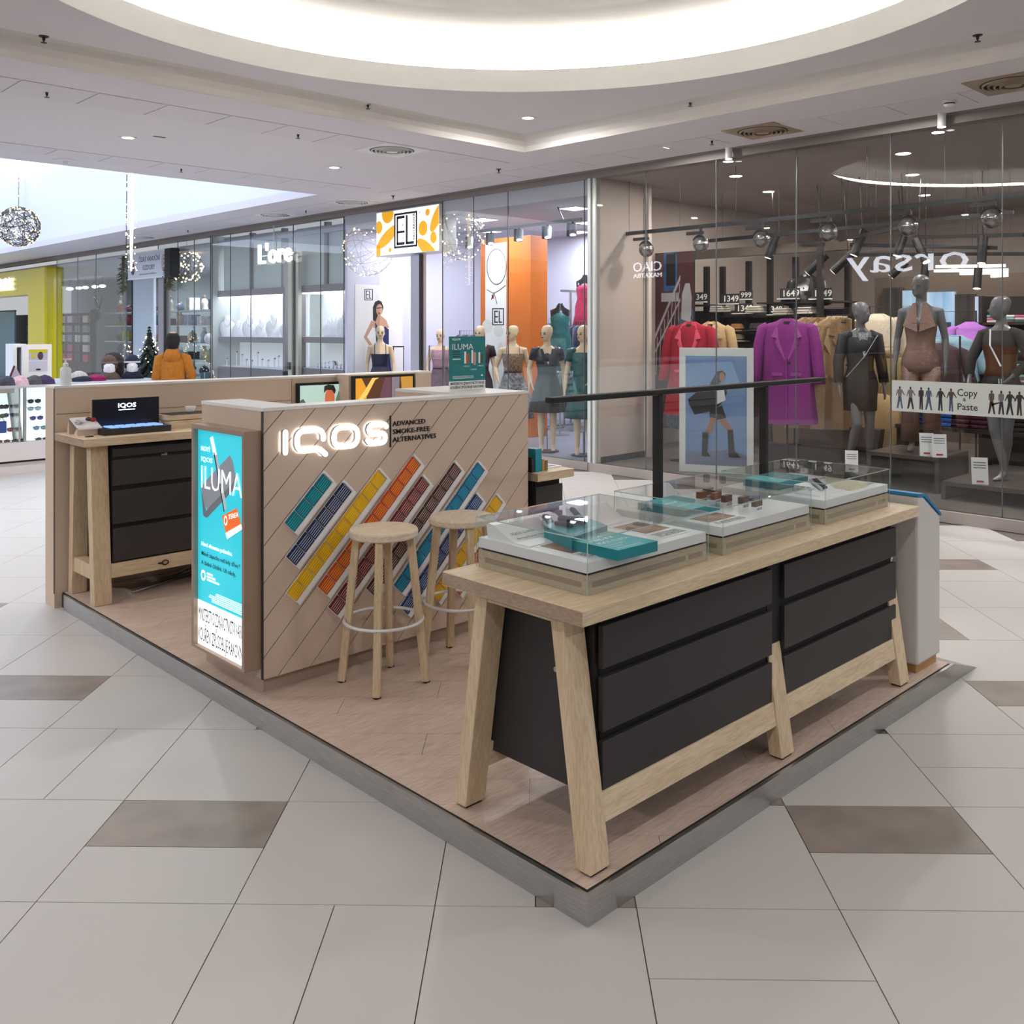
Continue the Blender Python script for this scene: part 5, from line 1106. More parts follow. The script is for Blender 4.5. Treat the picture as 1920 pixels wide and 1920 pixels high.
# little price signs on the plinths
def infosign(lb_, px, py, X, z, h=.22, wid=.13):
    y = onX(px, py, X)[0]; t = T('plinth_sign', lb_, 'sign', (X, y, z), -math.pi/2+.5, group='white signs on the window plinths')
    MB().prism([(-wid/2, 0, 0), (wid/2, 0, 0), (wid/2, .05, h), (-wid/2, .05, h)], (0, .006, 0)).build('card', m_tray, t, world=False)
    for k in range(3): MB().prism([(-wid*.38, -.001+.05*(.8-.1*k), h*(.8-.1*k)), (wid*.38, -.001+.05*(.8-.1*k), h*(.8-.1*k)), (wid*.38, .05*(.83-.1*k)-.001, h*(.83-.1*k)), (-wid*.38, .05*(.83-.1*k)-.001, h*(.83-.1*k))], (0, .001, 0)).build('print_line', m_fg, t, world=False)
    MB().prism([(-.03, .0, .02), (.03, .0, .02), (.03, .003, .035), (-.03, .003, .035)], (0, .003, 0)).build('red_logo', M('print_red', 'b0201c', .5), t, world=False)
infosign('small white price sign at the feet of the black dress mannequin', 1597, 870, 7.42, .19); infosign('narrow white price sign left on the halter suit plinth', 1738, 850, 7.3, .45); infosign('white notice with bold lines right on the halter suit plinth', 1762, 855, 7.28, .45); infosign('white price sign on the leather bustier plinth', 1838, 905, 7.05, .27, .24, .14)
# brick street photograph at the left of the store
bp = T('photo_panel', 'tall photo panel of a brick house with stairs and blue window', 'photo panel', (8.4, 5.0, .5))
yA, zA = onX(1222, 800, 8.4); yB, zB = onX(1300, 470, 8.4)
MB().box(8.4, 8.44, yB, yA, zA, zB).build('panel', m_dark, bp)
def bpp(nm, mt, pts, d=.001): MB().prism([(8.4-d, yA+(yB-yA)*u, zA+(zB-zA)*v) for u, v in pts], (.0009, 0, 0)).build(nm, mt, bp)
m_brk = M('print_brick', '6e3f3c', .6, scale=30, stretch=(1, 1, 4), col2='4a2a2c'); m_pb = M('print_blue', '4f86c4', .5, scale=6, col2='2f5f98'); m_pst = M('print_steel', 'c9cbd2', .5)
bpp('picture_brick', m_brk, [(.06, .0), (1, 0), (1, 1), (.06, 1)]); bpp('picture_window', m_pb, [(.30, .78), (.62, .78), (.62, 1), (.30, 1)], .002); bpp('picture_window_frame', m_pst, [(.24, .72), (.68, .72), (.68, .77), (.24, .77)], .003); bpp('picture_pane', m_fk, [(.36, .81), (.58, .81), (.58, .99), (.36, .99)], .003)
for k in range(7): bpp('picture_railing', m_pst, [(.10+.09*k, .30+.05*k), (.115+.09*k, .30+.05*k), (.15+.09*k, .52+.05*k), (.135+.09*k, .52+.05*k)], .003)
bpp('picture_handrail', m_pst, [(.08, .50), (.70, .84), (.70, .87), (.08, .53)], .004); bpp('picture_handrail', m_pst, [(.08, .42), (.70, .72), (.70, .74), (.08, .44)], .004)
bpp('picture_coat', M('print_check', '7f93ad', .6, scale=70, col2='1f2a3c'), [(.35, .08), (.55, .5), (.7, .66), (1, .68), (1, .0), (.4, 0)], .005)
bpp('picture_hair', m_pst, [(.72, .62), (.74, .76), (.82, .82), (.92, .82), (.97, .74), (.95, .6)], .006)
# far right displays: back wall pictures, shelves of folded clothes, hanging garments
for (pa, pb, ya_, yb_, c, lb_) in ((1655, 1692, 540, 690, '3a3330', 'dark street photo on the rear wall of the store'), (1692, 1722, 545, 690, '9cc0dd', 'pale blue city photo left of the tall mannequin'), (1738, 1790, 548, 690, '86b4e0', 'bright blue skyline photo right of the tall mannequin'), (1790, 1828, 552, 690, '2f2a2a', 'dark window photo between the blue photos'), (1828, 1850, 556, 640, '9ab8d8', 'small blue photo above the clothes shelves')):
    y0_, z1_ = onX(pa, ya_, 11.5); y1_, z0_ = onX(pb, yb_, 11.5); t = T('wall_photo', lb_, 'photo', (11.5, (y0_+y1_)/2, z0_))
    MB().box(11.5, 11.56, y1_, y0_, z0_, z1_).build('panel', M('photo'+c, c, .5, scale=3, col2='d5e2ee' if c[0] in '98' else '55504e', stretch=(1, 3, .4), emit=.25 if c[0] in '98' else 0), t); MB().box(11.49, 11.5, y1_+.05, y1_+.3*(y0_-y1_), z0_, z0_+.6*(z1_-z0_)).build('picture_block', M('photob'+c, '40566e' if c[0] in '98' else '1b1a1c', .5), t)
MB().box(11.6, 11.75, onX(1650, 600, 11.6)[0]-3.2, onX(1640, 600, 11.6)[0], .1, 2.45).build('wall_display_back', m_brz, kind='structure')
for i, (px, py, X, c, lb_, L_) in enumerate(((1647, 585, 8.9, 'd9cbb4', 'cream puffer jacket behind the black dress mannequin', .7), (1672, 598, 9.2, '332a2a', 'dark puffer jacket with fur collar', .75), (1690, 590, 9.6, '9a5fc0', 'violet hooded jacket left of the tall mannequin', .7), (1655, 660, 8.7, '8d7a52', 'olive jacket with fur trim low behind the mannequin arm', .6), (1650, 735, 8.5, 'bfa074', 'sand parka hanging low behind the dress', .7), (1765, 640, 9.0, '4a3638', 'plum sweater behind the halter suit', .6), (1822, 600, 9.4, 'b070c8', 'lilac top beside the bustier mannequin head', .5), (1792, 625, 9.2, '8fb4c4', 'pale blue denim jacket between two mannequins', .55))):
    coat(lb_, (X, onX(px, py, X)[0], ztop(px, py, X)), -math.pi/2+.6, c, L_, .44, .03, cat='jacket', nm='hanging_jacket', lapel=False, thick=1.3, fur=('a98a5a' if 'fur' in lb_ else None), group='jackets hanging in the store')
sr = T('jacket_rail', 'dark ceiling-hung rail system carrying the jackets', 'rail', (9.0, 2.9, 1.5))
for X, pa, pb, py in ((8.9, 1630, 1710, 575), (9.4, 1680, 1830, 585), (9.0, 1740, 1800, 630), (8.6, 1630, 1680, 650)):
    a, z = onX(pa, py, X); b, _ = onX(pb, py, X); MB().tube([(X, a, .1), (X, a, z), (X, b, z), (X, b, .1)], .012, 6).build('rail_tube', m_wen, sr)
sh = T('clothes_shelf_unit', 'dark shelf unit with folded clothes at the far right of the store', 'shelf', (9.6, onX(1890, 650, 9.6)[0], .1))
ya, yb = onX(1850, 600, 9.6)[0], onX(2000, 600, 9.6)[0]
for py in (605, 640, 660, 690, 715): z = onX(1890, py, 9.6)[1]; MB().box(9.4, 9.8, yb, ya, z-.025, z).build('shelf', m_wen, sh)
MB().box(9.8, 9.84, yb, ya, .1, onX(1890, 555, 9.6)[1]).build('back_panel', m_dark, sh)
for y in (ya, yb): MB().box(9.4, 9.8, y-.02, y+.02, .1, onX(1890, 555, 9.6)[1]).build('side', m_wen, sh)
rs = random.Random(9); cl = ['d8c8c0', 'd86a9a', '5f9fa0', '2b2a2e', '4a4548', 'b8a8b8', '6a4a4a', '7fb0b8', 'e4dcd8', '3f5a66']; names = ['rose-white', 'pink', 'turquoise', 'black', 'charcoal', 'mauve', 'brown', 'aqua', 'white', 'petrol']
for r, py in enumerate((605, 640, 660, 690, 715)):
    z = onX(1890, py, 9.6)[1]
    for q in range(4):
        px = 1862+q*17+rs.random()*4; y = onX(px, py, 9.5)[0]; k = (r*4+q*3) % 10
        t = T('folded_stack', '%s folded clothes on shelf %s, place %s, at the far right' % (names[k], ['one', 'two', 'three', 'four', 'five'][r], ['one', 'two', 'three', 'four'][q]), 'folded clothes', (9.5, y, z), group='folded clothes stacks at the far right')
        for m in range(2 if r in (1, 2) else 3): MB().box(9.42, 9.7, y-.055, y+.055, z+m*.03, z+.027+m*.03).build('fold', M('fs'+cl[(k+m) % 10], cl[(k+m) % 10], .85), t, bevel=.008)
sh2 = T('low_table', 'low dark table with folded knitwear behind the window banner', 'table', (8.3, onX(1790, 800, 8.3)[0], .1))
ya, yb = onX(1700, 800, 8.4)[0], onX(1990, 800, 8.4)[0]; MB().box(8.1, 8.8, yb, ya, .62, .66).build('table_top', m_wen, sh2)
for y in (ya-.05, yb+.05): MB().box(8.12, 8.78, y-.04, y+.04, .1, .62).build('leg_panel', m_wen, sh2)
for i, (px, c, lb_) in enumerate(((1722, 'b89a6e', 'sand knitwear pile on the low table'), (1747, '1f63c4', 'bright blue knitwear pile on the low table'), (1785, '2a5fb4', 'blue jeans pile on the low table'), (1812, '5a2436', 'wine red pile on the low table'), (1845, '4a2030', 'burgundy pile on the low table'), (1880, '6a3040', 'dark rose pile on the low table'), (1910, '2c2224', 'black pile on the low table'))):
    y = onX(px, 760, 8.3)[0]; t = T('knitwear_pile', lb_, 'folded clothes', (8.3, y, .66), group='knitwear piles on the low table')
    for m in range(5): MB().box(8.15, 8.45, y-.12+.004*m, y+.12-.006*m, .66+m*.05, .706+m*.05).build('fold', M('kp'+c, c, .9, scale=30, amt=.2), t, bevel=.015)
# tracks and spotlights
m_trk = M('track_black', '171617', .45)
def track(lb_, p, q, r=.022):
    t = T('lighting_track', lb_, 'track', p, group=None); MB().bar(p, q, r*1.6, r*2).build('track_profile', m_trk, t)
    P, Q = Vector(p), Vector(q); n = max(2, int((Q-P).length/.8))
    for i in range(n+1):
        a = P.lerp(Q, (i+.3)/(n+.6)); MB().tube([a, (a.x, a.y, 3.5)], .0025, 5).build('suspension_wire', m_trk, t)
    return t
track('front black lighting track carrying the glass ball lamps', (7.0, 5.75, 2.86), (7.0, -1.5, 2.9))
track('second black lighting track behind the glass ball lamps', wX(1325, 452, 8.6), wX(1900, 398, 8.6)); track('slanted black lighting track crossing above the mannequins', wX(1575, 450, 8.8), wX(1720, 420, 8.0)); track('low black lighting track above the display rack', wX(1500, 457, 9.0), wX(1870, 465, 9.4)); track('rear black lighting track at the right of the store', wX(1715, 445, 9.6), wX(1920, 440, 9.2)); track('lowest rear black lighting track', wX(1600, 478, 10.2), wX(1920, 476, 10.2))
m_ball = M('clear_ball', 'd7d4d2', .06, .85, scale=14, col2='3a3636')
for i, (y, z) in enumerate(((5.26, 2.65), (4.477, 2.664), (3.689, 2.665), (2.915, 2.68), (2.09, 2.68), (1.328, 2.694))):
    t = T('ball_spotlight', '%s silvery ball spotlight from the left on the front track' % ['first', 'second', 'third', 'fourth', 'fifth', 'sixth'][i], 'spotlight', (7.0, y, z), group='ball spotlights on the front track')
    MB().ell((7.0, y, z), (.092, .092, .092), 20, 14).build('ball', m_ball, t, smooth=True)
    MB().tube([(7.0-.02, y+.1*math.cos(a), z+.1*math.sin(a)) for a in [math.pi*(.15+.7*k/8) for k in range(9)]], .011, 6).build('yoke', m_trk, t)
    MB().box(6.98, 7.02, y-.03, y+.19, z+.115, z+.15).box(6.99, 7.01, y-.012, y+.012, z+.085, z+.21).build('adapter', m_trk, t)
    MB().lathe([(.0001, -.072), (.035, -.066)], (7.0, y, z), 14).build('lamp_face', EMIT('ball_glow', 'fff4e4', 2.0), t)
for i, (px, py, X, tilt, lb_) in enumerate(((1611, 455, 8.7, .35, 'black cylinder spotlight right of the fourth ball lamp'), (1532, 495, 8.9, .8, 'black cylinder spotlight tilted above the 1649 card'), (1580, 492, 8.9, .8, 'black cylinder spotlight tilted right of the upright'), (1690, 455, 8.8, .25, 'black cylinder spotlight below the fifth ball lamp'), (1727, 470, 9.2, -.5, 'black cylinder spotlight pointing right, near the tall mannequin'), (1842, 468, 9.3, 0, 'upright black cylinder spotlight at the right'), (1735, 505, 10.1, 0, 'small upright black spotlight above the tall mannequin'), (1685, 505, 10.1, .8, 'small tilted black spotlight left of the tall mannequin'), (1833, 522, 10.3, 0, 'small black spotlight above the bustier mannequin'), (1448, 462, 9.0, .3, 'black cylinder spotlight beside the third ball lamp'))):
    y, z = onX(px, py, X); t = T('cylinder_spotlight', lb_, 'spotlight', (X, y, z), group='black cylinder spotlights')
    d = Vector((-.2, math.sin(tilt), -math.cos(tilt))).normalized(); c = Vector((X, y, z)); k = .16 if X < 10 else .13
    MB().tube([c-d*k, c+d*k], .05, 14).tube([c-d*k*.6, (c.x, c.y, 3.5)], .007, 6).build('spot_body', m_trk, t); MB().tube([c+d*k, c+d*(k+.004)], .042, 14).build('spot_lens', EMIT('spot_glow', 'fff1dc', 3.0), t)
ls = T('ceiling_lamp_cluster', 'cluster of long white lamp tubes deep in the store', 'lamp', (11.0, onX(1820, 500, 11)[0], 2.6))
for k, (pa, pb, py) in enumerate(((1755, 1885, 500), (1752, 1890, 508), (1800, 1890, 513), (1858, 1890, 518))):
    MB().tube([wX(pa, py, 10.8+.1*k), wX(pb, py-2, 10.8+.1*k)], .022, 6).build('lamp_tube', EMIT('tube_glow', 'fff6ea', 2.5), ls)
for i, (X, y, lb_) in enumerate(((9.0, 4.8, 'left rear'), (9.0, 2.9, 'middle'), (9.0, .9, 'right'), (10.8, 3.5, 'far'), (10.8, 1.2, 'far right'), (7.6, 4.4, 'window left'), (7.6, 2.4, 'window middle'), (7.6, .4, 'window right'))):
    t = T('store_downlight', '%s flush downlight in the clothes store ceiling' % lb_, 'downlight', (X, y, 3.5), group='flush downlights in the clothes store')
    MB().lathe([(.0001, -.004), (.06, -.004), (.075, 0)], n=18).build('lens', m_lens, t, world=False); area('store_lamp', (X, y, 3.48), .16, 38*P_NY, (1, .92, .86), shape='DISK')
# the facing side of the mall, behind the camera: its lit signs show in the shop glass
XO = -7.2
MB().box(XO-.2, XO, -9, 30, 0, ZC).build('wall_opposite', M('opposite_front', '6d6360', .5, scale=1.2, amt=.3), kind='structure')
m_sig = EMIT('facing_sign_white', 'eef2ff', 9.0)
XV = 2*XS-XO
s1 = T('facing_sign', 'white lit script sign on the facing shop, seen mirrored in the glass', 'sign', (XO, 0, 3.1))
ya, z = onX(1822, 503, XV); yb, _ = onX(1592, 503, XV); TXT('orsay', m_sig, s1, (XO+.02, ya, z), (0, 1, 0), UP, .6, w=yb-ya, ext=.02)
s2 = T('facing_sign', 'two-line lit sign on the facing shop, mirrored above the left of the store glass', 'sign', (XO, 9, 3.0))
ya, z = onX(1243, 507, XV); yb, _ = onX(1190, 507, XV); TXT('CIAO', m_sig, s2, (XO+.02, ya, z), (0, 1, 0), UP, .28, w=yb-ya, ext=.02)
z = onX(1243, 519, XV)[1]; TXT('MAXATBA', m_sig, s2, (XO+.02, ya, z), (0, 1, 0), UP, .13, w=yb-ya, ext=.02)
# ================================================================== DRESS SHOP (middle) AND JEWELLER
m_elw = M('dress_shop_wall', 'd5d6ea', .8, amt=.02); m_elf = M('dress_shop_floor', '8f93a4', .35, kind='wood', scale=2, stretch=(1, 8, 1)); m_elc = M('dress_shop_ceiling', 'c4c6d2', .8, amt=.02)
YE0, YE1 = 5.64, 10.86
MB().box(XS-.02, 10.1, YE0+.6, YE1, -.05, .1).box(XS-.02, 7.36, YE0+.02, YE0+.6, -.05, .1).build('floor_dress_shop', m_elf, kind='structure')
MB().box(XS+.12, 10.1, YE0+.64, YE1, 3.3, 3.42).box(XS+.12, 7.36, YE0+.02, YE0+.64, 3.3, 3.42).build('ceiling_dress_shop', m_elc, kind='structure')
MB().box(10.0, 10.1, 6.27, YE1, .1, 3.3).build('wall_dress_shop_back', m_elw, kind='structure')
MB().box(XS+.02, 10.0, YE1, YE1+.06, .1, 3.5).build('wall_dress_shop_left', m_elw, kind='structure')
MB().box(XS+.0, XS+.12, YE0+.08, YE1, 3.3, ZC).build('wall_dress_shop_bulkhead', m_elc, kind='structure')
w2 = props(bpy.data.objects.new('window_2', None), 'frameless shop window of the dress shop', kind='structure'); COL.objects.link(w2); w2.location = (XS, 8, .1)
y2 = [5.71, 5.79, 7.123, 7.80, 8.46]
for a, b in zip(y2, y2[1:]): MB().box(XS-.006, XS+.006, a+.003, b-.003, .1, ZC-.09).build('glass_pane', m_sg, w2)
for a in y2[1:]: MB().box(XS-.007, XS+.007, a-.004, a+.004, .1, ZC-.09).build('pane_joint', m_joint, w2)
MB().box(XS-.006, XS+.006, 9.96, 10.84, .1, ZC-.09).build('glass_pane', m_sg, w2)
MB().box(XS-.05, XS+.02, 5.7, 10.86, 0, .1).build('plinth', MATS['plinth_stone'], w2)
dp = T('door_post', 'polished steel door post under the yellow spotted sign', 'post', (XS+.1, 9.05, .1))
MB().box(XS+.02, XS+.14, onX(785, 600, XS)[0], onX(768, 600, XS)[0], .1, 2.78).build('post', M('polished_steel', 'b6b7c4', .3, .35), dp); MB().box(XS+.0, XS+.05, onX(788, 600, XS)[0]-.01, onX(788, 600, XS)[0]+.03, .1, 2.78).build('dark_edge', m_dark, dp)
# lit sign with yellow dots
sgE = T('dotted_sign', 'lit white sign with yellow spots and boxed monogram over the dress shop door', 'sign', (XS-.02, 9.2, 2.78))
MB().box(XS-.06, XS+.25, 8.46, 9.96, 2.79, 3.455).build('sign_box', m_alu, sgE)
m_face = M('sign_face', 'ffffff', .4, emit=.6, amt=0); m_yel = M('sign_yellow', 'efae06', .4, emit=.42); m_nav = M('sign_navy', '14182c', .5)
sx = XS-.0605; y_l, y_r, zb_, zt__ = 9.95, 8.47, 2.80, 3.445
MB().box(sx-.002, sx, y_r, y_l, zb_, zt__).build('face', m_face, sgE)
def sE(nm, mt, pts, d=.0008):
    pts = clip_rect(pts, 0, 1, 0, 1)
    MB().prism([(sx-.002-d, y_l+(y_r-y_l)*u, zb_+(zt__-zb_)*v) for u, v in pts], (.0007, 0, 0)).build(nm, mt, sgE)
def ov(cx, cy, rx, ry, rot=0, n=20): return [(cx+rx*math.cos(a)*math.cos(rot)-ry*math.sin(a)*math.sin(rot), cy+rx*math.cos(a)*math.sin(rot)+ry*math.sin(a)*math.cos(rot)) for a in [2*math.pi*k/n for k in range(n)]]
for p in ((.19, .95, .1, .22), (.04, .66, .06, .15), (.19, .42, .10, .30, -.55), (.01, .06, .06, .2), (.23, .11, .024, .055), (.76, .52, .07, .17), (.83, .86, .035, .08), (.92, .29, .05, .13), (.82, .06, .09, .27, .5), (.97, .72, .07, .32, -.25)): sE('yellow_spot', m_yel, ov(*p[:4], p[4] if len(p) > 4 else 0))
def frame4(x0, x1, z0, z1, t, tz, nm='monogram_frame'):
    for q in ([(x0, z0), (x1, z0), (x1, z0+tz), (x0, z0+tz)], [(x0, z1-tz), (x1, z1-tz), (x1, z1), (x0, z1)], [(x0, z0), (x0+t, z0), (x0+t, z1), (x0, z1)], [(x1-t, z0), (x1, z0), (x1, z1), (x1-t, z1)]): sE(nm, m_nav, q, .0016)
sE('monogram_field', m_face, [(.30, .13), (.67, .13), (.67, .93), (.30, .93)], .0012); frame4(.30, .67, .13, .93, .022, .045)
for q in ([(.34, .20), (.365, .20), (.365, .86), (.34, .86)], [(.34, .20), (.47, .20), (.47, .26), (.34, .26)], [(.34, .47), (.47, .47), (.47, .52), (.34, .52)], [(.34, .80), (.47, .80), (.47, .86), (.34, .86)], [(.49, .20), (.52, .20), (.52, .86), (.49, .86)], [(.49, .20), (.62, .20), (.62, .26), (.49, .26)]): sE('monogram_stroke', m_nav, q, .0018)
Z3 = lambda v: zb_+(zt__-zb_)*v
Y3 = lambda u: y_l+(y_r-y_l)*u
TXT('HOTÁKOVÁ', m_nav, sgE, (sx-.0045, Y3(.635), Z3(.29)), (0, 0, 1), (0, 1, 0), .05, w=.38, ext=.0005, bold=.015)
TXT('V', m_nav, sgE, (sx-.0045, Y3(.455), Z3(.32)), (0, 0, 1), (0, 1, 0), .04, ext=.0005); TXT('A', m_nav, sgE, (sx-.0045, Y3(.455), Z3(.62)), (0, 0, 1), (0, 1, 0), .04, ext=.0005)
TXT('®', m_nav, sgE, (sx-.0045, Y3(.70), Z3(.86)), YL, UP, .03, ext=.0005)
# orange column with poster
XCOL = 7.75
oc = T('orange_column', 'orange column with white jewellery poster inside the dress shop', 'column', (XCOL+.15, 8.3, .1))
ya, zt3 = onX(901, 450, XCOL); yb, _ = onX(995, 450, XCOL)
MB().box(XCOL, XCOL+.35, yb, ya, .1, zt3).build('column_body', M('orange_paint', 'd3701f', .5, emit=0, amt=.05), oc)
pa, zpt = onX(911, 458, XCOL); pb_, _ = onX(950, 458, XCOL)
MB().box(XCOL-.012, XCOL, pb_, pa, .2, zpt).build('poster', m_tray, oc)
def ocp(nm, mt, pts, d=.0005): MB().prism([(XCOL-.012-d, onX(px, py, XCOL)[0], onX(px, py, XCOL)[1]) for px, py in pts], (.0004, 0, 0)).build(nm, mt, oc)
m_pg = M('print_grey_line', '70707a', .5)
MB().tube([wX(931+18*math.cos(a), 500+33*math.sin(a), XCOL-.014) for a in [2*math.pi*k/24 for k in range(24)]], .008, 5, closed=True).build('printed_ring', m_pg, oc)
MB().tube([wX(913, 543, XCOL-.014), wX(925, 550, XCOL-.014), wX(935, 545, XCOL-.014), wX(948, 535, XCOL-.014)], .007, 5).tube([wX(921, 562, XCOL-.014), wX(926, 548, XCOL-.014), wX(932, 570, XCOL-.014)], .007, 5).build('printed_pendant', m_pg, oc)
ocp('printed_stone', M('print_garnet', '8a1a28', .4), [(923, 553), (927, 553), (927, 560), (923, 560)], .002)
for cx_, cy_, r_ in ((915, 612, 13), (936, 620, 12), (939, 648, 6)): ocp('printed_pebble', M('print_pebble', 'e4e2dc', .5), [(cx_+r_*.8*math.cos(k*.5236), cy_+r_*math.sin(k*.5236)) for k in range(12)], .001)
def monogram(par, px0, px1, py0, py1, fn, depth):
    """small boxed monogram; fn(px,py,d) -> point"""
    w_, h_ = px1-px0, py1-py0
    def q(u0, u1, v0, v1, nm='monogram_stroke'): MB().prism([fn(px0+w_*u, py0+h_*v, depth) for u, v in ((u0, v0), (u1, v0), (u1, v1), (u0, v1))], tuple(Vector(fn(px0, py0, depth-.0006))-Vector(fn(px0, py0, depth)))).build(nm, m_nav, par)
    for a in ((0, 1, 0, .06), (0, 1, .94, 1), (0, .08, 0, 1), (.92, 1, 0, 1), (.18, .27, .14, .86), (.18, .5, .14, .22), (.18, .5, .46, .54), (.18, .5, .78, .86), (.56, .65, .14, .86), (.56, .84, .78, .86)): q(*a)
monogram(oc, 924, 946, 578, 610, lambda px, py, d: (XCOL-.0125-d, *onX(px, py, XCOL)), .001)
# side-wall poster with woman in a blue dress (on the partition, faces -Y)
YP = YE1-.012
wp = T('dress_poster', 'white wall panel with monogram and pictured woman in blue dress', 'poster', (7.1, YP, .3))
xa_, zt4 = onY(666, 533, YP); xb_, _ = onY(755, 537, YP)
MB().box(max(xa_, XS+.06), xb_, YP, YE1-.0005, .3, zt4).build('panel', m_tray, wp)
def wpp(nm, mt, pts, d): MB().prism([(onY(px, py, YP)[0], YP-d, onY(px, py, YP)[1]) for px, py in pts], (0, .0008, 0)).build(nm, mt, wp)
m_psk2 = M('print_skin_light', 'c79a80', .5); m_pbl = M('print_navy_dress', '1f2c62', .5)
wpp('picture_arm', m_psk2, [(697, 600), (703, 606), (688, 632), (702, 652), (697, 656), (682, 632)], .001); wpp('picture_torso', m_psk2, [(700, 598), (712, 590), (724, 600), (730, 615), (700, 615)], .0012)
wpp('picture_dress', m_pbl, [(703, 604), (712, 618), (722, 612), (729, 618), (729, 650), (735, 705), (698, 705), (706, 650)], .002); wpp('picture_hair', m_fk, [(699, 600), (699, 576), (703, 566), (709, 563), (715, 565), (719, 576), (716, 588), (708, 592), (704, 603)], .003)
wpp('picture_face', m_psk2, [(711+6*math.cos(k*.5236), 581+11*math.sin(k*.5236)) for k in range(12)], .004); wpp('picture_eyes', m_fk, [(706, 577), (716, 576), (716, 578), (706, 579)], .005); wpp('picture_mouth', MATS['painted_lip'], [(708, 586), (713, 586), (712, 589), (709, 589)], .005)
monogram(wp, 683, 699, 542, 563, lambda px, py, d: (onY(px, py, YP)[0], YP-d, onY(px, py, YP)[1]), .001)
# framed picture and small wire stool behind the first mannequin
# mannequins
def elm(lb_, px, X, yaw, pose=None, h=1.63, rz=0, z=.115):
    y = onX(px, 620, X)[0]; return mannequin(lb_, (X, y, z), facing(X, y)+rz, h, m_skin, arms=pose, yaw=yaw, base=True, group='mannequins in the dress shop')
POSE1 = [[(-.17, 0, 1.405), (-.26, .0, 1.14), (-.22, -.16, .98)], [(.17, 0, 1.405), (.235, .03, 1.13), (.235, -.03, .9)]]
POSE2 = [[(-.17, 0, 1.405), (-.23, .03, 1.13), (-.25, -.05, .9)], [(.17, 0, 1.405), (.25, .03, 1.15), (.10, -.17, 1.02)]]
def dress(t, mat, top=1.40, hem=.5, flare=.26, waist=None, pl=9, off=.016, sleeve=None, mat2=None, straps=False):
    up = torso_rings(1.07, top, off); lo = [(hem, 0, flare, flare*.8, .07), (hem+.15, 0, flare*.93, flare*.74, .06), (.75, 0, .5*(flare+.19), .4*(flare+.19), .05), (.9, 0, .192, .142, .03), (1.0, 0, .162, .115, .01)]
    cloth(MB(), lo+up[:1], 54, pl, seed=pl).build('skirt', mat, t, world=False, smooth=True)
    cloth(MB(), up, 40).build('bodice', mat2 or mat, t, world=False, smooth=True)
    MB().lathe([(.14, 1.055), (.14, 1.085)], n=30, cap=False).xf(lambda p: (p.x, p.y*.74, p.z)).build('belt', waist or mat, t, world=False)
    if straps:
        for s in (-1, 1): MB().tube([(s*.10, -.115, top-.02), (s*.095, -.07, 1.45), (s*.09, .0, 1.475), (s*.09, .06, top)], .006, 6).build('strap', mat2 or mat, t, world=False)
    if sleeve:
        for s in (-1, 1): MB().tube([(s*.10, 0, 1.42), (s*.175, 0, 1.41), (s*.205, .01, 1.28)], [.055, .066, .062], 12).build('sleeve', mat2 or mat, t, world=False, smooth=True)
m1 = elm('pale mannequin in dark navy strappy dress before the white panel', 713, 6.85, 0); dress(m1, M('navy_satin', '1c2340', .4, scale=20), 1.29, .35, .26, straps=True)
m2 = elm('mannequin in pink lace dress behind the price sign, left', 826, 7.5, -.3, h=1.58); dress(m2, M('taupe_silk', '6d5a66', .45, scale=15, amt=.2), 1.40, .35, .28, mat2=M('pink_lace', 'b08a98', .7, scale=90, amt=.4), waist=m_bd)
m3 = elm('mannequin in dark jacket mostly hidden by the price sign', 900, 7.2, -.4); dress(m3, M('dark_suit', '2c2428', .6), 1.44, .4, .22, sleeve=True)
m4 = elm('mannequin in patterned sleeveless dress beside the orange column', 962, 7.0, -.9, POSE1); dress(m4, M('pattern_blue', '32486a', .6, scale=26, col2='a9a49c'), 1.36, .38, .30, mat2=M('pattern_brown', '3a2c28', .6, scale=60, col2='b49c86'), waist=m_bd, straps=True)
m5 = elm('mannequin in black wrap dress with tied waist', 1026, 6.8, -.7, POSE1); dress(m5, M('black_satin', '181a22', .35, scale=14), 1.44, .55, .25, sleeve=True)
MB().prism([(-.07, -.085, 1.46), (.07, -.085, 1.46), (.015, -.145, 1.22)], (0, .02, 0)).build('neckline', m_skin, m5, world=False)
m6 = elm('mannequin in teal dress nearest the aluminium posts', 1094, 6.85, -.7, POSE2); dress(m6, M('teal_satin', '14595c', .4, scale=12, amt=.25), 1.40, .5, .25, sleeve=True)
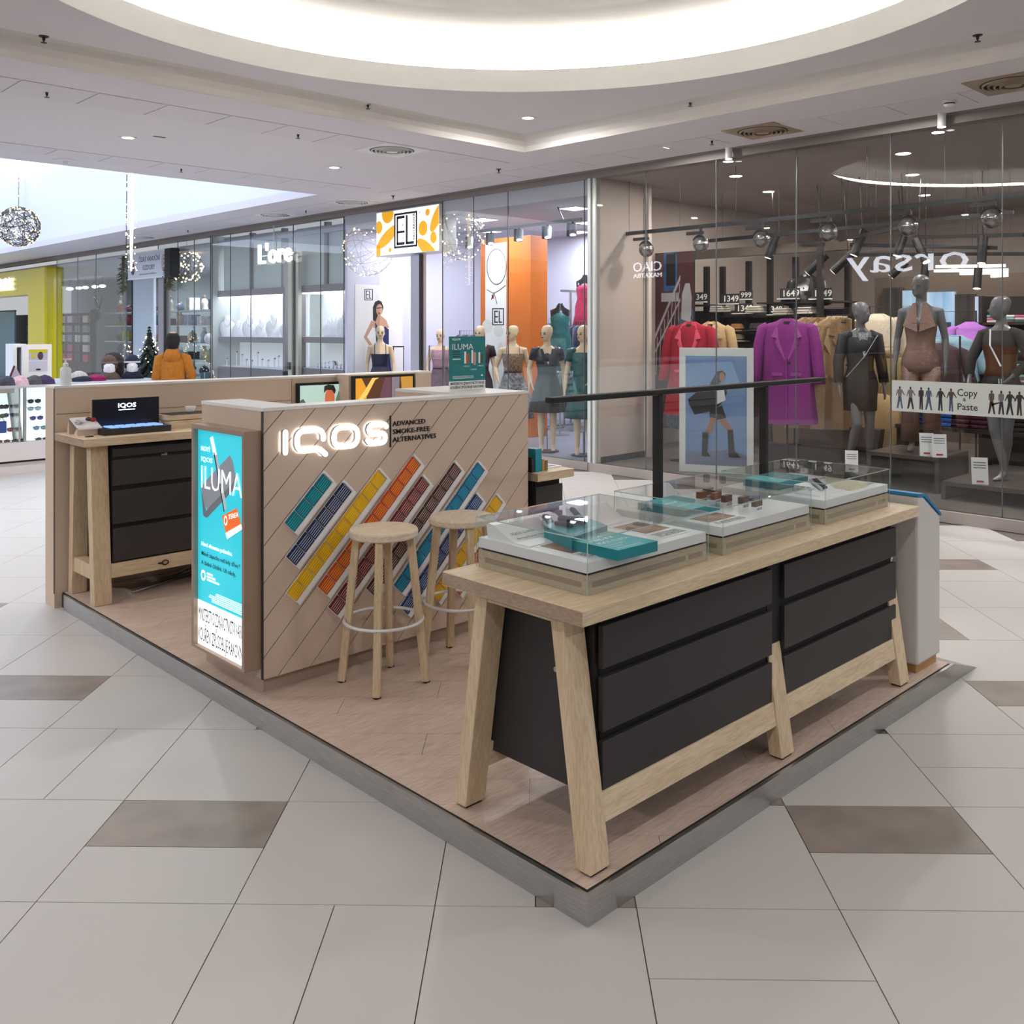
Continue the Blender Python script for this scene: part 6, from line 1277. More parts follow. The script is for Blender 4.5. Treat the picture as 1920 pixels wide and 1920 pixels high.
# dressmaker busts
def bust(lb_, px, py, X, c, h=.62, pole=True):
    y, z = onX(px, py, X); t = T('dress_bust', lb_, 'bust form', (X, y, .1 if pole else z-.8), facing(X, y), group='dressed bust forms'); zz = z-.1 if pole else .8
    k = MB().loft([(0, 0, zz-.62, .15, .11), (0, 0, zz-.5, .16, .115), (0, 0, zz-.36, .12, .088), (0, -.01, zz-.2, .14, .11), (0, 0, zz-.08, .15, .08), (0, 0, zz-.04, .08, .06), (0, 0, zz, .045, .045), (0, 0, zz+.03, .04, .04)], 18).build('form', m_base, t, world=False, smooth=True)
    mt = M('bust_'+c, c, .5, scale=14, amt=.25)
    MB().loft([(0, 0, zz-.98, .24, .19), (0, 0, zz-.62, .17, .125), (0, 0, zz-.5, .168, .122), (0, 0, zz-.36, .128, .096), (0, -.01, zz-.2, .148, .118), (0, 0, zz-.1, .12, .085)], 24).build('dress', mt, t, world=False, smooth=True)
    if pole: MB().tube([(0, 0, 0), (0, 0, zz-.5)], .012, 8).lathe([(.0001, 0), (.14, 0), (.14, .012), (.0001, .014)], n=20).build('pole', m_steel, t, world=False)
    else: MB().box(-.2, .2, -.12, .3, -.22, -.19).build('bracket', m_alu, t, world=False)
bust('bust form wearing a teal dress behind the black wrap dress', 1050, 572, 8.3, '1f6a6e'); bust('high bust form wearing a raspberry dress on the shop wall', 1097, 519, 9.6, 'b02a58', pole=True)
# garment rails in the dress shop
rd = random.Random(4)
def railrow(lb_, X0_, px0, px1, pyz, n, cols, gl, L_=.75):
    ya, z = onX(px0, pyz, X0_); yb, _ = onX(px1, pyz, X0_); t = T('garment_rail', lb_, 'rail', (X0_, (ya+yb)/2, .1))
    MB().tube([(X0_, ya, .1), (X0_, ya, z), (X0_, yb, z), (X0_, yb, .1)], .014, 8).build('rail_tube', m_steel, t)
    MB().box(X0_-.2, X0_+.2, ya-.02, ya+.02, .1, .12).box(X0_-.2, X0_+.2, yb-.02, yb+.02, .1, .12).build('feet', m_steel, t)
    for i in range(n):
        y = ya+(yb-ya)*(i+.5)/n; c, cn_ = cols[i % len(cols)]
        g = T('hanging_garment', '%s garment, number %d from the left on %s' % (cn_, i+1, gl), 'garment', (X0_, y, z-.05), group='garments on '+gl)
        w_ = abs(yb-ya)/n*.46
        MB().loft([(0, 0, -L_, .2, w_, .7), (0, 0, -.3, .19, w_*.95, .7), (0, 0, -.07, .17, w_*.8, .7), (0, 0, -.02, .07, w_*.5)], 12).build('cloth', M('grm'+c, c, .7, scale=25, amt=.3), g, world=False, smooth=True); MB().tube([(0, 0, -.03), (0, 0, .04), (.02, 0, .06)], .003, 5).build('hanger', m_steel, g, world=False)
dn = [('2c3448', 'navy'), ('4c5870', 'slate blue'), ('20242e', 'black'), ('5f6c84', 'grey blue'), ('33405c', 'denim')]
railrow('steel rail of dark garments right of the orange column', 9.1, 997, 1035, 598, 9, dn, 'the rail by the column'); railrow('steel rail of navy garments behind the teal dress mannequin', 9.4, 1058, 1098, 602, 9, dn[2:]+dn[:2], 'the rail behind the teal dress'); railrow('low steel rail of jeans deep in the dress shop', 8.9, 1040, 1098, 690, 8, dn[1:]+dn[:1], 'the low jeans rail', .55)
railrow('steel rail of grey garments behind the pink lace dress', 8.6, 862, 893, 620, 6, [('3c3c44', 'charcoal'), ('8c8c94', 'grey'), ('5a5a62', 'dark grey')], 'the rail behind the price sign')
# wall rails (inverted U) and boxes
for (pa, pb, pt_, pbm, X, lb_) in ((841, 862, 535, 700, 9.0, 'chrome wall rail near the lavender wall'), (1052, 1070, 545, 640, 9.6, 'chrome wall rail above the teal bust'), (1005, 1007, 541, 600, 9.8, 'thin chrome bracket right of the orange column')):
    a, z1_ = onX(pa, pt_, X); b, z0_ = onX(pb, pbm, X); t = T('wall_rail', lb_, 'rail', (X, b, z0_)); MB().tube([(X+.4, a, z1_), (X, a, z1_), (X, b, z1_), (X, b, .1)], .02, 8).build('tube', m_steel, t)
rwr = T('wire_shelf', 'small wire clothes frame in front of the pink lace dress', 'rack', (6.95, onX(822, 700, 6.95)[0], .1))
a, z1_ = onX(805, 648, 6.95); b, _ = onX(833, 648, 6.95)
MB().tube([(6.95, a, .1), (6.95, a, z1_), (6.95, b, z1_), (6.95, b, .1)], .012, 8).tube([(6.95, a, 1.25), (6.95, b, 1.25)], .008, 6).build('wire_frame', m_steel, rwr)
fpic = T('framed_picture', 'thin black framed picture right of the navy dress', 'picture', wY(747, 690, YP-.02)); a = wY(736, 649, YP-.02); b = wY(757, 690, YP-.02)
MB().box(a[0], b[0], YP-.03, YP-.014, b[2]-.3, a[2]).build('frame', m_dark, fpic); MB().box(a[0]+.02, b[0]-.02, YP-.0315, YP-.03, b[2]-.28, a[2]-.02).build('sheet', m_tray, fpic)
# track with grey spotlights
XT = 7.0
tr = T('spot_track', 'grey spotlight track across the dress shop window', 'track', wX(960, 430, XT)); P0, P1 = wX(832, 442, XT), wX(1090, 411, XT)
MB().bar(P0, P1, .035, .04).build('track_profile', M('track_grey', '8b8f95', .4), tr); q_ = wX(1056, 411, XT); MB().tube([q_, (q_[0], q_[1]+.1, 3.3)], .008, 6).build('hanger_rod', m_dark, tr)
for i, (px, py) in enumerate(((851, 458), (882, 455), (921, 448), (974, 441), (1027, 436), (1074, 431))):
    p = Vector(wX(px, py, XT)); t = T('grey_spotlight', '%s grey spotlight from the left on the dress shop track' % ['first', 'second', 'third', 'fourth', 'fifth', 'sixth'][i], 'spotlight', p, group='grey spotlights on the dress shop track')
    MB().tube([p+Vector((.03, .02, .07)), p+Vector((-.03, -.03, -.07))], .048, 14).build('can', MATS['track_grey'], t); MB().box(p.x-.02, p.x+.03, p.y+.05, p.y+.09, p.z-.08, p.z+.09).tube([p+Vector((0, 0, .06)), p+Vector((0, 0, .14))], .012, 6).build('yoke', m_dark, t)
    MB().tube([p+Vector((-.03, -.03, -.07)), p+Vector((-.031, -.031, -.074))], .04, 14).build('lens', EMIT('spot_cool', 'f2f4ff', 3), t)
for i, (X, y, lb_) in enumerate(((8.6, 7.6, 'right'), (8.4, 9.6, 'left'), (7.2, 6.6, 'window right'), (7.2, 8.4, 'window middle'), (7.2, 10.2, 'window left'), (9.5, 8.6, 'rear'))):
    t = T('ceiling_light_panel', '%s square light panel in the dress shop ceiling' % lb_, 'light panel', (X, y, 3.3), group='light panels of the dress shop'); MB().box(-.16, .16, -.16, .16, -.02, 0).build('panel_frame', m_white, t, world=False); MB().box(-.145, .145, -.145, .145, -.022, -.02).build('diffuser', EMIT('panel_cool', 'eef1ff', 5), t, world=False)
    area('dress_shop_lamp', (X, y, 3.27), .3, (22 if y > 10 else 42)*P_EL, (.90, .93, 1))
# fairy light nets in the window
m_fairy = EMIT('fairy_light', 'ffdfae', 6.0); m_wire = M('ornament_wire', '5b5148', .5, .4)
def light_ball(lb_, c, r, n=90, seed=1, nm='light_ball', wires=14, bulb=.012, wr=.014, cord=False):
    t = T(nm, lb_, 'light ornament', c, group='hanging light ornaments'); rr = random.Random(seed); w_ = MB(); b = MB()
    for k in range(wires):
        ax = Vector((rr.gauss(0, 1), rr.gauss(0, 1), rr.gauss(0, 1))).normalized(); u = ax.orthogonal().normalized(); v = ax.cross(u); o = rr.uniform(-.5, .5); q = math.sqrt(1-o*o)
        w_.tube([ax*o*r+(u*math.cos(a)+v*math.sin(a))*q*r for a in [2*math.pi*i/18 for i in range(18)]], r*wr, 4, closed=True)
    for k in range(n):
        d = Vector((rr.gauss(0, 1), rr.gauss(0, 1), rr.gauss(0, 1))).normalized()*r*1.02; b.ell(tuple(d), bulb, 5, 4)
    w_.tube([(0, 0, r), (0, 0, r+.5)], .004, 4)
    w_.build('wire_cage', m_wire, t, world=False); b.build('bulbs', m_fairy, t, world=False, kind='stuff')
    if cord:
        q = MB().tube([(0, 0, r), (0, 0, 5.2-c[2])], .003, 4)
        for k in range(9): q.ell((.02*math.sin(k*2), 0, r+.16+k*.075), .009, 5, 4)
        q.build('lit_cord', m_fairy, t, world=False)
    return t
# jeweller ------------------------------------------------------------
m_jf = M('jeweller_frame', '8b8488', .45, amt=.03); m_jw = M('jeweller_wall', 'd9e0de', .7, amt=.02); m_jg = M('frosted_fascia', 'c9d3d0', .35, amt=.02)
YJ0, YJ1 = 10.92, 15.45
MB().box(XS-.02, 9.0, YJ0, YJ1, -.05, .1).build('floor_jeweller', m_elf, kind='structure'); MB().box(XS+.12, 9.0, YJ0, YJ1, 3.3, 3.4).build('ceiling_jeweller', m_elc, kind='structure'); MB().box(8.9, 9.0, YJ0, YJ1, .1, 3.3).build('wall_jeweller_back', m_jw, kind='structure'); MB().box(XS+.02, 9, YJ1, YJ1+.06, .1, 3.5).build('wall_jeweller_left', m_jw, kind='structure')
w3 = props(bpy.data.objects.new('window_3', None), 'shop window of the jeweller', kind='structure'); COL.objects.link(w3); w3.location = (XS, 13, .1)
y3 = [10.92, 11.6, 12.45, 13.92, 14.7, 15.43]
for i, (a, b) in enumerate(zip(y3, y3[1:])): MB().box(XS-.006, XS+.006, a+.003, b-.003, .1, ZC-.09).build('glass_pane', m_sg, w3)
for a in y3: MB().box(XS-.008, XS+.008, a-.004, a+.004, .1, ZC-.09).build('pane_joint', m_joint, w3)
MB().box(XS-.05, XS+.02, 10.86, 15.45, 0, .1).build('plinth', MATS['plinth_stone'], w3)
fs_ = T('fascia_panels', 'frosted pale fascia panels above the jewellery cabinets', 'fascia', (XS+.2, 13, 2.4))
for (pa, pb, py0, py1) in ((420, 470, 447, 547), (475, 530, 440, 545), (556, 612, 430, 535), (617, 650, 425, 530)):
    a, z1_ = onX(pa, py0, XS+.2); b, z0_ = onX(pb, py1, XS+.2); MB().box(XS+.2, XS+.23, b, a, z0_, z1_).build('panel', m_jg, fs_)
for px in (408, 473, 533, 614, 652): a = onX(px, 500, XS+.2)[0]; MB().box(XS+.16, XS+.26, a-.04, a+.04, 2.38, 3.48).build('mullion', m_jf, fs_)
lo = T('shop_letters', 'white lit serif shop letters in front of the jeweller', 'sign', (XS-.08, 13.1, 2.95))
p = onX(485, 493, XS-.08); q = onX(547, 485, XS-.08); TXT("L'ore", EMIT('letter_white', 'ffffff', 1.6), lo, (XS-.08, p[0], p[1]-.02), YL, UP, .34, w=p[0]-q[0], ext=.04, bold=.012); MB().box(XS-.04, XS-.01, q[0], p[0], 2.98, 3.0).tube([(XS-.03, 13.05, 2.98), (XS-.03, 13.05, 3.5)], .01, 6).build('bracket', m_alu, lo)
m_glow = M('cabinet_glow', 'e9eef2', .6, emit=.25, amt=0); m_jb = M('bust_white', 'fbfbff', .5, amt=.01)  # cabinet backs emit faintly, light put into the material to brighten the interior
def neckbust(par_lb, X, y, z, s=1.0):
    t = T('necklace_bust', par_lb, 'necklace bust', (X, y, z), facing(X, y), group='white necklace busts'); t.scale = (s, s, s)
    MB().loft([(0, .0, 0, .075, .06), (0, -.01, .10, .095, .055), (0, 0, .17, .085, .045), (0, .01, .21, .04, .035), (0, .01, .27, .035, .032)], 14).build('bust', m_jb, t, world=False, smooth=True)
    MB().tube([(-.035, -.03, .23), (-.03, -.06, .17), (0, -.068, .12), (.03, -.06, .17), (.035, -.03, .23)], .004, 5).build('necklace', m_devs, t, world=False); return t
def cabinet(lb_, px0, px1, pyt, pyb, shelves, X=XS+.12, depth=.5):
    ya, zt = onX(px0, pyt, X); yb, zb = onX(px1, pyb, X); zb = min(zb, .9)
    t = T('jewellery_cabinet', lb_, 'cabinet', (X+depth/2, (ya+yb)/2, .1))
    MB().box(X, X+depth, yb, ya, zt-.12, zt).build('header', m_jf, t); MB().box(X+.02, X+depth-.05, yb+.08, ya-.08, zt-.14, zt-.12).build('light_strip', EMIT('cabinet_led', 'f4f7ff', 3.0), t)
    for y0_ in (ya-.07, yb): MB().box(X, X+.1, y0_, y0_+.07, .1, zt-.12).build('upright', m_jf, t)
    MB().box(X+depth-.03, X+depth, yb, ya, .1, zt-.12).build('back', m_glow, t); MB().box(X, X+depth, yb, ya, .1, .95).build('base', m_jf, t)
    out = []
    for py in shelves:
        z = onX((px0+px1)/2, py, X)[1]; MB().box(X+.02, X+depth-.03, yb+.07, ya-.07, z-.10, z).build('shelf', m_jf, t); MB().box(X+.02, X+depth-.03, yb+.07, ya-.07, z, z+.006).build('shelf_cover', m_jb, t); out.append((z+.006, ya-.12, yb+.12))
    return out, X
(sv, X_) = cabinet('bright jewellery cabinet left of the shop letters, two shelves of busts', 402, 534, 546, 706, (632, 690))
for i in range(11): z, a, b = sv[0]; neckbust('white necklace bust on the upper shelf of the left jewellery cabinet', X_+.16+.12*(i % 2), a+(b-a)*(i+.5)/11, z, 1.15 if i % 4 else 1.5)
rj = random.Random(8)
for i in range(12):
    z, a, b = sv[1]; y = a+(b-a)*(i+.5)/12; t = T('ring_stand', 'slim jewellery stand on the lower shelf of the left jewellery cabinet', 'jewellery stand', (X_+.15+.1*(i % 3), y, z), group='small jewellery stands'); h = rj.uniform(.08, .26)
    MB().lathe([(.05, 0), (.045, .01), (.012, .02), (.012, h), (.04, h+.004), (.0001, h+.02)], n=12).build('stand', m_jb, t, world=False); MB().ell((0, -.02, h+.02), (.018, .012, .012), 8, 5).build('jewel', M('jewel%d' % (i % 4), ['8a8f9c', '3a4056', 'b03a2a', 'a9a28c'][i % 4], .2, .6), t, world=False)
(sv, X2_) = cabinet('bright jewellery cabinet right of the shop letters, next to the dress shop', 560, 651, 536, 706, (632, 692))
for i in range(6): z, a, b = sv[0]; neckbust('white necklace bust on the shelf of the right jewellery cabinet', X2_+.2, a+(b-a)*(.42+.1*i), z, 1.2 if i != 4 else 1.55)
for i in range(9):
    z, a, b = sv[1]; y = a+(b-a)*(.15+.095*i); t = T('bracelet_roll', 'white bracelet roll on the lower shelf of the right jewellery cabinet', 'jewellery roll', (X2_+.2, y, z), group='bracelet rolls'); r_ = .03+.008*(i % 5)
    MB().lathe([(r_, -.05), (r_, .05)], (0, 0, r_), 12, 'x').build('roll', m_jb, t, world=False); MB().lathe([(r_+.004, -.01), (r_+.004, .012)], (0, 0, r_), 12, 'x').build('bracelet', M('bracelet_dark', '4a4248', .3, .6), t, world=False)
dj = T('jeweller_door', 'narrow pale door frame between the two jewellery cabinets', 'door', (XS+.05, 12.6, .1)); a, b = onX(537, 600, XS)[0], onX(556, 600, XS)[0]
MB().box(XS+.03, XS+.1, a-.12, a, .1, 3.0).box(XS+.03, XS+.1, b, b+.08, .1, 3.0).build('frame', M('door_cream', 'd9d2c4', .5), dj); MB().box(XS+.0, XS+.03, b+.08, b+.11, .1, 3.0).build('dark_edge', m_dark, dj); MB().box(XS+.0, XS+.05, a-.1, a-.02, 1.0, 1.12).build('lock_box', m_dark, dj)
for i, (X, y) in enumerate(((7.6, 12), (7.6, 14.3))):
    t = T('ceiling_light_panel', '%s light panel in the jeweller ceiling' % ['right', 'left'][i], 'light panel', (X, y, 3.3)); MB().box(-.16, .16, -.16, .16, -.02, 0).build('panel_frame', m_white, t, world=False); area('jeweller_lamp', (X, y, 3.27), .3, 60*P_EL, (.92, .96, 1))
# ================================================================== ORNAMENT SHOP, YELLOW SHOP, MIDDLE STALL, ATRIUM, PERSON
YX0, YX1 = 15.52, 24.1
m_xw = M('ornament_shop_wall', 'b4c2ca', .7, amt=.04)
MB().box(XS-.02, 11.0, YX0, 36, -.05, .1).build('floor_far_shops', M('far_floor', '8f969c', .4), kind='structure'); MB().box(XS+.12, 11.0, YX0, 36, 3.3, 3.4).build('ceiling_far_shops', m_elc, kind='structure'); MB().box(10.9, 11.0, YX0, 36, .1, 3.3).build('wall_far_shops_back', m_xw, kind='structure')
w4 = props(bpy.data.objects.new('window_4', None), 'shop window of the ornament shop', kind='structure'); COL.objects.link(w4); w4.location = (XS, 19, .1)
y4 = [15.5, 16.2, 16.95, 17.9, 19.6, 21.4, 22.6, 24.1]
for i, (a, b) in enumerate(zip(y4, y4[1:])):
    if i in (3,): continue
    MB().box(XS-.006, XS+.006, a+.003, b-.003, .1, ZC-.09).build('glass_pane', m_sg, w4)
for a in y4: MB().box(XS-.008, XS+.008, a-.006, a+.006, .1, ZC-.09).build('pane_joint', m_joint, w4)
MB().box(XS-.05, XS+.02, 15.45, 24.1, 0, .1).build('plinth', MATS['plinth_stone'], w4)
dx = T('dark_door_post', 'dark door post of the ornament shop beside the person', 'post', (XS+.05, 17.7, .1)); a, b = onX(300, 600, XS)[0], onX(311, 600, XS)[0]; MB().box(XS-.04, XS+.1, b, a, .1, 2.75).build('post', m_jf, dx); MB().box(XS-.05, XS-.01, b-.05, b, .1, 2.75).build('edge', m_dark, dx)
sx2 = T('ornament_sign', 'pale hanging sign with Czech Christmas wording over the ornament shop door', 'sign', (XS-.1, 18.6, 2.8))
ya, zt5 = onX(240, 488, XS-.1); yb, zb5 = onX(315, 509, XS-.1); m_sgp = M('sign_pale', 'c2c5ce', .5)
MB().box(XS-.1, XS-.06, yb, ya, 2.80, 3.33).build('board', m_sgp, sx2); MB().box(XS-.105, XS-.055, yb-.02, ya+.02, 3.33, 3.36).box(XS-.105, XS-.055, yb-.02, ya+.02, 2.77, 2.80).build('rim', m_alu, sx2)
ww = ya-yb; TXT('ČESKÉ VÁNOČNÍ', m_nav, sx2, (XS-.1, ya-.28*ww, 3.14), YL, UP, .105, w=.52*ww, ext=.002); TXT('OZDOBY', m_nav, sx2, (XS-.1, ya-.38*ww, 2.96), YL, UP, .105, w=.3*ww, ext=.002); TXT('www.vanocni-ozdoby.cz', m_nav, sx2, (XS-.1, ya-.3*ww, 2.86), YL, UP, .035, w=.42*ww, ext=.002)
MB().prism([(XS-.102, ya-.13*ww+.1*math.cos(k*.5236), 3.0+.13*math.sin(k*.5236)) for k in range(12)], (.002, 0, 0)).build('round_badge', M('badge_plum', '4a2030', .5), sx2); MB().prism([(XS-.102, ya-.9*ww+.12*math.cos(k*.5236), 3.07+.19*math.sin(k*.5236)) for k in range(12)], (.002, 0, 0)).build('printed_bauble', M('badge_sand', 'a99c8c', .5), sx2)
m_fir = M('fir_green', '16261c', .8, scale=30, amt=.4); m_gar = M('garland', '5a5a40', .8, scale=40, amt=.5)
def garland(lb_, px, py0, py1, X, r=.09, seed=2):
    y, z1_ = onX(px, py0, X); _, z0_ = onX(px, py1, X); t = T('tinsel_garland', lb_, 'garland', (X, y, z0_), group='garlands beside the sign'); rr = random.Random(seed); mb = MB()
    for k in range(120):
        z = z0_+(z1_-z0_)*rr.random(); a = rr.random()*6.28; p = Vector((X, y+.05*math.sin(z*5), z)); d = Vector((math.cos(a), math.sin(a), rr.uniform(-.8, .2)))*r*1.4; mb.bar(p, p+d, .02, .008)
    mb.tube([(X, y, z0_), (X, y, z1_)], .03, 6).build('tinsel', m_gar, t)
garland('olive tinsel garland left of the ornament sign', 231, 480, 548, XS-.12); garland('grey tinsel garland right of the ornament sign', 318, 468, 540, XS-.12, seed=5)
bk = T('black_box_sign', 'black box hanging right of the ornament sign', 'box', (XS-.05, 17.1, 2.7)); a, z1_ = onX(322, 467, XS-.05); b, z0_ = onX(334, 520, XS-.05); MB().box(XS-.2, XS-.02, b, a, z0_, z1_).build('box_body', m_dark, bk); MB().box(XS-.21, XS-.2, b+.02, a-.02, z0_+.02, z1_-.02).build('front', m_blk2, bk)
def fir(lb_, px, pyt, X, h, r, mt, nl=110, seed=3, pale=False):
    y, z = onX(px, pyt, X); zb = z-h; t = T('christmas_tree', lb_, 'christmas tree', (X, y, max(zb, .0)), group='lit christmas trees'); rr = random.Random(seed); zb = 0; mb = MB(); H_ = z-max(z-h, 0)
    for tier in range(int(H_/.05)):
        zz = .12+tier*.05; R_ = r*(1-zz/H_)+.03; n = max(6, int(26*R_/r))
        for k in range(n):
            a = 2*math.pi*(k+rr.random()*.7)/n; L_ = R_*rr.uniform(.8, 1.12); d = Vector((math.cos(a), math.sin(a), -.45)); p = Vector((0, 0, zz+.03)); q = p+d*L_
            s = Vector((-math.sin(a), math.cos(a), 0)); wd = .045+.05*L_
            mb.add([p, p.lerp(q, .5)+s*wd+Vector((0, 0, .01)), q, p.lerp(q, .5)-s*wd+Vector((0, 0, .01)), p.lerp(q, .5)+Vector((0, 0, .05))], [(0, 1, 4), (1, 2, 4), (2, 3, 4), (3, 0, 4), (0, 3, 2, 1)])
    mb.build('branches', mt, t, world=False, kind='stuff'); MB().tube([(0, 0, 0), (0, 0, H_-.02)], .025, 6).build('trunk', m_wen, t, world=False)
    b = MB()
    for k in range(nl):
        zz = rr.uniform(.15, H_*.95); R_ = r*(1-zz/H_)+.02; a = rr.random()*6.28; b.ell((R_*math.cos(a), R_*math.sin(a), zz), .011, 5, 4)
    b.build('lights', m_fairy, t, world=False, kind='stuff')
fir('dark green lit christmas tree left of the person', 280, 622, 6.0, 1.68, .72, m_fir, 110); fir('frosted pale christmas tree behind the dark one', 237, 640, 7.0, 1.5, .5, M('fir_frost', '8d9298', .8, scale=30, amt=.3), 90, seed=6)
# person in ochre hoodie, seen from behind
px_, d_ = 324, 12.3
lat = (px_-CX)/F*d_; PXW = (CAMX+lat*EX[0]+d_*EX[1], CAMY+lat*EY[0]+d_*EY[1])
pe = T('person', 'person in ochre hoodie and dark cap seen from behind, looking at the window', 'person', (*PXW, 0), facing(*PXW)+math.pi-.15); pe.scale = (.86, .9, .935)
pa_ = [[(-.185, 0, 1.40), (-.29, .06, 1.15), (-.17, -.13, 1.02)], [(.185, 0, 1.40), (.235, .04, 1.13), (.22, -.06, .9)]]
b = figure(pa_, heels=False, yaw=.1).build('body', M('person_skin', 'b98a6c', .6), pe, world=False); finish_body(b)
m_och = M('ochre_cotton', 'a8681a', .9, scale=25, amt=.12, bump=.3)
cloth(MB(), [(.86, 0, .205, .15, .01), (.9, 0, .215, .16, .02), (1.0, 0, .2, .15, .015), (1.12, 0, .195, .14, .01), (1.25, 0, .205, .145, .01), (1.36, 0, .205, .125), (1.42, .0, .175, .1), (1.47, .01, .10, .08)], 36, 6).build('hoodie', m_och, pe, world=False, smooth=True)
for s, a in zip((-1, 1), pa_): MB().tube([(s*.12, 0, 1.41)]+[Vector(q) for q in a[:2]]+[Vector(a[1]).lerp(Vector(a[2]), .85)], [.075, .082, .066, .05], 14).build('sleeve', m_och, pe, world=False, smooth=True)
MB().loft([(0, .07, 1.33, .06, .04), (0, .085, 1.38, .12, .06), (0, .07, 1.44, .125, .08), (0, .04, 1.50, .105, .09), (0, .03, 1.53, .085, .075)], 18).build('hood', m_och, pe, world=False, smooth=True)
MB().loft([(0, .02, 1.54, .07, .075), (0, .005, 1.60, .098, .105), (0, 0, 1.66, .105, .112), (0, .003, 1.71, .098, .108), (0, .005, 1.75, .07, .08), (0, .005, 1.77, .02, .03)], 18).build('knit_cap', M('cap_dark', '231f22', .95, scale=60, amt=.3, bump=.6), pe, world=False, smooth=True)
MB().loft([(0, 0, .78, .19, .14), (0, 0, .9, .19, .135), (0, 0, 1.0, .16, .11)], 20).tube([(-.09, 0, .86), (-.1, 0, .5), (-.1, .01, .08)], [.1, .08, .07], 12).tube([(.09, 0, .86), (.1, 0, .5), (.1, .01, .08)], [.1, .08, .07], 12).build('trousers', M('trousers_dark', '24222c', .9), pe, world=False, smooth=True)
# goods in the ornament shop window, standing on shelf units
rx = random.Random(21)
def shelf_unit(lb_, X, y0, y1, levels):
    t = T('goods_shelf', lb_, 'shelf', (X, (y0+y1)/2, .1))
    for z in levels: MB().box(X-.25, X+.25, y0, y1, z-.03, z).build('shelf', m_jw, t)
    for y in (y0, (y0+y1)/2, y1): MB().box(X+.2, X+.25, y-.02, y+.02, .1, levels[-1]+.5).build('post', m_jf, t)
LV = [.55, .95, 1.35, 1.78, 2.15]
shelf_unit('long pale goods shelf deep in the ornament shop', 8.5, 18.2, 25.6, LV); shelf_unit('short pale goods shelf near the jeweller', 7.6, 15.7, 18.0, LV[:3])
GC = [('7e8fa6', 'pale blue'), ('9a9d5a', 'lime'), ('3a3a46', 'charcoal'), ('2f3a6c', 'navy'), ('b56a74', 'pink'), ('e4e2e6', 'white'), ('8a4a48', 'brick red'), ('b9a894', 'golden'), ('5a5450', 'brown'), ('4d7c8c', 'teal'), ('c9c4b8', 'cream'), ('6a3a5c', 'plum')]
LN = ['lowest', 'second', 'middle', 'fourth', 'top']
def goods(X, y, z, ci, lb_):
    c, _ = GC[ci]; k = rx.randrange(3); t = T('shop_goods', lb_, 'goods', (X, y, z), rx.uniform(-.3, .3), group='goods in the ornament shop'); mt = M('gd'+c, c, .6, scale=9, amt=.35); m2_ = M('gt%d' % (ci % 3), ['d5d2d0', '6a5a50', 'c9a24a'][ci % 3], .5)
    h = rx.uniform(.16, .33)
    if k == 0:
        MB().box(-.13, .13, -.15, .15, 0, h).build('gift_box', mt, t, world=False, bevel=.008); MB().box(-.133, .133, -.02, .02, 0, h+.004).build('ribbon', m2_, t, world=False)
    elif k == 1:
        MB().ell((0, 0, h*.5), (.12, .12, h*.5), 14, 10).build('bauble', mt, t, world=False, smooth=True); MB().lathe([(.02, h*.98), (.02, h+.03)], n=8).build('cap', m2_, t, world=False)
    else:
        MB().lathe([(.09, 0), (.1, .02), (.07, h*.4), (.1, h*.6), (.05, h*.9), (.0001, h)], n=12).build('figurine', mt, t, world=False, smooth=True); MB().ell((0, 0, h+.02), (.05, .05, .05), 10, 7).build('figurine_head', m2_, t, world=False, smooth=True)
n_ = 0
for li, z in enumerate(LV):
    for c in range(11):
        ci = (li*5+c*7) % 12; goods(8.42, 18.5+c*.64, z, ci, '%s ornament, place %s on the %s long shelf' % (GC[ci][1], ['one', 'two', 'three', 'four', 'five', 'six', 'seven', 'eight', 'nine', 'ten', 'eleven'][c], LN[li]))
    if li < 3:
        for c in range(5): ci = (li*4+c*5+1) % 12; goods(7.5, 15.95+c*.42, z, ci, '%s ornament, place %s on the %s short shelf' % (GC[ci][1], ['one', 'two', 'three', 'four', 'five'][c], LN[li]))
for k, (px, py) in enumerate(((110, 545), (132, 537), (178, 545), (192, 548), (148, 554), (160, 565), (130, 566))):
    X = 9.0; y, _ = onX(px, py, X); t = T('pendant_lamp', 'small round lamp under the ornament shop ceiling', 'lamp', (X, y, 3.0), group='round lamps of the ornament shop'); MB().ell((0, 0, 0), (.1, .1, .05), 12, 8).build('shade', EMIT('round_lamp', 'f4f6ff', 4), t, world=False); MB().tube([(0, 0, .04), (0, 0, .3)], .006, 5).build('cord', m_dark, t, world=False)
ad = T('deer_figure', 'dark reindeer head with antlers hanging above the goods', 'figure', (8.0, onX(178, 580, 8.0)[0], onX(175, 590, 8.0)[1])); MB().tube([(0, 0, .1), (0, 0, 3.3-ad.location.z)], .006, 5).build('hanging_cord', m_dark, ad, world=False)
MB().ell((0, 0, 0), (.12, .35, .2), 12, 8).ell((-.1, -.35, .1), (.09, .12, .09), 10, 6).tube([(0, -.3, .15), (0, -.5, .4), (0, -.75, .45)], [.03, .025, .01], 6).tube([(0, -.2, .15), (0, -.1, .4), (0, .1, .5)], [.03, .025, .01], 6).build('plush', M('deer_brown', '4a3c38', .9, scale=20, amt=.3), ad, world=False, smooth=True); MB().tube([(0, -.5, .4), (0, -.5, .55)], .012, 5).build('antler_tip', m_wen, ad, world=False)
for i, y in enumerate((16.5, 19, 22, 26)): area('far_shop_lamp', (8.6, y, 3.27), .5, 130*P_EL, (.88, .94, 1))
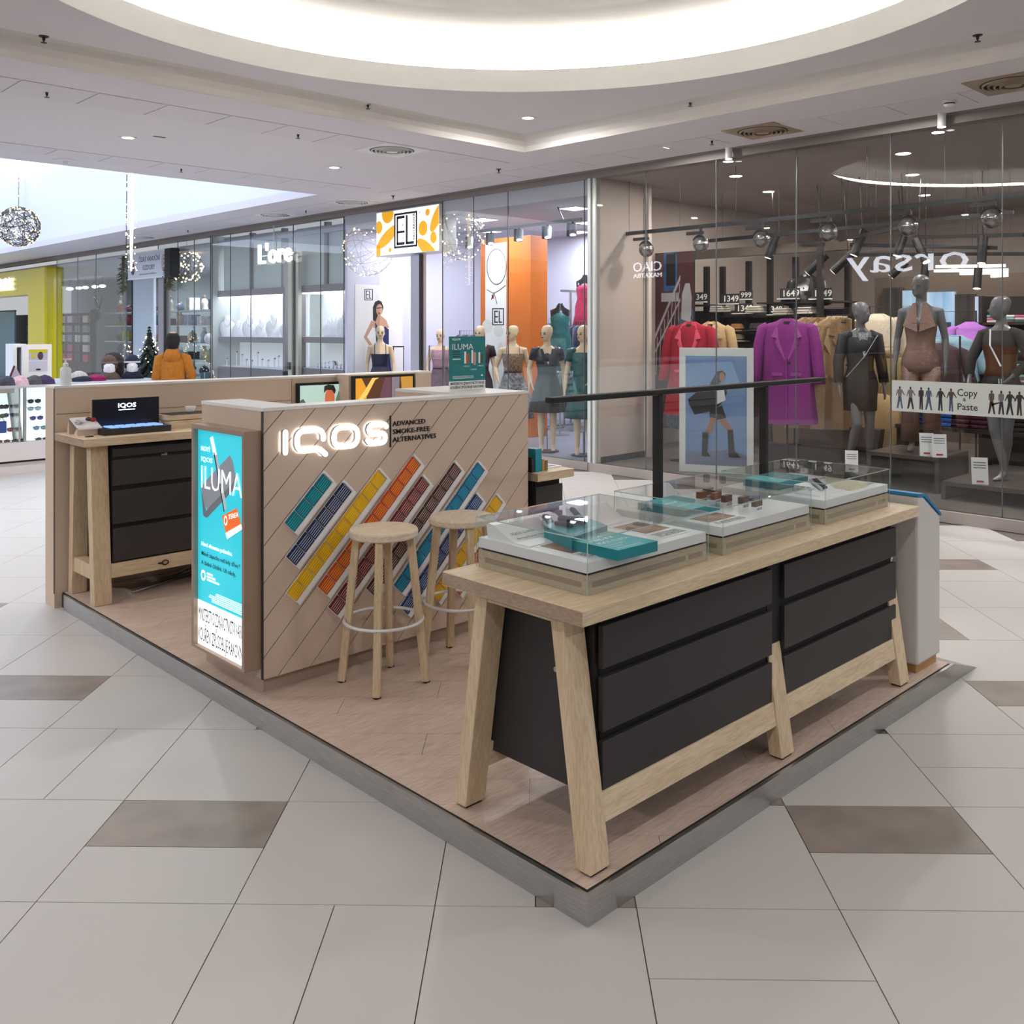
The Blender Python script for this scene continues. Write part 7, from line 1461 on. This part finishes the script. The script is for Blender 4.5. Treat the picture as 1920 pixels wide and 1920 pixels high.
curtain = T('white_roller', 'pale roller panel beside the ornament shop door', 'panel', (XS+.6, 18.7, .1)); a, b = onX(248, 600, XS+.6)[0], onX(288, 600, XS+.6)[0]; MB().box(XS+.6, XS+.66, b, a, .1, 2.9).build('panel', M('roller_pale', 'c3ccd6', .5), curtain); MB().box(XS+.58, XS+.6, a-.04, a, .1, 2.9).build('rail', m_dark, curtain)
light_ball('glowing wire ball in the ornament shop window', (XS+.35, onX(350, 500, XS+.35)[0], onX(350, 500, XS+.35)[1]), .33, 90, 12, bulb=.018)
light_ball('fairy light ball behind the dress shop glass', (XS+.3, onX(862, 440, XS+.3)[0], onX(862, 440, XS+.3)[1]), .36, 110, 13, bulb=.010, wr=.004); light_ball('fairy light net left of the yellow spotted sign', (XS+.25, onX(690, 470, XS+.25)[0], onX(690, 470, XS+.25)[1]), .4, 120, 14, bulb=.010, wr=.004)
# yellow portal shop
yp = T('yellow_portal', 'glossy yellow shop portal at the far left', 'portal', (XS, 26, .1)); m_yp = M('glossy_yellow', 'c9b80e', .18, spec=.7, amt=.05)
ya, _ = onX(103, 600, XS); yb, _ = onX(70, 600, XS)
MB().box(XS-.25, XS+.2, ya, yb, .0, 3.32).build('pillar', m_yp, yp, bevel=.05); MB().box(XS-.22, XS+.2, yb, 36, 2.62, 3.3).build('lintel', m_yp, yp); MB().box(XS-.02, XS+.05, yb, yb+.3, .1, 2.62).build('inner_edge', M('portal_cream', 'e2d67a', .4), yp)
yz = onX(2, 545, XS-.24); TXT('pohodlně', M('sign_pinkish', 'd8c8e0', .5, emit=.6), yp, (XS-.235, onX(0, 520, XS-.24)[0]+.3, onX(12, 529, XS-.24)[1]), YL, UP, .13, w=1.2, ext=.02); TXT('MISULE', M('sign_white2', 'ffffff', .5, emit=.9), yp, (XS-.235, onX(0, 540, XS-.24)[0]+1.0, onX(12, 544, XS-.24)[1]), YL, UP, .32, w=onX(0, 540, XS-.24)[0]+1.0-onX(24, 540, XS-.24)[0], ext=.04, bold=.02)
ysh = T('accessory_wall', 'dark accessory wall inside the yellow shop', 'display wall', (8.0, 28, .1)); MB().box(8.0, 8.1, 25.9, 34, .1, 2.15).build('panel', m_dark, ysh)
for r in range(5):
    for c in range(9):
        y = 26.2+c*.62; z = .75+r*.28; cc = rx.choice(['d0ccd8', '6a6470', 'c03a6a', 'e0d8c8', '3a3c50', '8a8aa0']); MB().box(7.93, 8.0, y-.2, y+.2, z, z+.2).build('hanging_pack', M('hp'+cc, cc, .5), ysh)
tb = T('glass_counter', 'teal tinted glass stand in the yellow shop', 'stand', (7.4, 30, .1)); a, z1_ = onX(0, 585, 7.2); b, _ = onX(27, 580, 7.2); MB().box(7.2, 7.25, b, a+2, .1, z1_).build('glass_wall', M('teal_glass', '3f6a74', .25), tb); MB().box(7.19, 7.26, b, a+2, z1_, z1_+.04).build('rim', m_dark, tb)
# ---- middle stall with sunglasses and hats
YK = 10.16; kx1 = 3.3
ks = T('sunglasses_stall', 'pale market stall with lit sunglasses cabinets at the far left', 'stall', (1.0, YK+.7, 0))
m_st = M('stall_grey', 'd3cfd0', .6, amt=.02)
zt6 = onY(40, 728, YK)[1]; zc0 = onY(40, 829, YK)[1]
MB().box(-4, kx1, YK+.05, YK+1.4, .0, .13).build('plinth', m_st, ks); MB().box(-4, kx1, YK, YK+1.45, .16, zc0).build('base_panel', m_st, ks); MB().box(-4, kx1, YK+.06, YK+1.4, .13, .16).build('shadow_gap', m_dark, ks)
MB().box(-4, kx1, YK+.02, YK+1.43, zt6, zt6+.03).build('counter_top', M('stall_top', 'b9bcc4', .3), ks); MB().box(-4, kx1, YK+.62, YK+.66, zc0, zt6).build('cabinet_back', m_st, ks)
m_lcd = M('lit_panel', 'e4f3f8', .4, emit=.75, amt=0); xk = onY(41, 780, YK)[0]; xk2 = onY(43, 780, YK)[0]
for x0_, x1_ in ((-4, xk-.06), (xk+.06, kx1)): MB().prism([(x0_, YK+.12, zc0), (x0_, YK+.16, zc0), (x0_, YK+.42, zt6), (x0_, YK+.38, zt6)], (x1_-x0_, 0, 0)).build('lit_slope', m_lcd, ks)
MB().box(xk-.035, xk-.015, YK, YK+.6, zc0, zt6).box(xk+.02, xk+.05, YK, YK+.03, zc0, zt6).build('cabinet_post', m_steel, ks); MB().box(-4, xk-.08, YK, YK+.05, zt6-.05, zt6).build('top_rail', m_steel, ks)
MB().box(-4, kx1, YK-.004, YK+.002, zc0, zt6).build('front_glass', m_cg, ks)
def shades(lb_, px, py, c):
    yv = YK+.1; x, z = onY(px, py, yv); f = (z-zc0)/(zt6-zc0); y = YK+.12+.26*f-.02; t = T('sunglasses', lb_, 'sunglasses', (x, y, z), group='sunglasses in the lit cabinets'); mt = M('lens_'+c, c, .15, spec=.8)
    for s in (-1, 1): MB().prism([(s*.037+.032*math.cos(k*.5236), -.008+.006*abs(math.cos(k*.5236)), .022*math.sin(k*.5236)) for k in range(12)], (0, .006, 0)).build('lens', mt, t, world=False)
    MB().tube([(-.07, 0, .012), (-.035, -.006, .024), (0, -.008, .012), (.035, -.006, .024), (.07, 0, .012)], .004, 5).tube([(-.07, 0, .012), (-.072, .05, .016)], .003, 5).tube([(.07, 0, .012), (.072, .05, .016)], .003, 5).build('frame', m_dark, t, world=False); t.scale = (1.1, 1, 1.1)
for a in (('black sunglasses, top row of the left cabinet', 26, 764, '23303a'), ('black sunglasses at the left picture edge, top row', 4, 765, '2a3038'), ('violet sunglasses, second row of the left cabinet', 24, 780, '4a3a70'), ('green sunglasses at the left edge, second row', 3, 782, '4f6a3a'), ('red-brown sunglasses, third row of the left cabinet', 29, 806, '8a4048'), ('plum sunglasses, bottom row of the left cabinet', 35, 827, '4a2838'), ('maroon sunglasses at the left edge, bottom row', 6, 829, '7a3a30'), ('thin black sunglasses, top row of the right cabinet', 74, 754, '20242a'), ('clear round sunglasses, second row of the right cabinet', 72, 768, 'a9c4d4'), ('blue sunglasses, third row of the right cabinet', 74, 785, '3a3a8a'), ('pale sunglasses, fourth row of the right cabinet', 78, 803, '6f94b0'), ('dark sunglasses, bottom row of the right cabinet', 79, 824, '2c4458')): shades(*a)
bg = T('blue_pouch', 'blue pouch in the left sunglasses cabinet', 'pouch', (onY(2, 800, YK+.2)[0], YK+.18, onY(2, 812, YK+.2)[1])); MB().box(-.05, .05, -.02, .02, 0, .14).build('pouch', M('pouch_blue', '2a4a9c', .6), bg, world=False, bevel=.008); MB().tube([(-.03, 0, .14), (0, 0, .19), (.03, 0, .14)], .004, 5).build('loop', m_dark, bg, world=False)
# on the stall: notice box, mirror, scarves, caps, hat heads
zk = zt6+.03
nb = T('notice_box', 'white notice box with yellow headed leaflet on the stall', 'notice', (onY(58, 700, YK+.5)[0], YK+.5, zk)); xa_, z1_ = onY(43, 646, YK+.4); xb_, z0_ = onY(97, 712, YK+.4)
MB().box(xa_, xb_, YK+.4, YK+.46, z0_, z1_).build('board', m_white, nb); u = lambda f: xa_+(xb_-xa_)*f; v = lambda f: z0_+(z1_-z0_)*f
MB().box(u(.2), u(.85), YK+.397, YK+.4, v(.56), v(.86)).build('leaflet_picture', M('leaflet_grey', 'b9b6c8', .5), nb); MB().box(u(.2), u(.85), YK+.395, YK+.397, v(.77), v(.86)).build('leaflet_heading', M('leaflet_yellow', 'c9bc28', .5), nb)
MB().prism([(u(.25), YK+.395, v(.68)), (u(.35), YK+.395, v(.60)), (u(.46), YK+.395, v(.68)), (u(.35), YK+.395, v(.76))], (0, .002, 0)).build('leaflet_diamond', M('leaflet_yellow', 'c9bc28', .5), nb); MB().prism([(u(.6)+(u(.1)-u(0))*math.cos(k*.5236), YK+.395, v(.68)+.05*math.sin(k*.5236)) for k in range(12)], (0, .002, 0)).build('leaflet_head', m_fr, nb)
MB().box(u(.2), u(.85), YK+.398, YK+.4, v(.25), v(.54)).build('leaflet_text', M('leaflet_pale', 'c6c8dc', .6), nb); MB().prism([(u(.53)+.03*math.cos(k*.5236), YK+.396, v(.30)+.012*math.sin(k*.5236)) for k in range(12)], (0, .002, 0)).build('leaflet_seal', m_dark, nb)
mf = T('white_display_frame', 'open white display frame left of the notice box', 'frame', (onY(30, 700, YK+.6)[0], YK+.6, zk)); a, z1_ = onY(20, 645, YK+.6); b, _ = onY(44, 645, YK+.6); MB().box(a, a+.04, YK+.5, YK+.8, zk, z1_).box(b-.04, b, YK+.5, YK+.8, zk, z1_).box(a+.04, b-.04, YK+.5, YK+.8, z1_-.04, z1_).build('white_frame', m_white, mf); MB().box(a+.04, b-.04, YK+.78, YK+.8, zk, z1_-.04).build('grey_sheet', MATS['stall_top'], mf)
ms = T('table_mirror', 'leaning table mirror with dark red edge on the stall', 'mirror', (onY(28, 720, YK+.3)[0], YK+.3, zk)); a = wY(13, 724, YK+.3); b = wY(29, 686, YK+.3); MB().bar((a[0], YK+.3, zk), (b[0], YK+.34, b[2]), .012, .02).build('red_edge', M('mirror_red', '5a1420', .5), ms); MB().prism([(a[0]+.02, YK+.31, zk), (b[0]+.01, YK+.35, b[2]), (b[0]+.12, YK+.35, zk)], (0, .01, 0)).build('mirror_plate', MATS['polished_steel'], ms)
for i, (px, c, lb_) in enumerate(((8, '3a3a44', 'dark scarf heap at the left edge of the stall'), (32, 'c9a6b0', 'pink scarf heap on the stall'), (60, '4c4a4c', 'charcoal scarf heap on the stall'), (79, '3a2c50', 'violet scarf heap beside the partition'))):
    x = onY(px, 725, YK+.2)[0]; mb = MB(); rr = random.Random(i); mt = M('scarf'+c, c, .9, scale=20, amt=.25)
    t = T('folded_scarf', lb_, 'scarf', (x, YK+.2, zk), group='scarves on the stall'); mb.loft([(0, 0, 0, .15, .12), (.01, 0, .05, .13, .1), (.03, 0, .09, .06, .06), (.03, 0, .11, .01, .01)], 9).build('cloth_heap', mt, t, world=False); MB().loft([(.06, -.05, 0, .08, .07), (.06, -.05, .06, .05, .04), (.06, -.05, .07, .01, .01)], 7).build('cloth_fold', mt, t, world=False)
for i, (px, py, c, lb_) in enumerate(((148, 712, 'b9b6b0', 'grey knitted cap lying on the stall'), (150, 722, '2a2c40', 'navy knitted cap in front of the grey cap'), (180, 716, '8a1a50', 'magenta knitted cap between the caps and hat heads'))):
    x = onY(px, py, YK+.5)[0]; zz = zk; t = T('knitted_cap', lb_, 'cap', (x, YK+.5+.05*(i % 2)-.08*(i == 1), zz), group='knitted caps on the stall'); MB().loft([(0, 0, 0, .12, .10), (0, 0, .04, .122, .10), (0, 0, .10 if i == 0 else .06, .09, .07), (0, 0, .13 if i == 0 else .08, .03, .03)], 16).build('knit', M('capk'+c, c, .95, scale=50, amt=.3), t, world=False, smooth=True); MB().lathe([(.123, .0), (.125, .03)], n=18, cap=False).build('cuff', M('capk'+c, c, .95, scale=50, amt=.3), t, world=False)
for i, (px, c, c2, lb_) in enumerate(((205, '5c4c44', '7a6a60', 'white display head with brown hooded knit cap'), (248, '20263c', '2c3450', 'white display head with navy striped cap and scarf'))):
    x = onY(px, 700, YK+.7)[0]; t = T('hat_model', lb_, 'hat model', (x, YK+.7, zk), facing(x, YK+.7), group='display heads with hats'); mt = M('knit'+c, c, .95, scale=50, amt=.3)
    MB().loft([(0, 0, 0, .06, .06), (0, 0, .06, .05, .055), (0, -.01, .10, .07, .085), (0, -.01, .18, .08, .1), (0, 0, .25, .07, .09), (0, 0, .29, .02, .03)], 16).ell((0, -.105, .17), (.012, .015, .022), 8, 6).build('head', m_tray, t, world=False, smooth=True)
    MB().loft([(0, .02, .14, .095, .10), (0, .012, .2, .1, .108), (0, .004, .25, .092, .105), (0, 0, .30, .06, .07), (0, 0, .32, .02, .02)], 18).build('cap', mt, t, world=False, smooth=True); MB().loft([(0, 0, 0, .15, .12), (0, 0, .05, .12, .1), (0, 0, .10, .075, .08)], 16).build('scarf', mt, t, world=False, smooth=True); MB().lathe([(.104, .21), (.104, .235)], n=20, cap=False).build('stripe', M('knits'+c2, 'c9ccd4' if i else c2, .9), t, world=False)
bkp = T('brown_back_cap', 'brown fur cap behind the hat heads', 'cap', (onY(212, 688, YK+1)[0], YK+1, zk)); MB().loft([(0, 0, 0, .14, .12), (0, 0, .25, .14, .12), (0, 0, .33, .09, .08), (0, 0, .35, .02, .02)], 14).build('cap_body', M('fur_dark', '3c302c', .95, scale=40, amt=.4), bkp, world=False, smooth=True); MB().lathe([(.142, .18), (.15, .21), (.142, .24)], n=18, cap=False).build('brim', M('fur_dark2', '54443c', .95), bkp, world=False)
# ---- atrium decorations
def at_dist(px, py, d): lat = (px-CX)/F*d; return (CAMX+lat*EX[0]+d*EX[1], CAMY+lat*EY[0]+d*EY[1], H-(py-CY)/F*d)
c = at_dist(35, 425, 14.0); light_ball('large glowing golden wire ball hanging in the atrium', c, .295, 130, 31, wires=34, bulb=.010, cord=True)
c = at_dist(-12, 400, 15.0); light_ball('second golden wire ball cut by the left picture edge', c, .1, 40, 32, wires=10)
t = T('light_strand', 'hanging strand of warm white lights in the atrium', 'light strand', at_dist(246, 505, 13.2)); p0 = Vector(at_dist(246, 508, 13.2)); p1 = Vector(at_dist(249, 322, 13.2)); p1.z = 5.2
MB().tube([p0, p0.lerp(p1, .3), p1], [.012, .03, .045], 8).build('light_tube', EMIT('strand_glow', 'fff3dc', 3.0), t); rr = random.Random(3); mb = MB()
for k in range(150): q = p0.lerp(p1, rr.random()); a = rr.random()*6.28; mb.ell((q.x+.07*math.cos(a), q.y+.07*math.sin(a), q.z), .009, 5, 4)
mb.build('bulbs', m_fairy, t, kind='stuff'); MB().tube([p0+Vector((-.05, .05, .2)), p1+Vector((-.05, .05, 0))], .006, 5).build('cable', m_dark, t)
